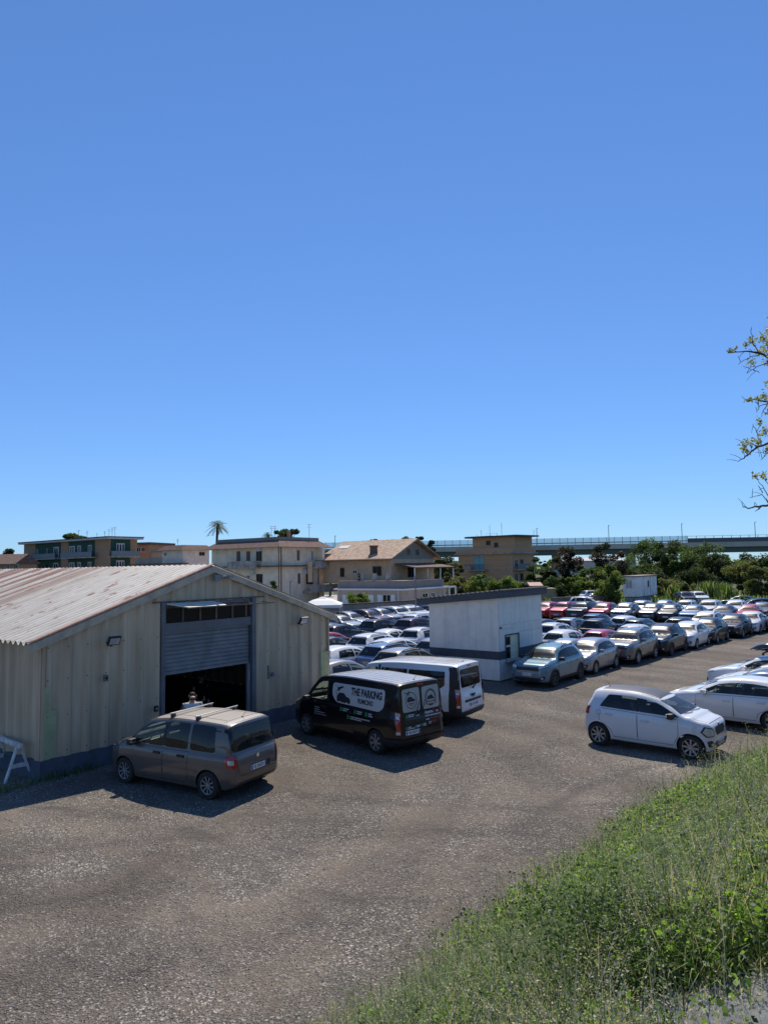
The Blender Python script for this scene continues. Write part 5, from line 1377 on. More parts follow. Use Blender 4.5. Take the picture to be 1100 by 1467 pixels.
# nobody parks inside another car: nudge the packed ones apart, the nearer, measured ones stay
def _corners(f):
    _, x, y, h, l, w_ = f[:6]; c, s_ = cos(R(h)), sin(R(h)); return [(x+c*i*l-s_*j*w_, y+s_*i*l+c*j*w_) for i, j in ((1, 1), (1, -1), (-1, -1), (-1, 1))]
def _overlap(a, b):
    A_, B_2 = _corners(a), _corners(b); best = (1e9, None)
    for f in (a, b):
        for k in (0, 90):
            ax = (cos(R(f[3]+k)), sin(R(f[3]+k)))
            pa = [p[0]*ax[0]+p[1]*ax[1] for p in A_]; pb = [p[0]*ax[0]+p[1]*ax[1] for p in B_2]
            d = min(max(pa)-min(pb), max(pb)-min(pa)); sg = 1 if sum(pa) > sum(pb) else -1
            if d < best[0]: best = (d, (ax[0]*sg, ax[1]*sg))
    return best
kc = KC+Matrix.Rotation(K_RZ, 3, 'Z') @ Vector((LX/2, LY/2, 0)); sc_ = SH_A+Matrix.Rotation(SH_RZ, 3, 'Z') @ Vector((SH_W/2, DEP/2, 0))
OBST = FOOTP+[['kiosk', kc.x, kc.y, math.degrees(K_RZ), LX/2+.3, LY/2+.3, 0, None], ['shed', sc_.x, sc_.y, math.degrees(SH_RZ), SH_W/2+.3, DEP/2+.3, 0, None]]
for it_ in range(160):
    worst = 0
    for i in range(len(OBST)):
        for j in range(i):
            a, b = OBST[i], OBST[j]
            if a[6] == 0 and b[6] == 0: continue
            if abs(a[1]-b[1])+abs(a[2]-b[2]) > 30: continue
            d, ax = _overlap(a, b)
            if d > -.03:
                worst = max(worst, d); k = (d+.05)*.5
                ma = 0 if a[6] == 0 else 1; mb_ = 0 if b[6] == 0 else 1
                if ma and mb_:
                    if a[2] > b[2]: ma, mb_ = 1.3, .5
                    else: ma, mb_ = .5, 1.3
                a[1] += ax[0]*k*ma; a[2] += ax[1]*k*ma; b[1] -= ax[0]*k*mb_; b[2] -= ax[1]*k*mb_
    if worst <= 0: break
for f in OBST:
    if f[7] is not None: f[7].location.x = f[1]; f[7].location.y = f[2]
for i in range(len(OBST)):
    for j in range(i):
        d = _overlap(OBST[i], OBST[j])[0]
        if d > .05: print('OVERLAP %.2f | %s | %s' % (d, OBST[i][0], OBST[j][0]))
print('vehicles', len(FOOTP), 'iterations', it_)
# ------------------------------------------------------------------ buildings beyond the lot
E1 = Vector((.62, .785, 0)).normalized(); E2 = Vector((-.785, .62, 0)).normalized()
class Facade:
    """a vertical wall plane; s runs along it, n points at the viewer's side"""
    def __init__(s, O, d, root):
        s.O = Vector((O[0], O[1], 0)); s.d = Vector((d[0], d[1], 0)).normalized(); s.n = Vector((s.d.y, -s.d.x, 0)); s.root = root
        if s.n.dot(-s.O) < 0: s.n = -s.n
    def px(s, u, v):
        r = ray(u, v); o = Vector((0, 0, CAM_H)); t = s.n.dot(s.O-o)/s.n.dot(r); P = o+r*t; return (P-s.O).dot(s.d), P.z
    def box(s, mb, s0, s1, z0, z1, d0, d1, mi=None):
        """block from depth d0 to d1 measured outward"""
        vs = [s.O+s.d*a+s.n*b+Vector((0, 0, c))-s.root for c in (z0, z1) for b in (d0, d1) for a in (s0, s1)]
        mb.add(vs, [(0, 2, 3, 1), (4, 5, 7, 6), (0, 1, 5, 4), (2, 6, 7, 3), (0, 4, 6, 2), (1, 3, 7, 5)], mi)
def wallmat(name, col, **k): return mat(name, col, .9, var=.16, vscale=.8, bump=.2, bscale=8, **k)
def brickmat(name, a, b_, mortar):
    m, nt_, b = nodes(name); N = nt_.nodes; L = nt_.links
    tc = N.new('ShaderNodeTexCoord'); sx = N.new('ShaderNodeSeparateXYZ'); L.new(tc.outputs['Object'], sx.inputs[0])
    ad = N.new('ShaderNodeMath'); ad.operation = 'ADD'; L.new(sx.outputs[0], ad.inputs[0]); L.new(sx.outputs[1], ad.inputs[1])
    cb = N.new('ShaderNodeCombineXYZ'); L.new(ad.outputs[0], cb.inputs[0]); L.new(sx.outputs[2], cb.inputs[1])
    br = N.new('ShaderNodeTexBrick'); br.inputs['Color1'].default_value = (*a, 1); br.inputs['Color2'].default_value = (*b_, 1); br.inputs['Mortar'].default_value = (*mortar, 1)
    br.inputs['Scale'].default_value = 1; br.inputs['Brick Width'].default_value = .26; br.inputs['Row Height'].default_value = .075; br.inputs['Mortar Size'].default_value = .008
    L.new(cb.outputs[0], br.inputs[0]); L.new(br.outputs[0], b.inputs['Base Color']); b.inputs['Roughness'].default_value = .9; return m
def tilemat(name, c1, c2, c3):
    m, nt_, b = nodes(name); N = nt_.nodes; L = nt_.links
    tc = N.new('ShaderNodeTexCoord'); v = N.new('ShaderNodeTexVoronoi'); v.inputs['Scale'].default_value = 3.2; L.new(tc.outputs['Object'], v.inputs[0])
    sp = N.new('ShaderNodeSeparateColor'); L.new(v.outputs['Color'], sp.inputs[0])
    r = N.new('ShaderNodeValToRGB'); L.new(sp.outputs[0], r.inputs[0]); e = r.color_ramp.elements; e.new(.5)
    for k, (p, c) in enumerate(((0, c1), (.5, c2), (1, c3))): e[k].position = p; e[k].color = (*c, 1)
    L.new(r.outputs[0], b.inputs['Base Color']); b.inputs['Roughness'].default_value = .9; return m
M_BRK = brickmat('tan_brick', (.42, .25, .13), (.34, .20, .105), (.36, .28, .2))
M_BRK2 = brickmat('ochre_brick', (.66, .36, .18), (.54, .29, .145), (.5, .36, .24))
M_GRNW = wallmat('dark_green_wall', (.025, .075, .058))
M_CREAMW = wallmat('cream_render', (.86, .70, .52))
M_PEACH = wallmat('peach_render', (.66, .45, .28))
M_GREYW = wallmat('mauve_grey_render', (.42, .35, .295))
M_CONC = mat('balcony_concrete', (.42, .375, .32), .9, var=.45, vscale=1.6)
M_TILE = tilemat('terracotta_tiles', (.34, .225, .15), (.46, .345, .245), (.25, .165, .115))
M_TILED = tilemat('dark_tiles', (.12, .07, .055), (.17, .10, .08), (.09, .06, .05))
M_SHUTB = mat('brown_shutter', (.19, .105, .07), .7)
M_SHUTW = mat('white_shutter', (.68, .70, .71), .6)
M_WOODW = mat('white_window_frame', (.6, .6, .58), .6)
M_RAIL = mat('balcony_rail_grey', (.17, .20, .21), .6)
M_METAL = mat('aerial_metal', (.18, .18, .18), .5, metal=.5)
M_ROOFW = mat('flat_roof_pale', (.5, .5, .5), .8, var=.2)
M_AC = mat('ac_white', (.55, .55, .53), .5)

def window(F, parent, p0, p1, pane_m=None, frame_m=None, shut=None, depth=.05, mull=1, off=0.0):
    """window from photo corners: frame set proud of the wall, pane inside it, optional closed shutter"""
    (s0, z1), (s1, z0) = F.px(*p0), F.px(*p1)
    s0, s1 = min(s0, s1), max(s0, s1); z0, z1 = min(z0, z1), max(z0, z1)
    o = empty('window', parent=parent); w_ = .07
    if shut:
        mb = MB(); F.box(mb, s0, s1, z0, z1, off, off+.06); mb.build('shutter', shut, o); return o
    mb = MB()
    for a in ((s0-w_, s0, z0-w_, z1+w_), (s1, s1+w_, z0-w_, z1+w_), (s0, s1, z1, z1+w_), (s0, s1, z0-w_, z0)): F.box(mb, *a, off, off+depth)
    for i in range(mull):
        c = s0+(s1-s0)*(i+1)/(mull+1); F.box(mb, c-.035, c+.035, z0, z1, off+.004, off+depth-.006)
    mb.build('window_frame', frame_m or M_WOODW, o)
    mb = MB(); F.box(mb, s0, s1, z0, z1, off-.02+.022, off+.016); mb.build('pane', pane_m or M_DKGL, o); return o
def aerial(parent, base, h, kind=0):
    mb = MB(); b = Vector(base); mb.cyl(b, b+Vector((0, 0, h)), .03, n=5)
    rr = random.Random(int(h*100)+kind)
    for k in range(2+kind % 2):
        z = h*(.97-.16*k); d = Vector((1, rr.uniform(-.4, .4), 0)).normalized(); ln = rr.uniform(.5, .8)*h*.22
        mb.cyl(b+Vector((0, 0, z))-d*ln, b+Vector((0, 0, z))+d*ln, .018, n=4)
        for q in (-1, -.6, -.2, .2, .6, 1):
            c = b+Vector((0, 0, z))+d*ln*q; e = Vector((-d.y, d.x, .4)).normalized()*.22*h*.22; mb.cyl(c-e, c+e, .012, n=4)
    return mb.build('aerial', M_METAL, parent)
def block(root, pts, z0, z1, m, name='wall'):
    """closed prism over a ground outline"""
    mb = MB(); n = len(pts); vs = [Vector((p[0], p[1], z))-root for z in (z0, z1) for p in pts]
    mb.add(vs, [tuple(range(n-1, -1, -1)), tuple(range(n, 2*n))]+[(i, (i+1) % n, n+(i+1) % n, n+i) for i in range(n)])
    return mb, name, m
def bld(name, label, C): 
    t = thing(name, label, 'building', C); return t, Vector(C)

bounce = MB(); P_ = [(-95, 185), (-60, 128), (-34, 108), (-16, 72), (-5.8, 66), (3, 73), (9, 80), (12, 100), (0, 125), (-30, 150), (-60, 190)]
bounce.add([(x, y, -.03) for x, y in P_], [tuple(range(len(P_)))])
tag(bounce.build('bounce_sheet', mat('pale_bounce', (.42, .38, .32), .9, var=.2, vscale=.6)), 'added pale ground sheet bouncing sunlight onto the houses', 'bounce_sheet', kind='structure')  # sheet added under the houses, pale to throw sunlight up the shaded facades
# --- green and brick apartment block, far left
C = atY(157, 770, 135); C.z = 0; t, r0 = bld('apartment_block', 'long brick and dark green apartment block with balconies and roof aerials', C)
FA = Facade(C, E2, r0); FB = Facade(C, E1, r0)
LA = FA.px(35, 780)[0]; LB = FB.px(197, 778)[0]; RZ = FA.px(157, 771)[1]-.15
mb, nm, m = block(r0, [C, C+E2*LA, C+E2*LA+E1*LB, C+E1*LB], -.2, RZ, M_BRK); mb.build('wall', m, t)
mb = MB(); FA.box(mb, -.8, LA+.8, RZ, RZ+.35, -LB-.9, .9); mb.build('roof', M_ROOFW, t)
mb = MB(); FA.box(mb, -.9, LA+.9, RZ+.352, RZ+.5, -LB-1.0, 1.0); mb.build('roof_edge', mat('roof_edge_dark', (.05, .04, .055), .8), t)
def zrow(F, u, v): return F.px(u, v)[1]
rows_ = [(773.5, 795.5), (797.5, 816)]
slabz = [FA.px(157, 797)[1], FA.px(157, 797)[1]-3.3]
segs = [(51.5, 87.8), (98.7, 136.5)]
for k, (ua, ub) in enumerate(segs):
    s0, s1 = FA.px(ub, 790)[0], FA.px(ua, 790)[0]
    mb = MB(); FA.box(mb, s0, s1, 0, RZ-.05, .0, .03); mb.build('green_panel', M_GRNW, t)
    for z in slabz:
        mb = MB(); FA.box(mb, s0-1.2 if k == 1 else s0-.2, s1+(2.6 if k == 0 else .6), z-.2, z, .031, 1.4); b = mb.build('balcony', M_CONC, t)
        mb = MB(); FA.box(mb, s0-1.2 if k == 1 else s0-.2, s1+(2.6 if k == 0 else .6), z+.05, z+1.0, 1.34, 1.4); mb.build('railing', M_RAIL, b)
s0, s1 = FB.px(158.5, 790)[0], FB.px(187, 790)[0]
mb = MB(); FB.box(mb, s0+.05, s1, 0, RZ-.05, 0, .03); mb.build('green_panel', M_GRNW, t)
for z in slabz:
    mb = MB(); FB.box(mb, s0-.5, s1+1.2, z-.2, z, .031, 1.3); b = mb.build('balcony', M_CONC, t)
    mb = MB(); FB.box(mb, s0-.5, s1+1.2, z+.05, z+1.0, 1.24, 1.3); mb.build('railing', M_RAIL, b)
for z in slabz:
    for u0, u1 in ((53, 56.5), (67, 70.5), (78, 85), (100, 108), (112, 117), (127, 132)):
        s1_, s0_ = FA.px(u0, 785)[0], FA.px(u1, 785)[0]
        o = empty('window', parent=t); mb = MB(); FA.box(mb, s0_, s1_, z+.05, z+2.35, .031, .08); mb.build('window_frame', M_WOODW if u0 not in (53, 67) else M_GRNW, o)
        mb = MB(); wd = (s1_-s0_)
        FA.box(mb, s0_+.12*wd, s0_+.46*wd, z+.2, z+2.2, .081, .09); FA.box(mb, s0_+.54*wd, s1_-.12*wd, z+.2, z+2.2, .081, .09); mb.build('pane', M_DKGL, o)
    s0_, s1_ = FB.px(167, 785)[0], FB.px(178.5, 785)[0]
    o = empty('window', parent=t); mb = MB(); FB.box(mb, s0_, s1_, z+.05, z+2.5, .031, .08); mb.build('window_frame', M_WOODW, o)
    mb = MB(); w3 = (s1_-s0_)/3
    for i in range(3): FB.box(mb, s0_+w3*i+.12, s0_+w3*(i+1)-.12, z+.3, z+2.3, .081, .09)
    mb.build('pane', M_DKGL, o)
for i, (u, h) in enumerate(((93, 2.1), (105, 1.8), (119, 1.1), (130, 1.4), (136, 1.7), (140.5, 2.0), (144.5, 2.1))):
    P = C+E2*FA.px(u, 772)[0]+E1*3; aerial(t, (P.x-r0.x, P.y-r0.y, RZ+.45), h, i)

# --- low brown-roofed house, left edge
C = atY(30, 815, 118); C.z = 0; t, r0 = bld('brown_roof_house', 'low house with brown tiled roof at the far left', C)
d = Vector((-1, .12, 0)).normalized(); F = Facade(C, d, r0)
zt = F.px(20, 807)[1]; zr = F.px(20, 793)[1]
mb = MB(); F.box(mb, 1.0, 24, -.2, zt, -6, 0); mb.build('wall', M_BRK, t)
mb = MB()
def gpt(s_, dep, z): return F.O+F.d*s_-F.n*dep+Vector((0, 0, z))-r0
mb.add([gpt(.6, -.6, zt-.1), gpt(24.5, -.6, zt-.1), gpt(24.5, 3, zr), gpt(.6, 3, zr), gpt(24.5, 6.6, zt-.1), gpt(.6, 6.6, zt-.1)], [(0, 1, 2, 3), (3, 2, 4, 5), (0, 3, 5), (1, 4, 2), (0, 5, 4, 1)])
mb.build('roof', M_TILED, t)
window(F, t, (10, 809), (14, 814)); window(F, t, (21, 809), (26, 814)); 

# --- pale low building behind the shed ridge
C = atY(262, 800, 118); C.z = 0; t, r0 = bld('pale_flat_house', 'pale pink house with tile edged flat roof behind the shed ridge', C)
F = Facade(C, E2, r0); G = Facade(C, E1, r0)
zt = F.px(262, 787)[1]; s1 = F.px(233, 790)[0]; s2 = G.px(300, 790)[0]
M_PALE = wallmat('pale_pink_render', (.78, .64, .54))
mb, nm, m = block(r0, [C, C+E2*s1, C+E2*s1+E1*s2, C+E1*s2], -.2, zt, M_PALE); mb.build('wall', m, t)
mb = MB()
for q, (a, b_) in enumerate(((-.6, zt), (.0, zt+.5))): pass
def ring4(e, z): return [C-E2*e-E1*e+Vector((0, 0, z))-r0, C+E2*(s1+e)-E1*e+Vector((0, 0, z))-r0, C+E2*(s1+e)+E1*(s2+e)+Vector((0, 0, z))-r0, C-E2*e+E1*(s2+e)+Vector((0, 0, z))-r0]
mb.add(ring4(.7, zt-.1)+ring4(-.3, zt+.75), [(0, 1, 5, 4), (1, 2, 6, 5), (2, 3, 7, 6), (3, 0, 4, 7), (4, 5, 6, 7), (3, 2, 1, 0)]); mb.build('roof', M_TILED, t)
window(F, t, (236, 792), (239, 796)); window(G, t, (286, 791.5), (293, 795.5), frame_m=M_SHUTB)
s3 = F.px(190, 800)[0]; z3 = F.px(225, 798.5)[1]
mb = MB(); F.box(mb, s1+.01, s3, -.2, z3, -8, -.5); mb.build('annex', wallmat('buff_render', (.40, .33, .25)), t)
mb = MB(); F.box(mb, -1, s3, F.px(225, 809)[1], F.px(225, 807.3)[1], -.49, .9); mb.build('eaves_canopy', M_TILED, t)
aerial(t, tuple(C+E2*(s1-1.5)+E1*2-r0+Vector((0, 0, zt+.6))), 1.3, 1)
C = atY(214, 800, 150); C.z = 0; t, r0 = bld('brown_flat_house', 'small brown flat roofed house between the long block and the pale house', C)
F = Facade(C, (-1, .25), r0); s1 = F.px(190, 790)[0]; zt = F.px(205, 780.5)[1]
mb = MB(); F.box(mb, 0, s1, -.2, zt, -9, 0); mb.build('wall', M_BRK, t); mb = MB(); F.box(mb, -.6, s1+.6, zt, zt+.5, -9.4, .6); mb.build('roof', M_TILED, t)
window(F, t, (197, 784.5), (201.5, 790)); window(F, t, (203.5, 784.5), (208, 790))
mb = MB(); F.box(mb, -8, -.01, -.2, F.px(220, 791.5)[1], -8, -.3); mb.build('annex', wallmat('buff_render', (.40, .33, .25)), t)

# --- cream three storey house
C = atY(400, 790, 92); C.z = 0; t, r0 = bld('cream_house', 'cream three storey house with tiled eaves, chimney and stained concrete balconies', C)
F = Facade(C, (-.8, .6), r0); G = Facade(C, (.6, .8), r0)
LF = F.px(303.5, 790)[0]; LG = G.px(464, 790)[0]; ZE = F.px(399, 783.5)[1]
mb, nm, m = block(r0, [C, C+F.d*LF, C+F.d*LF+G.d*LG, C+G.d*LG], -.3, ZE, M_CREAMW); mb.build('wall', m, t)
def rg(e, z): return [C-F.d*e-G.d*e+Vector((0, 0, z))-r0, C+F.d*(LF+e)-G.d*e+Vector((0, 0, z))-r0, C+F.d*(LF+e)+G.d*(LG+e)+Vector((0, 0, z))-r0, C-F.d*e+G.d*(LG+e)+Vector((0, 0, z))-r0]
mb = MB(); mb.add(rg(.9, ZE)+rg(-.5, ZE+.95), [(0, 1, 5, 4), (1, 2, 6, 5), (2, 3, 7, 6), (3, 0, 4, 7), (3, 2, 1, 0)]); mb.build('roof', M_TILED, t)
mb = MB(); q0 = rg(-.5, ZE+.8); q1 = rg(-.5, ZE+1.35); mb.add(q0+q1, [(0, 1, 5, 4), (1, 2, 6, 5), (2, 3, 7, 6), (3, 0, 4, 7), (4, 5, 6, 7)]); mb.build('parapet', wallmat('parapet_grey', (.26, .24, .21)), t)
z2 = F.px(399, 812)[1]
mb = MB(); F.box(mb, -.9, F.px(374, 812)[0], z2, z2+.18, .001, .8); F.box(mb, F.px(338, 812)[0], LF+.3, z2, z2+.18, .001, .6); mb.build('tiled_ledge', M_TILED, t)
mb = MB(); G.box(mb, 0, G.px(435, 812)[0], z2, z2+.18, .001, .7); mb.build('side_ledge', M_TILED, t)
for u0, u1, v0, v1 in ((336.5, 374, 804, 815),):
    s0, s1 = sorted((F.px(u0, 810)[0], F.px(u1, 810)[0])); zt, zb = F.px(355, v0)[1], F.px(355, v1)[1]
    mb = MB(); F.box(mb, s0, s1, zb, zb+.2, .001, 1.3); F.box(mb, s0, s1, zb+.2, zt, 1.2, 1.3); F.box(mb, s0, s0+.1, zb+.2, zt, .001, 1.2); F.box(mb, s1-.1, s1, zb+.2, zt, .001, 1.2); mb.build('balcony', M_CONC, t)
for p0, p1 in (((339.5, 790), (344.5, 804)), ((353.5, 790), (358.5, 803.5))): window(F, t, p0, p1, shut=M_SHUTB)
window(F, t, (368, 790), (375, 803.5), frame_m=M_SHUTB); window(F, t, (354, 825), (358, 830)); window(F, t, (368, 823), (376, 840), frame_m=M_SHUTB); window(F, t, (340, 823), (344, 829), frame_m=M_SHUTB)
for p0, p1 in (((425.5, 788.5), (429, 803)), ((426.5, 821.5), (430, 836))): window(G, t, p0, p1, shut=M_SHUTB)
window(G, t, (439, 821), (448, 836), frame_m=M_SHUTB); window(G, t, (446, 790), (448, 802)); window(G, t, (465, 819), (471, 835), frame_m=M_SHUTB)
sg0, sg1 = G.px(443, 810)[0], G.px(497, 812)[0]
for (ua, ub, va, vb) in ((440.5, 497, 804, 814.5), (433, 505, 837, 848)):
    s0, s1 = G.px(ua, 810)[0], G.px(ub, 810)[0]; zt, zb = G.px(455, va)[1], G.px(455, vb)[1]
    s1 = min(s1, LG+6)
    mb = MB(); G.box(mb, s0, s1, zb, zb+.2, .001-3 if False else .001, 1.5); G.box(mb, s0, s1, zb+.2, zt, 1.4, 1.5); G.box(mb, s1-.1, s1, zb+.2, zt, -3, 1.4); mb.build('balcony', M_CONC, t)
mb = MB(); G.box(mb, G.px(452, 800)[0], G.px(452, 800)[0]+.4, G.px(452, 814)[1], ZE-.02, .001, 1.3); mb.build('party_fin', M_CREAMW, t)
for F_, u in ((F, 400.5), (G, 402), (G, 455)):
    s = F_.px(u, 800)[0]
    mb = MB(); a = F_.O+F_.d*(s+.05)+F_.n*.08-r0; mb.cyl(a, a+Vector((0, 0, ZE)), .07, n=6); mb.build('downpipe', M_SHUTB, t)
for u, v in ((372, 786), (363, 819), (436, 819)):
    F_ = F if u < 400 else G; s, z = F_.px(u, v); mb = MB(); F_.box(mb, s-.45, s+.45, z-.35, z+.3, .02, .4); mb.build('air_conditioner', M_AC, t)
P = C+G.d*3.3+F.d*1.5-r0; mb = MB(); mb.box(P.x-.2, P.x+.2, P.y-.2, P.y+.2, ZE+.3, ZE+2.3); mb.build('chimney', M_BRK, t)
P = C+G.d*7+F.d*1.2-r0; aerial(t, (P.x, P.y, ZE+1), 2.3, 2)
for u in (358, 363): P = C+F.d*F.px(u, 770)[0]+G.d*4-r0; aerial(t, (P.x, P.y, ZE+1.2), 1.9, u)
P = C+F.d*6.5+F.n*1.0-r0

# --- tiled house with gable
A_ = atY(590, 790, 95); A_.z = 0; C = A_-E1*5.0; C = Vector((C.x, C.y, 0)); C = atY(560, 800, 91.5); C.z = 0
t, r0 = bld('tiled_house', 'peach house with broad terracotta roof, gable end and covered terrace', C)
G = Facade(C, (.58, .81), r0); F = Facade(C, (-.81, .58), r0)
WG = 10.4; LF = F.px(463, 800)[0]; ZE = G.px(560, 797.5)[1]; ZR = ZE+2.25; ZT = 3.15
mb = MB(); n_ = lambda f, g, z: C+F.d*f+G.d*g+Vector((0, 0, z))-r0
mb.add([n_(0, 0, ZT-.2), n_(0, WG, ZT-.2), n_(0, WG, ZE), n_(0, WG/2, ZR-.15), n_(0, 0, ZE), n_(LF, 0, ZT-.2), n_(LF, WG, ZT-.2), n_(LF, WG, ZE), n_(LF, WG/2, ZR-.15), n_(LF, 0, ZE)],
       [(0, 1, 2, 3, 4), (5, 9, 8, 7, 6), (0, 4, 9, 5), (1, 6, 7, 2), (0, 5, 6, 1)]); mb.build('wall', M_PEACH, t)
gw_ = MB(); gw_.add([n_(-.03, .1, ZE-.3), n_(-.03, WG-.1, ZE-.3), n_(-.03, WG-.1, ZE-.05), n_(-.03, WG/2, ZR-.3), n_(-.03, .1, ZE-.05)], [(0, 1, 2, 3, 4)]); gw_.build('gable_panel', wallmat('gable_grey', (.30, .27, .22)), t)
for k, g_ in enumerate((-1.0, WG+1.0)):
    mb = MB(); ze = ZE-.42
    mb.add([n_(-.8, g_, ze), n_(LF+.6, g_, ze), n_(LF+.6, WG/2, ZR), n_(-.8, WG/2, ZR), n_(-.8, g_, ze+.2), n_(LF+.6, g_, ze+.2), n_(LF+.6, WG/2, ZR+.2), n_(-.8, WG/2, ZR+.2)],
           [(0, 1, 2, 3), (4, 7, 6, 5), (0, 4, 5, 1), (0, 3, 7, 4), (1, 5, 6, 2), (2, 6, 7, 3)]); mb.build('roof', M_TILE, t)
mb = MB(); mb.tube([n_(LF+.6, -1.05, ZE-.35), n_(-.8, -1.05, ZE-.35)], .09, 6); mb.build('gutter', M_SHUTB, t)
window(G, t, (582, 786.5), (587, 795), off=.04, frame_m=M_GREYW); window(G, t, (594.5, 787), (599.5, 795.5), off=.04, frame_m=M_GREYW)
window(F, t, (534.5, 812), (546, 824), frame_m=M_SHUTB); window(F, t, (488, 814), (493, 826), frame_m=M_SHUTB); window(F, t, (506, 817.5), (511, 821)); 
window(G, t, (584, 812), (594, 826), frame_m=M_SHUTB)
mb = MB(); c_ = n_(3.4, .9, ZE+.4); mb.box(c_.x-.5, c_.x+.5, c_.y-.4, c_.y+.4, ZE, ZE+1.4); mb.box(c_.x-.6, c_.x+.6, c_.y-.5, c_.y+.5, ZE+1.4, ZE+1.55); mb.build('chimney', M_TILED, t)
mb = MB(); v_ = [n_(f, g, ZE-.42+(ZR-ZE+.42)*(g+1)/(WG/2+1)+.26) for f, g in ((9.2, 2.6), (11, 2.6), (11, 3.5), (9.2, 3.5))]; mb.add(v_, [(0, 1, 2, 3)]); mb.build('roof_light', M_AC, t)
aw_ = MB(); aw_.add([n_(-.05, .8, ZE-1.0), n_(-.05, WG+.3, ZE-1.0), n_(-3.2, WG+.3, ZE-1.55), n_(-3.2, .8, ZE-1.55), n_(-.05, .8, ZE-.85), n_(-.05, WG+.3, ZE-.85), n_(-3.2, WG+.3, ZE-1.4), n_(-3.2, .8, ZE-1.4)],
    [(0, 3, 2, 1), (4, 5, 6, 7), (0, 4, 7, 3), (1, 2, 6, 5), (2, 3, 7, 6), (0, 1, 5, 4)]); aw_.build('terrace_roof', M_TILED, t)
ps = MB()
for g_ in (.9, 4, 7.2, WG+.2): p_ = n_(-3.0, g_, ZT); ps.box(p_.x-.09, p_.x+.09, p_.y-.09, p_.y+.09, ZT, ZE-1.5)
ps.build('terrace_post', M_WOODW, t)
lc = MB()
for f in (LF-1.2, 2.4):
    pass
p_ = n_(LF-.3, -3.0, 0); lc.box(p_.x-.3, p_.x+.3, p_.y-.3, p_.y+.3, ZT, ZE-.5); lc.build('porch_column', M_PEACH, t)
# ground floor extension with white shutters
C2 = atY(576.5, 850, 86); C2.z = 0; t, r0 = bld('grey_extension', 'mauve grey single storey house with white trim, terrace roof and white shutters', C2)
F = Facade(C2, (-.81, .58), r0); G = Facade(C2, (.58, .81), r0)
LF = F.px(483, 850)[0]; LG = G.px(640, 845)[0]; z_tr = F.px(576, 843.5)[1]; z_pa = F.px(576, 832)[1]
mb, nm, m = block(r0, [C2, C2+F.d*LF, C2+F.d*LF+G.d*LG, C2+G.d*LG], -.3, z_tr-.2, M_GREYW); mb.build('wall', m, t)
mb = MB(); F.box(mb, -.35, LF+.3, z_tr-.2, z_tr, -LG-.3, .35); mb.build('white_cornice', M_SHUTW, t)
mb = MB(); F.box(mb, .0, LF, z_tr+.002, z_pa, -LG*.93, -.1); mb.build('terrace_parapet', wallmat('parapet_mauve', (.27, .235, .215)), t)
for u0, u1 in ((549, 559.5),): window(F, t, (u0, 852.5), (u1, 866), mull=1)
window(G, t, (605, 850.5), (612, 860)); window(G, t, (618, 849.5), (622, 858))
for u0, u1 in ((491, 499.5), (528, 535.5), (541, 548), (560.5, 566)):
    s0, s1 = sorted((F.px(u0, 858)[0], F.px(u1, 858)[0])); mb = MB(); F.box(mb, s0, s1, F.px(u0, 867)[1], F.px(u0, 852)[1], .01, .07); mb.build('shutter', M_SHUTW, t)
mb = MB()
for F_, s in ((F, LF-.3), (F, F.px(571, 850)[0]), (G, LG-.9)):
    a = F_.O+F_.d*s+F_.n*.08-r0; mb.cyl(a, a+Vector((0, 0, z_tr-.2)), .05, n=6)
mb.build('downpipe', M_SHUTW, t)
mb = MB(); G.box(mb, LG+.01, LG+2.2, z_tr-.25, z_tr-.05, -4, .2); G.box(mb, LG+2.0, LG+2.2, -.3, z_tr-.25, 0, .2); G.box(mb, LG+.3, LG+.5, -.3, z_tr-.25, 0, .2); mb.build('carport', M_SHUTW, t)
mb = MB()
for s in (2.5, 4.6, 6.6): F.box(mb, s, s+.5, z_pa, z_pa+.9, -1.2, -.8)
mb.build('terrace_pillar', M_CONC, t)
fl_ = MB(); rr = random.Random(5)
for i in range(60):
    s = rr.uniform(7, LF-3); z = z_pa+rr.uniform(.0, .9); a = F.O+F.d*s-F.n*rr.uniform(.5, 1)-r0+Vector((0, 0, z)); q = .18
    fl_.add([a+Vector((rr.uniform(-q, q), rr.uniform(-q, q), rr.uniform(-q, q))) for _ in range(3)], [(0, 1, 2)])
fl_.build('terrace_plants', mat('pot_leaf', (.03, .045, .015), .8), t, fix=False)

# --- brick block on the right
C = atY(733.6, 800, 130); C.z = 0; t, r0 = bld('brick_block', 'orange brick apartment block with rooftop storey, balconies and aerials', C)
F = Facade(C, (-.70, .714), r0); G = Facade(C, (.714, .70), r0)
LF = F.px(656.5, 800)[0]; LG = G.px(752, 800)[0]+3; ZE = F.px(733, 793)[1]
mb, nm, m = block(r0, [C, C+F.d*LF, C+F.d*LF+G.d*LG, C+G.d*LG], -.3, ZE, M_BRK2); mb.build('wall', m, t)
mb = MB(); F.box(mb, -.6, LF+.6, ZE, ZE+.25, -LG-.5, .6); mb.build('cornice', M_CONC, t)
mb = MB(); F.box(mb, -.3, LF+.3, ZE+.252, ZE+1.1, -LG, .3); mb.build('parapet', M_BRK2, t)
sp0 = F.px(673, 780)[0]; zp = F.px(700, 770)[1]
mb = MB(); F.box(mb, -.0, sp0, ZE+1.102, zp, -LG+.6, -.8); mb.build('rooftop_storey', M_BRK2, t)
mb = MB(); F.box(mb, -1.2, sp0+1.2, zp, zp+.28, -LG, .2); mb.build('roof', mat('roof_dark_metal', (.06, .05, .05), .5), t)
mb = MB(); F.box(mb, sp0+1, sp0-5, zp+.282, zp+.34, -4, .0); mb.build('roof_sheet', M_ROOFW, t)
FP = Facade(C-F.n*.8, F.d, r0)
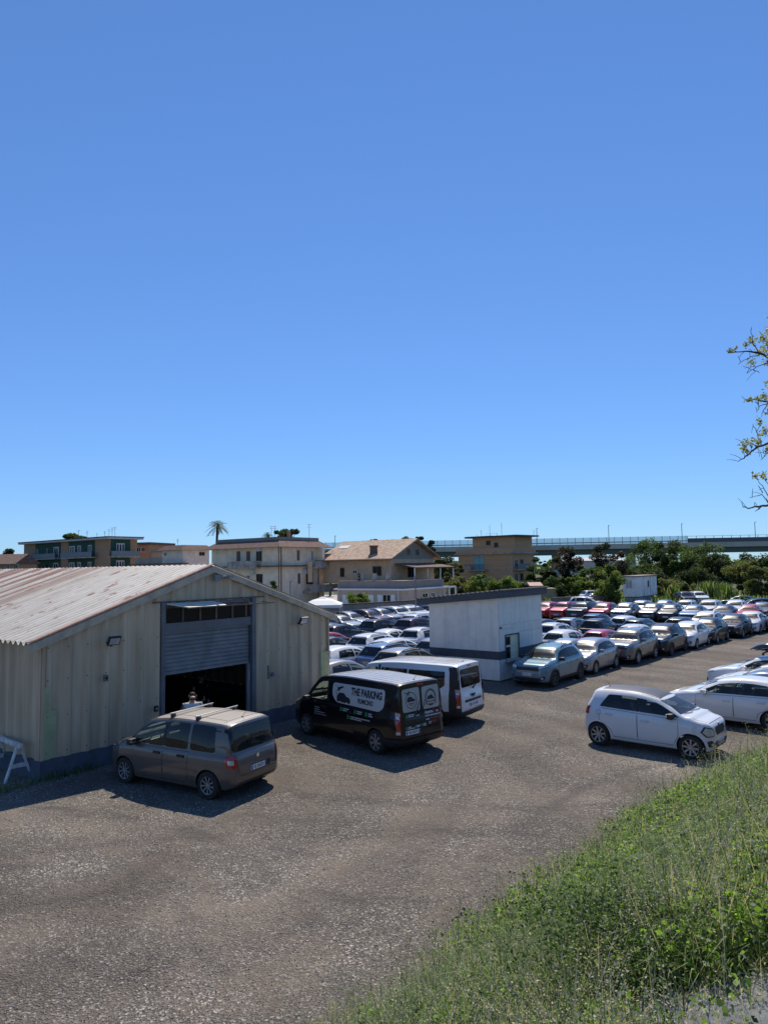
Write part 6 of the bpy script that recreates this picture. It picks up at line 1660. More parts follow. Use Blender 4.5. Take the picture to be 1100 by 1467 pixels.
window(FP, t, (696.5, 775), (702, 780.5), frame_m=M_SHUTB); window(FP, t, (708, 778), (713, 783.5), frame_m=M_SHUTB)
zs = F.px(690, 816)[1]
for z in (zs, zs-3.1):
    s0, s1 = sorted((F.px(671, 805)[0], F.px(699, 805)[0])); mb = MB(); F.box(mb, s0, s1, z-.2, z, .001, 1.3); b = mb.build('balcony', M_CONC, t)
    rl = MB(); F.box(rl, s0, s1, z+.9, z+.96, 1.2, 1.26)
    k = 0
    while s0+k*.3 < s1: F.box(rl, s0+k*.3, s0+k*.3+.04, z, z+.9, 1.21, 1.25); k += 1
    rl.build('railing', M_BLACK, b)
    a0, a1 = sorted((F.px(679.5, 805)[0], F.px(693, 805)[0])); o = empty('window', parent=t)
    mb = MB(); F.box(mb, a0, a1, z+.02, z+2.35, .001, .05); mb.build('blind', mat('aqua_blind', (.20, .42, .42), .6), o)
    mb = MB(); F.box(mb, a0, a1, z+2.36, z+2.9, .001, .12); F.box(mb, (a0+a1)/2-.05, (a0+a1)/2+.05, z+.02, z+2.35, .051, .09); mb.build('window_frame', M_CONC, o)
    mb = MB(); F.box(mb, s1-.9, s1-.2, z+.05, z+.7, .3, .7); mb.build('air_conditioner', M_AC, t)
    mb = MB(); F.box(mb, -.01, LF, z-.15, z, .001, .03); mb.build('floor_band', M_CONC, t)
    g0, g1 = G.px(735, 805)[0], G.px(752, 805)[0]; mb = MB(); G.box(mb, g0, g1, z-.2, z, .001, 1.2); b = mb.build('balcony', M_CONC, t); mb = MB(); G.box(mb, g0, g1, z+.02, z+1.0, 1.14, 1.2); mb.build('railing', M_RAIL, b)
    window(G, t, (737, 802 if z == zs else 822), (741, 812 if z == zs else 832))
    window(G, t, (745, 802 if z == zs else 822), (749, 811 if z == zs else 831), frame_m=M_SHUTB)
for i, (u, h) in enumerate(((669.5, 1.6), (675.5, 1.7), (688, 2.5), (705, 2.9), (751, 1.0))):
    P = C+F.d*F.px(u, 775)[0]-F.n*3-r0; aerial(t, (P.x, P.y, zp if u > 673 else ZE+1), h if u > 673 else h+1.5, i)
mb = MB(); F.box(mb, sp0-3, 4, zp+.75, zp+.78, -1.0, -.95)
k = 0
while 4+k*1.6 < sp0-3: F.box(mb, 4+k*1.6, 4.05+k*1.6, zp+.28, zp+.75, -1.0, -.95); k += 1
mb.build('roof_railing', M_METAL, t)

# --- white cabin on blocks
C = atY(913, 850, 84); C.z = 0; t = thing('site_cabin', 'white portable cabin on a raised base with two narrow windows', 'cabin', C); r0 = Vector(C)
F = Facade(C, (-.86, .51), r0); G = Facade(C, (.62, .785), r0)
LF = F.px(891.5, 840)[0]; LG = G.px(940.5, 840)[0]; zb, zt = F.px(913, 855)[1], F.px(913, 826.5)[1]
M_CAB = mat('cabin_white', (.86, .84, .79), .6, var=.22, vscale=1.2)
mb, nm, m = block(r0, [C, C+F.d*LF, C+F.d*LF+G.d*LG, C+G.d*LG], zb, zt, M_CAB); mb.build('wall', m, t)
mb, nm, m = block(r0, [C+F.d*.15+G.d*.2, C+F.d*(LF-.1)+G.d*.2, C+F.d*(LF-.1)+G.d*(LG-.9), C+F.d*.15+G.d*(LG-.9)], -.2, zb-.08, mat('cabin_base', (.42, .42, .43), .85)); mb.build('base', m, t)
mb, nm, m = block(r0, [C-F.d*.12-G.d*.12, C+F.d*(LF+.12)-G.d*.12, C+F.d*(LF+.12)+G.d*(LG+.12), C-F.d*.12+G.d*(LG+.12)], zt, zt+.14, mat('cabin_roof_rust', (.33, .24, .19), .8, var=.4)); mb.build('roof', m, t)
mb, nm, m = block(r0, [C-F.d*.02-G.d*.02, C+F.d*(LF+.02)-G.d*.02, C+F.d*(LF+.02)+G.d*(LG+.02), C-F.d*.02+G.d*(LG+.02)], zb-.08, zb, M_RUSTW); mb.build('floor_frame', m, t)
window(F, t, (897, 832.5), (899.5, 842)); window(F, t, (901.5, 832.5), (904, 842)); window(G, t, (926.8, 832), (929, 840.5), mull=0)
mb = MB(); G.box(mb, LG*.32, LG*.33, zb, zt, .0, .02); G.box(mb, LG*.64, LG*.65, zb, zt, .0, .02); mb.build('panel_joint', M_CONC, t)

# --- walls and small structures
def wall_run(name, label, pts, h, th, m, cap=None):
    C = Vector(pts[0]); t = thing(name, label, 'wall', C)
    mb = MB(); cp = MB()
    for a, b in zip(pts, pts[1:]):
        a, b = Vector(a), Vector(b); d = (b-a).normalized(); nn = Vector((-d.y, d.x, 0))*th/2
        for q, z0, z1, e in ((mb, -.3, h, 1), (cp, h+.002, h+.1, 1.5)):
            v = [a-nn*e, b-nn*e, b+nn*e, a+nn*e]; q.add([p-C+Vector((0, 0, z0)) for p in v]+[p-C+Vector((0, 0, z1)) for p in v], [(3, 2, 1, 0), (4, 5, 6, 7), (0, 1, 5, 4), (1, 2, 6, 5), (2, 3, 7, 6), (3, 0, 4, 7)])
    mb.build('wall', m, t)
    if cap: cp.build('coping', cap, t)
    return t
wall_run('boundary_wall', 'long low wall with dark coping behind the row facing right', [(-16, 61, 0), (-5.6, 64.6, 0), (2.0, 70.5, 0), (7.4, 76.5, 0)], 1.62, .25, wallmat('old_wall', (.22, .21, .19)), mat('dark_coping', (.07, .065, .06), .9, var=.3))
a, b = gp(778, 872), gp(862, 866.5)
wall_run('block_wall', 'rough grey brown block wall behind the red cars', [(a.x, 77.5, 0), (atY(862, 860, 80).x, 80, 0)], atY(820, 854.5, 79)[2], .25, wallmat('block_grey', (.17, .155, .14)))
C = atY(868, 860, 80.5); C.z = 0; t = thing('gate_panel', 'pale metal gate panel at the end of the block wall', 'gate', C); mb = MB(); mb.box(-.6, .6, -.04, .04, 0, atY(868, 853.5, 80.5)[2]); mb.build('panel', M_CAB, t)
mb = MB(); mb.box(-.68, -.602, -.06, .06, -.2, 1.9); mb.box(.602, .68, -.06, .06, -.2, 1.9); mb.build('post', M_METAL, t)
C = atY(784, 850, 92); C.z = 0; t = thing('yellow_shed', 'small yellowish hut with pink roof beyond the block wall', 'hut', C); zt = atY(784, 843, 92)[2]
mb = MB(); mb.box(-1.6, 1.2, 0, 3, -.2, zt); mb.build('wall', wallmat('yellow_render', (.38, .30, .17)), t)
C = atY(766, 840, 100); C.z = 0; t = thing('pink_roof_hut', 'low hut with pink tiled roof between hut roof and dark trees', 'hut', C); zt = atY(766, 838, 100)[2]
mb = MB(); mb.box(-.5, .8, 0, 3, -.2, zt-.1); mb.build('wall', M_PALE, t); mb = MB(); mb.add([(-.8, -.4, zt-.1), (1.1, -.4, zt-.1), (1.1, 1.5, zt+.35), (-.8, 1.5, zt+.35), (1.1, 3.4, zt-.1), (-.8, 3.4, zt-.1)], [(0, 1, 2, 3), (3, 2, 4, 5), (0, 3, 5), (1, 4, 2), (0, 5, 4, 1)]); mb.build('roof', mat('pink_tiles', (.45, .3, .25), .8, var=.2, vscale=3), t)
# white gazebo
C = atY(462, 868, 58); C.z = 0; t = thing('gazebo', 'white fabric gazebo canopy behind the shed eaves', 'gazebo', C); M_FAB = mat('gazebo_fabric', (.72, .72, .70), .8)
zr = atY(462, 865.5, 58)[2]; mb = MB(); N = 16; V = []
for rr_, z in ((2.0, zr-.22), (2.0, zr), (1.1, zr+.32), (.45, zr+.46), (.3, zr+.55), (.001, zr+.6)):
    for k in range(4*4):
        q = k/16*4; i = int(q); f = q-i; cs = [(-1, -1), (1, -1), (1, 1), (-1, 1)]; x0, y0 = cs[i]; x1, y1 = cs[(i+1) % 4]
        V.append(((x0+(x1-x0)*f)*rr_*.78, (y0+(y1-y0)*f)*rr_*.78, z))
mb.add(V, [(i*16+k, i*16+(k+1) % 16, (i+1)*16+(k+1) % 16, (i+1)*16+k) for i in range(5) for k in range(16)]); mb.build('canopy', M_FAB, t)
for i, (x, y) in enumerate(((-1.5, -1.5), (1.5, -1.5), (1.5, 1.5), (-1.5, 1.5))): mb = MB(); mb.cyl((x, y, 0), (x, y, zr-.1), .03, n=6); mb.build('pole', M_SHUTW, t)
# lamp posts
def post(u, v0, v1, Y, label, group=None, arm=True, base=None, name='lamp_post'):
    P = atY(u, v1, Y); top_ = atY(u, v0, Y).z; t = thing(name, label, 'street lamp', (P.x, P.y, P.z if base is None else base), 0, group); h = top_-(P.z if base is None else base)
    mb = MB(); k = Y/1018
    mb.cyl((0, 0, 0), (0, 0, h), max(.07, .5*k), max(.05, .4*k), 6); mb.build('pole', M_METAL, t)
    mb = MB(); mb.box(-.05, .9*k*2.4, -.12, .12, h-.02, h+.35*k*1.4)
    if arm == 2: mb.box(-.9*k*2.4, -.051, -.12, .12, h-.02, h+.35*k*1.4)
    mb.build('lamp_head', M_METAL, t); return t
post(416, 833, 862, 70, 'thin lamp post with square head in front of the cream house', base=0)
post(480, 768, 795, 140, 'dark lamp post standing between cream house and tiled roof', base=0)
post(595.5, 825, 866, 66, 'slim lamp post in front of the grey extension', base=0)
# ------------------------------------------------------------------ motorway viaduct
Yb = 255; zd = lambda Y: 0
pL, pR = atY(560, 790, 262), atY(1290, 774, 246)
def vz(v, u): return atY(u, v, 255).z
z_top = vz(779.5, 860); z_mid = vz(786.5, 860); z_bot = vz(794, 860)
root = thing('viaduct', 'long motorway viaduct with fence crossing the horizon at right', 'bridge', (pL.x, pL.y, 0)); r0 = Vector((pL.x, pL.y, 0))
dv = Vector((pR.x-pL.x, pR.y-pL.y, 0)); Lv = dv.length; V_ = Facade((pL.x, pL.y), dv, r0)
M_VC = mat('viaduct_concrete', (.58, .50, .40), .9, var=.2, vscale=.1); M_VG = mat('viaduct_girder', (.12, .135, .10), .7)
mb = MB(); V_.box(mb, -60, Lv+60, z_mid, z_top, -13, 0); mb.build('deck', M_VC, root)
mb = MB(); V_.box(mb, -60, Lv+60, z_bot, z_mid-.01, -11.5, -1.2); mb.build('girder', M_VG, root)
mb = MB()
for s in [V_.px(u, 800)[0] for u in (560, 700, 795, 905, 1010, 1140, 1240)]: V_.box(mb, s, s+2.2, -.3, z_bot-.01, -9, -4)
mb.build('pier', M_VC, root)
M_MESH = glassmat('wire_mesh', (.8, .85, .9), .92)
sF = V_.px(985, 780)[0]
mb = MB(); V_.box(mb, -60, sF, z_top, z_top+2.4, -.06, -.05); mb.build('fence_mesh', M_MESH, root)
ff = MB(); k = 0
while -60+k*2.75 < sF: V_.box(ff, -60+k*2.75, -59.85+k*2.75, z_top, z_top+2.5, -.2, -.07); k += 1
ff.build('fence_post', M_METAL, root)
mb = MB(); V_.box(mb, -60, sF, z_top+.45, z_top+.8, -.5, -.35); V_.box(mb, sF, Lv+60, z_top, z_top+1.5, -.5, -.3); mb.build('guard_rail', mat('guard_rail', (.12, .12, .12), .7), root)
mb = MB(); k = 0
while sF+k*3 < Lv+60: V_.box(mb, sF+k*3, sF+k*3+.12, z_top+1.5, z_top+2.2, -.5, -.3); k += 1
V_.box(mb, sF, Lv+60, z_top+2.2, z_top+2.3, -.5, -.3); mb.build('parapet_rail', M_METAL, root)
for i, (u, v0) in enumerate(((769, 757), (872, 753), (977, 750.5), (1082, 748))):
    post(u, v0, 779, 255+3, ['street lamp on the viaduct right beside the brick block', 'street lamp on the viaduct above the purple leaved tree', 'street lamp on the viaduct above the big green trees', 'street lamp on the viaduct near the right edge of the view'][i], 'street lamps on the viaduct', base=z_top)
# distant white roofs seen under the deck
C = atY(850, 806, 330); C.z = 0; t, r0 = bld('distant_warehouse', 'low pale warehouse glimpsed under the viaduct', C); zt = atY(850, 800, 330).z
mb = MB(); mb.box(-15, 13, 0, 12, -.2, zt-1); mb.build('wall', M_PALE, t); mb = MB(); mb.add([(-16, -1, zt-1), (14, -1, zt-1), (14, 6, zt+.4), (-16, 6, zt+.4), (14, 13, zt-1), (-16, 13, zt-1)], [(0, 1, 2, 3), (3, 2, 4, 5), (0, 3, 5), (1, 4, 2), (0, 5, 4, 1)]); mb.build('roof', M_ROOFW, t)
# ------------------------------------------------------------------ vegetation
def leafmat(name, col, trans=.4, rough=.6):
    if name in MATS: return MATS[name]
    m, nt_, b = nodes(name); N = nt_.nodes; L = nt_.links
    b.inputs['Base Color'].default_value = (*col, 1); b.inputs['Roughness'].default_value = rough; b.inputs['Specular IOR Level'].default_value = .4
    t = N.new('ShaderNodeBsdfTranslucent'); t.inputs[0].default_value = (min(1, col[0]*1.5), min(1, col[1]*1.6), col[2]*.8, 1)
    mx = N.new('ShaderNodeMixShader'); mx.inputs[0].default_value = trans
    out = [n for n in N if n.type == 'OUTPUT_MATERIAL'][0]
    L.new(b.outputs[0], mx.inputs[1]); L.new(t.outputs[0], mx.inputs[2]); L.new(mx.outputs[0], out.inputs[0]); return m
PAL = {
 'dark': [(.038, .056, .02), (.055, .08, .028), (.026, .038, .017)],
 'purple': [(.045, .033, .032), (.06, .045, .04), (.03, .036, .022)],
 'mid': [(.055, .09, .024), (.08, .125, .032), (.036, .06, .02)],
 'light': [(.11, .155, .035), (.15, .19, .045), (.07, .11, .028)],
 'olive': [(.11, .125, .042), (.15, .155, .055), (.075, .09, .035)],
 'grey': [(.09, .10, .055), (.16, .15, .10), (.055, .065, .035)],
}
PALM_ = {k: [leafmat('leaf_%s_%s' % (k, ('a', 'b', 'c')[i]), c, .45) for i, c in enumerate(v)] for k, v in PAL.items()}
M_BARK = mat('bark', (.06, .048, .036), .95, var=.4, vscale=6)
def leaves_np(centers, size, rg, flat=.0, mats_n=3, mi=None, aspect=.6):
    """one small leaf face per centre"""
    n = len(centers); a = rg.normal(size=(n, 3)); a /= np.linalg.norm(a, axis=1)[:, None]
    a[:, 2] *= (1-flat); b = rg.normal(size=(n, 3)); b -= a*(b*a).sum(1)[:, None]/(a*a).sum(1)[:, None]; b /= np.linalg.norm(b, axis=1)[:, None]
    a /= np.linalg.norm(a, axis=1)[:, None]
    s = size*rg.uniform(.6, 1.35, n)[:, None]
    v = np.stack([centers-a*s, centers+b*s*aspect, centers+a*s, centers-b*s*aspect], 1).reshape(-1, 3)
    if mi is None: mi = rg.integers(0, mats_n, n)
    return v, mi
def quads_mesh(name, v, mi, mats, k=4):
    me = bpy.data.meshes.new(name); n = len(v)//k
    me.vertices.add(len(v)); me.vertices.foreach_set('co', np.ascontiguousarray(v, dtype=np.float32).ravel())
    me.loops.add(len(v)); me.loops.foreach_set('vertex_index', np.arange(len(v), dtype=np.int32))
    me.polygons.add(n); me.polygons.foreach_set('loop_start', np.arange(0, len(v), k, dtype=np.int32))
    for m in mats: me.materials.append(m)
    me.polygons.foreach_set('material_index', np.asarray(mi, dtype=np.int32)); me.update(calc_edges=True); me.validate()
    return me
def crown_mesh(h, w, nclump, nleaf, leaf, pal, seed, low=.15, shape='round'):
    """clumps of leaves spread unevenly through the crown volume"""
    rg = np.random.default_rng(seed); C = []; MI = []; cen = []
    for i in range(nclump):
        for _ in range(30):
            z = rg.uniform(low, 1); q = rg.uniform(-1, 1, 2)
            if shape == 'round': lim = math.sqrt(max(.04, 1-((z-.55)/.5)**2))
            elif shape == 'cone': lim = max(.12, 1.05-z)
            elif shape == 'flat': lim = 1.0 if z > .6 else .3
            else: lim = .75+.25*sin(3.1*z)
            if q[0]**2+q[1]**2 < lim**2: break
        c = np.array([q[0]*w/2, q[1]*w/2, z*h]); cen.append(c)
        r = w*rg.uniform(.09, .2); k = int(nleaf*rg.uniform(.6, 1.4)/nclump)
        d = rg.normal(size=(k, 3)); d /= np.linalg.norm(d, axis=1)[:, None]; rad = r*rg.uniform(.35, 1.15, k)**.7
        p = c+d*rad[:, None]*np.array([1, 1, .75]); C.append(p)
        tone = rg.integers(0, 3); MI.append(np.where(rg.random(k) < .7, tone, rg.integers(0, 3, k)))
    C = np.concatenate(C); MI = np.concatenate(MI)
    v, mi = leaves_np(C, leaf, rg, .3, 3, MI)
    return v, mi, cen
CROWNS = {}
def tree(name, label, u, v_top, v_base, wpx, Y, pal, group=None, shape='round', seed=1, trunk=.3, low=.15, dens=1.0, cat='tree', z0=0):
    P = atY(u, v_base, Y); h = atY(u, v_top, Y).z-z0; w = wpx*Y/1018
    leaf = max(.10, Y/1018*1.25)
    n = int(min(9000, dens*6.0*(w*h)/(leaf*leaf)))+150
    t = thing(name, label, cat, (P.x, Y, z0), 0, group)
    v, mi, cen = crown_mesh(h, w, int(16+10*dens), n, leaf, pal, seed, low, shape)
    link('crown', quads_mesh('crown', v, mi, PALM_[pal]), t)
    mb = MB(); r = max(.06, h*.022); lean = random.Random(seed).uniform(-.04, .04)*h
    mb.tube([(0, 0, -.2), (lean*.5, 0, h*.25), (lean, 0, h*.7)], [r*1.25, r, r*.4], 7)
    for c in sorted(cen, key=lambda c: -np.hypot(c[0], c[1]))[:8]:
        z = max(h*.12, c[2]-np.hypot(c[0], c[1])*.9); mb.tube([(lean*z/h, 0, min(z, h*.6)), (c[0]*.5, c[1]*.5, (min(z, h*.6)+c[2])/2), tuple(c)], [r*.5, r*.35, r*.12], 5)
    mb.build('trunk', M_BARK, t, 60)
    return t
tree('leafy_tree', 'dark tree right of the tiled house gable', 634, 787, 850, 46, 118, 'dark', seed=3, dens=1.3)
tree('blossom_tree', 'grey green tree with pale blossom between dark tree and brick block', 651, 805, 850, 28, 112, 'grey', seed=4)
for i, (u, v, w_, pal, lb) in enumerate([(584, 767.5, 20, 'mid', 'tallest feathery tree top behind the tiled roof ridge'), (571, 770, 16, 'dark', 'dark tree top left of the tallest one behind the tiled roof'), (600, 769, 15, 'dark', 'narrow dark tree top above the gable apex'), (612, 774.5, 16, 'dark', 'dark tree top above the right gable slope'),
      (549, 773, 18, 'mid', 'low rounded tree top behind the middle of the tiled roof'), (533, 773, 16, 'mid', 'second rounded tree top along the tiled roof ridge'), (514, 776, 12, 'dark', 'small dark tree top at the left of the tiled ridge'), (473, 788, 14, 'dark', 'dark shrub top between cream house and tiled roof')]):
    tree('leafy_tree', lb, u, v, 850, w_*1.5, 128, pal, 'trees behind the tiled house', 'col', 20+i, low=.3)
for i, (u, v, w_, pal, Y, lb) in enumerate([(632, 834, 40, 'olive', 104, 'yellow green bush beside the carport of the grey extension'), (662, 829, 40, 'olive', 104, 'olive bush in front of the left corner of the brick block'), (691, 824, 44, 'light', 103, 'bright green bush under the brick block balcony'), (722, 828, 42, 'light', 103, 'green bush in front of the brick block right half'), (750, 830, 36, 'olive', 104, 'olive bush beyond the hut roof at its right end')]):
    tree('garden_bush', lb, u, v, 862, w_, Y, pal, 'bushes in front of the brick block', 'round', 40+i, low=.0, cat='bush')
for i, (u, v, vb, w_, pal, Y, sh_, lb) in enumerate([
   (765, 790, 842, 36, 'dark', 114, 'cone', 'dark conifer touching the brick block'), (790, 799, 846, 34, 'dark', 112, 'round', 'dark round tree between the conifer and the purple tree'), (812, 785, 848, 48, 'purple', 110, 'round', 'dark purplish tree in front of the viaduct'),
   (846, 813, 845, 44, 'mid', 104, 'round', 'mid green bushy tree below the viaduct gap'), (872, 780, 850, 46, 'purple', 108, 'round', 'tall purple brown tree left of the big green trees'), (873, 812, 862, 44, 'light', 80, 'round', 'bright green bush at the left side of the white cabin'),
   (798, 826, 850, 36, 'mid', 100, 'round', 'low green bush left of the parked white suv in the grass'), (826, 822, 848, 34, 'light', 99, 'round', 'light green bush behind the parked white suv in the grass'), (804, 838, 862, 16, 'dark', 92, 'round', 'small dark rounded shrub behind the block wall'),
   (908, 797, 850, 56, 'mid', 118, 'round', 'green tree directly behind the white cabin'), (934, 776, 850, 64, 'mid', 128, 'round', 'tallest big green tree left of centre in the viaduct clump'), (962, 778, 850, 62, 'dark', 130, 'round', 'big dark green tree beside the tallest one'), (990, 784, 850, 60, 'mid', 124, 'round', 'big green tree below the third viaduct lamp'),
   (1018, 782, 850, 58, 'mid', 126, 'round', 'spreading green tree hiding the viaduct right of the third lamp'), (1030, 797, 852, 50, 'dark', 120, 'round', 'dark tree right of the big green trees'), (950, 815, 852, 60, 'dark', 112, 'round', 'dark low tree under the big green trees'),
   (1000, 812, 852, 52, 'dark', 112, 'round', 'dark low tree behind the reeds'), (1063, 805, 856, 50, 'olive', 98, 'round', 'olive bush at the right behind the reeds'), (1090, 806, 860, 48, 'olive', 92, 'round', 'pale olive bush at the right edge of the lot'), (1078, 796, 850, 50, 'dark', 150, 'round', 'distant dark tree under the viaduct at right'), (1112, 800, 850, 50, 'mid', 140, 'round', 'distant tree at the right frame edge'),
   (958, 832, 862, 42, 'olive', 92, 'round', 'yellow green bush right of the white cabin'), (985, 836, 860, 26, 'olive', 93, 'round', 'small olive bush between the two sunk cars')]):
    tree('leafy_tree' if vb-v > 35 else 'field_bush', lb, u, v, vb, w_, Y, pal, 'trees and bushes before the viaduct', sh_, 60+i, low=.02 if vb-v < 45 else .08, dens=1.2, cat='tree' if vb-v > 35 else 'bush')
for i, (u, v, vb, w_, pal, Y, lb) in enumerate([(1160, 800, 852, 70, 'mid', 120, 'first big tree beyond the right frame edge'), (1240, 796, 852, 80, 'dark', 125, 'second big tree beyond the right frame edge'), (1330, 800, 852, 80, 'mid', 118, 'third big tree beyond the right frame edge'), (1150, 822, 858, 60, 'olive', 95, 'first olive bush beyond the right frame edge'), (1220, 826, 858, 60, 'olive', 98, 'second olive bush beyond the right frame edge')]):
    tree('leafy_tree', lb, u, v, vb, w_, Y, pal, 'trees and bushes before the viaduct', 'round', 130+i, low=.04, dens=.9)
tree('hedge_bush', 'round clipped yellow green bush in front of white shutters', 512, 848, 868, 33, 82, 'light', seed=91, low=.0, dens=1.6, cat='bush')
tree('garden_bush', 'dark bush showing over the shed roof before the cream house', 388, 834, 862, 26, 60, 'mid', seed=92, low=.3, cat='bush')
tree('leafy_tree', 'dark tree behind the brown roofed house at far left', 14, 789, 830, 34, 150, 'dark', seed=93)
tree('stone_pine', 'flat topped pine above the cream house chimney', 409, 760, 850, 36, 150, 'dark', shape='flat', seed=94, low=.78, dens=1.3)
tree('stone_pine', 'flat topped pine behind the long apartment block roof', 104, 768, 850, 34, 190, 'mid', shape='flat', seed=95, low=.8)
tree('stone_pine', 'small pine right of the long apartment block', 211, 782, 850, 26, 170, 'dark', shape='flat', seed=96, low=.75)
def palm(label, u, v_top, Y, rpx, seed, hidden_base=0):
    P = atY(u, v_top, Y); r = rpx*Y/1018; zt = P.z-r*.7; t = thing('palm_tree', label, 'palm', (P.x, Y, 0))
    rg = random.Random(seed); mb = MB(); mb.tube([(rg.uniform(-.1, .1)*i, 0, zt*i/4) for i in range(5)], [.3, .24, .22, .2, .22], 8); mb.build('trunk', M_BARK, t, 60)
    V = []; MI = []; n = 46
    for i in range(n):
        a = 2*pi*i/n*2.4+rg.uniform(-.2, .2); e = rg.uniform(-.35, 1.35); ln = r*rg.uniform(.8, 1.1); pts = []
        for k in range(7):
            q = k/6; pts.append(Vector((cos(a)*ln*q*cos(e), sin(a)*ln*q*cos(e), zt+ln*q*sin(e)-ln*.55*q*q)))
        for k in range(6):
            d = (pts[k+1]-pts[k]).normalized(); sd_ = d.cross(Vector((0, 0, 1)))
            sd_ = sd_.normalized() if sd_.length > .01 else Vector((1, 0, 0)); wv = ln*.21*(1-abs(k/6-.45))
            for sg in (1, -1):
                for f in (.0, .5):
                    p0 = pts[k].lerp(pts[k+1], f); p1 = pts[k].lerp(pts[k+1], f+.32); tip = p0+sd_*sg*wv+d*wv*.6-Vector((0, 0, wv*.35))
                    V += [p0, p1, tip.lerp(p1, .1), tip]; MI.append(rg.choice((0, 0, 1, 2)))
    link('crown', quads_mesh('crown', np.array([tuple(p) for p in V]), MI, PALM_['dark']), t); return t
palm('single tall palm rising above the cream house roof', 312, 740.5, 120, 18, 1)
palm('short palm tuft above the cream house roof', 383, 759.5, 135, 9, 2)
# far wooded horizon
rg = np.random.default_rng(5); C = []; 
for i in range(520):
    x = rg.uniform(-420, 420); y = rg.uniform(330, 520); h = rg.uniform(2.5, 6.5)*(.8+.4*sin(x*.03)); k = 46
    C.append(np.stack([x+rg.normal(0, 4.5, k), y+rg.normal(0, 3, k), np.abs(rg.uniform(0, h, k))], 1))
v, mi = leaves_np(np.concatenate(C), 1.5, rg, .3)
tag(link('treeline', quads_mesh('treeline', v, mi, PALM_['mid'])), 'far wooded horizon line beyond the houses and viaduct', 'trees', kind='stuff')
# rough grass and reeds beyond the lot
GR = [leafmat('blade_a', (.12, .185, .05), .5, .5), leafmat('blade_b', (.18, .23, .08), .5, .5), leafmat('blade_c', (.04, .065, .022), .4, .5), leafmat('blade_straw', (.42, .38, .27), .35), leafmat('blade_head', (.40, .36, .31), .3), leafmat('blade_bright', (.20, .33, .06), .55, .5)]
def blades(P, H, W, lean, mi, rg, curve=.5):
    """P (n,3) roots; tapering two-piece bent blades, three faces each"""
    n = len(P); a = rg.uniform(0, 2*pi, n); d = np.stack([np.cos(a), np.sin(a), np.zeros(n)], 1); s = np.stack([-np.sin(a), np.cos(a), np.zeros(n)], 1)
    up = np.array([0, 0, 1.]); L_ = lean[:, None]; H_ = H[:, None]; W_ = W[:, None]/2
    m1 = P+up*H_*.5+d*H_*L_*.3; m2 = P+up*H_*.85+d*H_*L_*.75; tp = P+up*H_*(1-.25*L_)+d*H_*L_*1.25
    q1 = np.stack([P-s*W_, P+s*W_, m1+s*W_*.85, m1-s*W_*.85], 1); q2 = np.stack([m1-s*W_*.85, m1+s*W_*.85, m2+s*W_*.5, m2-s*W_*.5], 1)
    q3 = np.stack([m2-s*W_*.5, m2+s*W_*.5, tp+s*W_*.06, tp-s*W_*.06], 1)
    return np.concatenate([q1, q2, q3], 1).reshape(-1, 3), np.repeat(mi, 3)
n = 16000; X = rg.uniform(14, 75, n); Yv = rg.uniform(82, 118, n); k = Yv > 78+.13*(X-10)*0
P = np.stack([X, Yv, np.full(n, -.06)], 1)
v, mi = blades(P, rg.uniform(.5, 1.1, n), rg.uniform(.10, .2, n), rg.uniform(.1, .6, n), rg.choice([0, 1, 2, 3], n, p=[.4, .33, .15, .12]), rg)
tag(link('tall_grass', quads_mesh('tall_grass', v, mi, GR)), 'rough tall grass of the field beyond the back row', 'grass', kind='stuff')
def reed_bed(label, u0, u1, v_top, Y, n, seed):
    rg = np.random.default_rng(seed); a, b = atY(u0, 855, Y), atY(u1, 855, Y); c = (a.x+b.x)/2; w_ = abs(b.x-a.x); h = atY((u0+u1)/2, v_top, Y).z
    t = thing('reed_clump', label, 'reeds', (c, Y, 0), 0, 'reeds at the back of the lot')
    P = np.stack([rg.normal(0, w_*.28, n), rg.normal(0, 1.0, n), np.zeros(n)], 1); H = h*rg.uniform(.5, 1.05, n)*np.exp(-(P[:, 0]/w_)**2*2)
    v, mi = blades(P, H, rg.uniform(.08, .16, n), rg.uniform(.05, .35, n), rg.choice([0, 2, 3], n, p=[.42, .46, .12]), rg)
    link('leaves', quads_mesh('reeds', v, mi, GR), t)
reed_bed('tall pale green reeds behind the rearmost cars, left clump', 1002, 1024, 829, 88, 420, 1); reed_bed('tall pale green reeds behind the rearmost cars, right clump', 1022, 1048, 831, 88, 480, 2)
reed_bed('low yellow green reeds left of the two sunk cars', 950, 974, 835, 90, 320, 3); reed_bed('reddish brown dry reeds above the old white sunk car', 985, 1003, 838, 97, 260, 4)
# ------------------------------------------------------------------ grass on the bank
def scatter_bank(n, dmin, dmax, rg, power=1.6):
    out = []
    while len(out) < n:
        # choose a distance from the camera, denser near it
        r = 2.6*(26/2.6)**(rg.random()**power if power else rg.random()); a = rg.uniform(R(-12), R(46))
        x, y = r*sin(a), r*cos(a); d = foot_dist(x, y)
        if not (dmin < d < dmax): continue
        if d < .5 and rg.random() > .45+.5*d: continue
        if in_poly(x, y, PAVE) and rg.random() > .04: continue
        if any(in_poly(x*f, y*f, PAVE) for f in (1.08, 1.18)) and rg.random() > .12: continue
        z = bank_hit(x, y)
        if z is None: continue
        out.append((x, y, max(z, .0)-.02))
    return np.array(out)
rg = np.random.default_rng(11)
n = 88000; P = scatter_bank(n, -.35, 9, rg, 1.0)
dist = np.hypot(P[:, 0], P[:, 1])
def patchy(x, y, f, ph): return .5+.25*(np.sin(x*f+ph+1.7*np.sin(y*f*.8))+np.sin(y*f*1.13-ph+1.3*np.sin(x*f*.7)))
tall = np.clip(patchy(P[:, 0], P[:, 1], 1.15, 2.1)*1.5-.3, 0, 1)
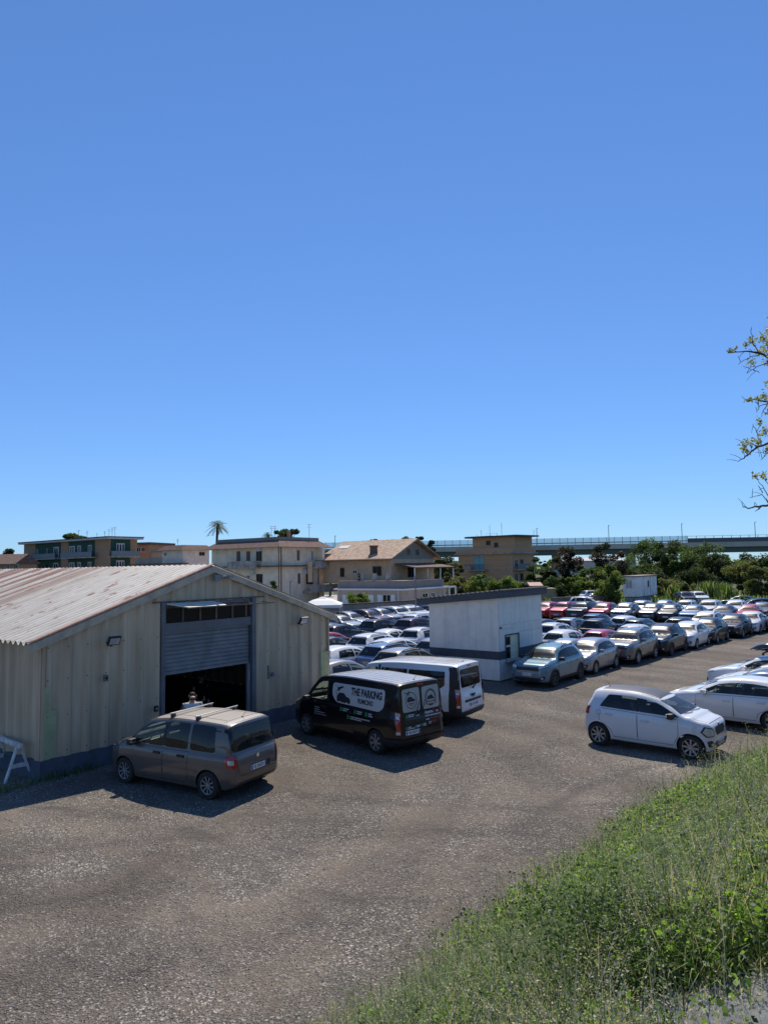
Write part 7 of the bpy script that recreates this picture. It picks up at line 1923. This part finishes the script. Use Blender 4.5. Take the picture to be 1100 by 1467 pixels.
edge = np.clip(np.array([foot_dist(x, y) for x, y in P[:, :2]])/1.2+.35, .3, 1)
H = (.06+.20*rg.random(n)+.42*tall*rg.random(n)**1.3)*edge
az = patchy(P[:, 0], P[:, 1], .9, .4)*6
mi = np.where(rg.random(n) < .45+.3*(1-tall), rg.choice([0, 1, 5], n, p=[.45, .3, .25]), rg.choice([0, 2, 3, 1], n, p=[.35, .34, .13, .18]))
v, mi = blades(P, H, rg.uniform(.003, .0075, n)*(1+dist*.05), rg.uniform(.25, 1.5, n), mi, rg)
tag(link('grass', quads_mesh('grass', v, mi, GR)), 'long green grass covering the bank down to the gravel', 'grass', kind='stuff')
# flowering stems with feathery heads
n = 11000; P = scatter_bank(n, -.35, 9, rg, 1.0); keep = patchy(P[:, 0], P[:, 1], 1.3, .7)+rg.normal(0, .2, n) > .42; P = P[keep]; n = len(P)
H = rg.uniform(.3, .8, n)*np.clip(np.array([foot_dist(x, y) for x, y in P[:, :2]])/1.0+.5, .5, 1); lean = rg.uniform(.05, .7, n)
a = rg.uniform(0, 2*pi, n); d = np.stack([np.cos(a), np.sin(a), np.zeros(n)], 1); s = np.stack([-np.sin(a), np.cos(a), np.zeros(n)], 1)
dist = np.hypot(P[:, 0], P[:, 1])[:, None]; wv = .0012+.00022*dist
tip = P+np.array([0, 0, 1.])*H[:, None]+d*(H*lean)[:, None]; mid = P+np.array([0, 0, .55])*H[:, None]+d*(H*lean*.3)[:, None]
V = [np.stack([P-s*wv, P+s*wv, mid+s*wv, mid-s*wv], 1).reshape(-1, 3), np.stack([mid-s*wv, mid+s*wv, tip+s*wv*.5, tip-s*wv*.5], 1).reshape(-1, 3)]
MI = [rg.choice([2, 4, 0], n), rg.choice([2, 4, 3], n)]
for k in range(15):
    q = rg.uniform(.58, 1.03, n)[:, None]; c = mid+(tip-mid)*((q-.55)/.45)+rg.normal(0, .02, (n, 3))*(1.3-q)*3
    vv, mm = leaves_np(c, .0085, rg, 0, 1, rg.choice([3, 4, 4, 0], n)); V.append(vv); MI.append(mm)
tag(link('seeding_grass', quads_mesh('seeding_grass', np.concatenate(V), np.concatenate(MI), GR)), 'tall seeding grass stems standing above the bank', 'grass', kind='stuff')
# broad leaved weeds in patches: low mounds of small leaves
n = 6000; P = scatter_bank(n, -.2, 8.5, rg, 1.0); keep = patchy(P[:, 0], P[:, 1], .95, 4.4)+rg.normal(0, .14, n) > .43; P = P[keep]; n = len(P)
C = []; MI = []
hh = rg.uniform(.14, .42, n)
for k in range(34):
    q = rg.random(n)**.7; C.append(P+np.stack([rg.normal(0, .085, n)*(1.15-q*.6), rg.normal(0, .085, n)*(1.15-q*.6), q*hh+.03], 1)); MI.append(rg.choice([0, 1, 5, 5, 2], n))
C = np.concatenate(C); v, mi = leaves_np(C, .022, rg, .5, 1, np.concatenate(MI), .75)
tag(link('weeds', quads_mesh('weeds', v, mi, GR)), 'leafy green weeds growing through the bank grass', 'weeds', kind='stuff')
# tall dark-leaved clump in the middle of the bank, a few yellow green shoots above right
bush_p = ray_bank(935, 1400)
n = 900; c0 = np.array(bush_p); P = c0+np.stack([rg.normal(0, .42, n), rg.normal(.25, .5, n), np.zeros(n)], 1); C = []
for k in range(16):
    q = rg.random(n); C.append(P+np.stack([rg.normal(0, .05, n), rg.normal(0, .05, n), q*.5*np.exp(-((P-c0)[:, :2]**2).sum(1)*1.5)+.02], 1))
v, mi = leaves_np(np.concatenate(C), .016, rg, .3, 1, rg.choice([2, 2, 0], n*16), .45)
tag(link('dark_weeds', quads_mesh('dark_weeds', v, mi, GR)), 'darker clump of weeds above the crumbling paving', 'weeds', kind='stuff')
# dry litter at the paving edge
n = 2200; th = rg.random(n); C = []
for i in range(n):
    p = PAVE[i % len(PAVE)]; q = PAVE[(i+1) % len(PAVE)]; f = rg.random(); x = p[0]+(q[0]-p[0])*f+rg.normal(0, .16); y = p[1]+(q[1]-p[1])*f+rg.normal(0, .16); z = bank_hit(x, y)
    if z is not None: C.append((x, y, z+.045))
v, mi = leaves_np(np.array(C), .022, rg, .85, 1, rg.choice([3, 3, 4], len(C)), .25)
tag(link('leaf_litter', quads_mesh('leaf_litter', v, mi, GR)), 'dry straw and litter along the crumbling paving edge', 'litter', kind='stuff')
# loose stones on the lot
n = 16000; r = 8*(30/8)**rg.random(n); a = rg.uniform(R(-32), R(30), n); X, Yv = r*np.sin(a), r*np.cos(a)
k = np.array([foot_dist(x, y) < .1 for x, y in zip(X, Yv)]); X, Yv = X[k], Yv[k]; n = len(X)
base = np.array([(1, 0, 0), (-.6, .8, 0), (-.5, -.8, 0), (.1, .1, .75)])
V = []; F4 = [(0, 1, 3), (1, 2, 3), (2, 0, 3)]; vs = base[None]*rg.uniform(.7, 1.3, (n, 4, 1))+rg.normal(0, .18, (n, 4, 3)); sz = rg.uniform(.005, .013, n)*(1+.02*np.hypot(X, Yv)); an = rg.uniform(0, 6.28, n)
c, s = np.cos(an), np.sin(an); x = vs[:, :, 0]*c[:, None]-vs[:, :, 1]*s[:, None]; y = vs[:, :, 0]*s[:, None]+vs[:, :, 1]*c[:, None]
vs = np.stack([x*sz[:, None]+X[:, None], y*sz[:, None]+Yv[:, None], np.maximum(vs[:, :, 2], -.2)*sz[:, None]+.002], 2)
v = np.concatenate([vs[:, list(f)] for f in F4], 1).reshape(-1, 3)
ST = [mat('stone_a', (.30, .27, .24), .9), mat('stone_b', (.26, .23, .2), .9), mat('stone_c', (.52, .5, .46), .85)]
tag(link('gravel', quads_mesh('gravel', v, np.repeat(rg.choice([0, 1, 1, 2], n), 3), ST, 3)), 'loose stones scattered over the gravel lot', 'gravel', kind='stuff')
# weeds at the shed corner
P = []; 
for i in range(260):
    q = SH_A+Matrix.Rotation(SH_RZ, 3, 'Z') @ Vector((rg.uniform(-1.2, 1.4), -.1-abs(rg.normal(0, .14)), 0)); P.append((q.x, q.y, 0))
P = np.array(P); n = len(P); v, mi = blades(P, rg.uniform(.08, .28, n), rg.uniform(.008, .02, n), rg.uniform(.2, 1, n), rg.choice([0, 1, 2], n), rg)
tag(link('wall_weeds', quads_mesh('wall_weeds', v, mi, GR)), 'small weeds growing along the foot of the shed wall', 'weeds', kind='stuff')
# ------------------------------------------------------------------ flowering tree leaning in from the right
def bp_(u, v, Y): return atY(u, v, Y)
tb_ = bp_(1235, 1000, 9.6); bz = bank_hit(tb_.x, tb_.y) or 2.5
bt = thing('flowering_tree', 'thin twigged tree with pale new leaves leaning in from the right', 'tree', (tb_.x, tb_.y, bz)); r0 = Vector((tb_.x, tb_.y, bz))
mb = MB(); trunk = [Vector((0, 0, -.3))]+[bp_(u, v, Y)-r0 for u, v, Y in ((1232, 900, 9.5), (1225, 780, 9.4), (1230, 660, 9.4), (1222, 540, 9.4), (1235, 420, 9.5))]
mb.tube(trunk, [.12, .10, .085, .07, .05, .025], 8); mb.build('trunk', M_BARK, bt, 60)
LIMB = [[(1224, 600, 9.4), (1160, 545, 9.1), (1112, 517, 9), (1086, 506, 8.9), (1066, 503, 8.8), (1042, 505, 8.8)], [(1086, 506, 8.9), (1077, 490, 8.9), (1075, 471, 8.9)], [(1092, 507, 8.9), (1074, 511, 8.8), (1057, 522, 8.8)], [(1112, 517, 9), (1090, 523, 8.9), (1078, 529, 8.9), (1069, 535, 8.9)], [(1078, 529, 8.9), (1087, 534, 8.9)],
  [(1112, 517, 9), (1100, 490, 9), (1088, 476, 9)], [(1226, 650, 9.4), (1160, 600, 9.1), (1112, 577, 9), (1086, 573, 8.9), (1066, 572, 8.9)], [(1105, 576, 9), (1088, 581, 8.9), (1083, 591, 8.9)], [(1100, 577, 9), (1092, 590, 9), (1102, 593, 9)],
  [(1227, 690, 9.4), (1160, 650, 9.1), (1112, 633, 9), (1086, 640, 8.9), (1067, 654, 8.8), (1057, 661, 8.8)], [(1090, 638, 8.9), (1083, 618, 8.9), (1078, 607, 8.9)], [(1112, 633, 9), (1097, 650, 8.9), (1089, 659, 8.9)], [(1086, 640, 8.9), (1074, 634, 8.9), (1064, 636, 8.9)],
  [(1226, 770, 9.4), (1160, 735, 9.1), (1112, 721, 9), (1090, 725, 8.9), (1072, 728, 8.8), (1063, 724, 8.8)], [(1104, 722, 9), (1090, 709, 8.9), (1073, 713, 8.9)], [(1106, 722, 9), (1094, 700, 8.9), (1082, 685, 8.9)], [(1090, 725, 8.9), (1081, 733, 8.9)], [(1092, 706, 8.9), (1086, 697, 8.9)], [(1115, 716, 9), (1104, 700, 9), (1092, 683, 9)], [(1225, 560, 9.4), (1180, 470, 9.2), (1150, 440, 9.1)]]
lb_ = MB(); rr = random.Random(9)
for L0 in LIMB:
    pts = [bp_(*q)-r0 for q in L0]; big = L0[0][0] > 1150
    fine = []
    for a, b in zip(pts, pts[1:]):
        for k in range(4): fine.append(a.lerp(b, k/4)+Vector([rr.uniform(-.008, .008) for _ in range(3)]))
    fine.append(pts[-1]); m_ = len(fine); r_a, r_b = (.035, .004) if big else (.0075, .003)
    lb_.tube(fine, [r_a+(r_b-r_a)*(i/(m_-1))**.7 for i in range(m_)], 5)
    for i in range(m_//2, m_, 2 if big else 3):
        d = Vector((rr.uniform(-1, .2), rr.uniform(-.6, .6), rr.uniform(-.7, 1))).normalized(); e = fine[i]+d*rr.uniform(.05, .16); lb_.tube([fine[i], (fine[i]+e)/2+Vector((0, 0, .01)), e], [.0035, .003, .002], 4)
lb_.build('branches', M_BARK, bt, 60)
CL = [(1077, 487, 7), (1092, 484, 8), (1102, 477, 8), (1096, 497, 8), (1088, 505, 6), (1101, 510, 7), (1076, 519, 5), (1099, 550, 6), (1074, 573, 4), (1084, 571, 5), (1093, 570, 5), (1102, 568, 6), (1100, 591, 5), (1087, 604, 5), (1096, 617, 6), (1089, 621, 5), (1067, 634, 6), (1079, 632, 5), (1063, 640, 4), (1069, 645, 6), (1086, 633, 4), (1099, 645, 6), (1081, 682, 4), (1092, 682, 5), (1067, 494, 4), (1053, 499, 3), (1046, 503, 3), (1100, 520, 6)]
rg = np.random.default_rng(21)
for i in range(60): CL.append((rg.uniform(1106, 1330), rg.uniform(420, 740), 8))
C = []
for u, v, q in CL:
    p = np.array(bp_(u, v, 8.95+rg.uniform(-.15, .15))-r0); C.append(p+rg.normal(0, q*.0052, (int(7*q), 3)))
C = np.concatenate(C)
lm = [leafmat('new_leaf_pale', (.40, .39, .19), .35), leafmat('new_leaf_tan', (.30, .27, .15), .3), leafmat('new_leaf_green', (.20, .22, .07), .4)]
v, mi = leaves_np(C, .02, rg, 0, 3, rg.choice([0, 0, 1, 2], len(C)), .6)
link('crown', quads_mesh('crown', v, mi, lm), bt)
bpy.context.view_layer.update()
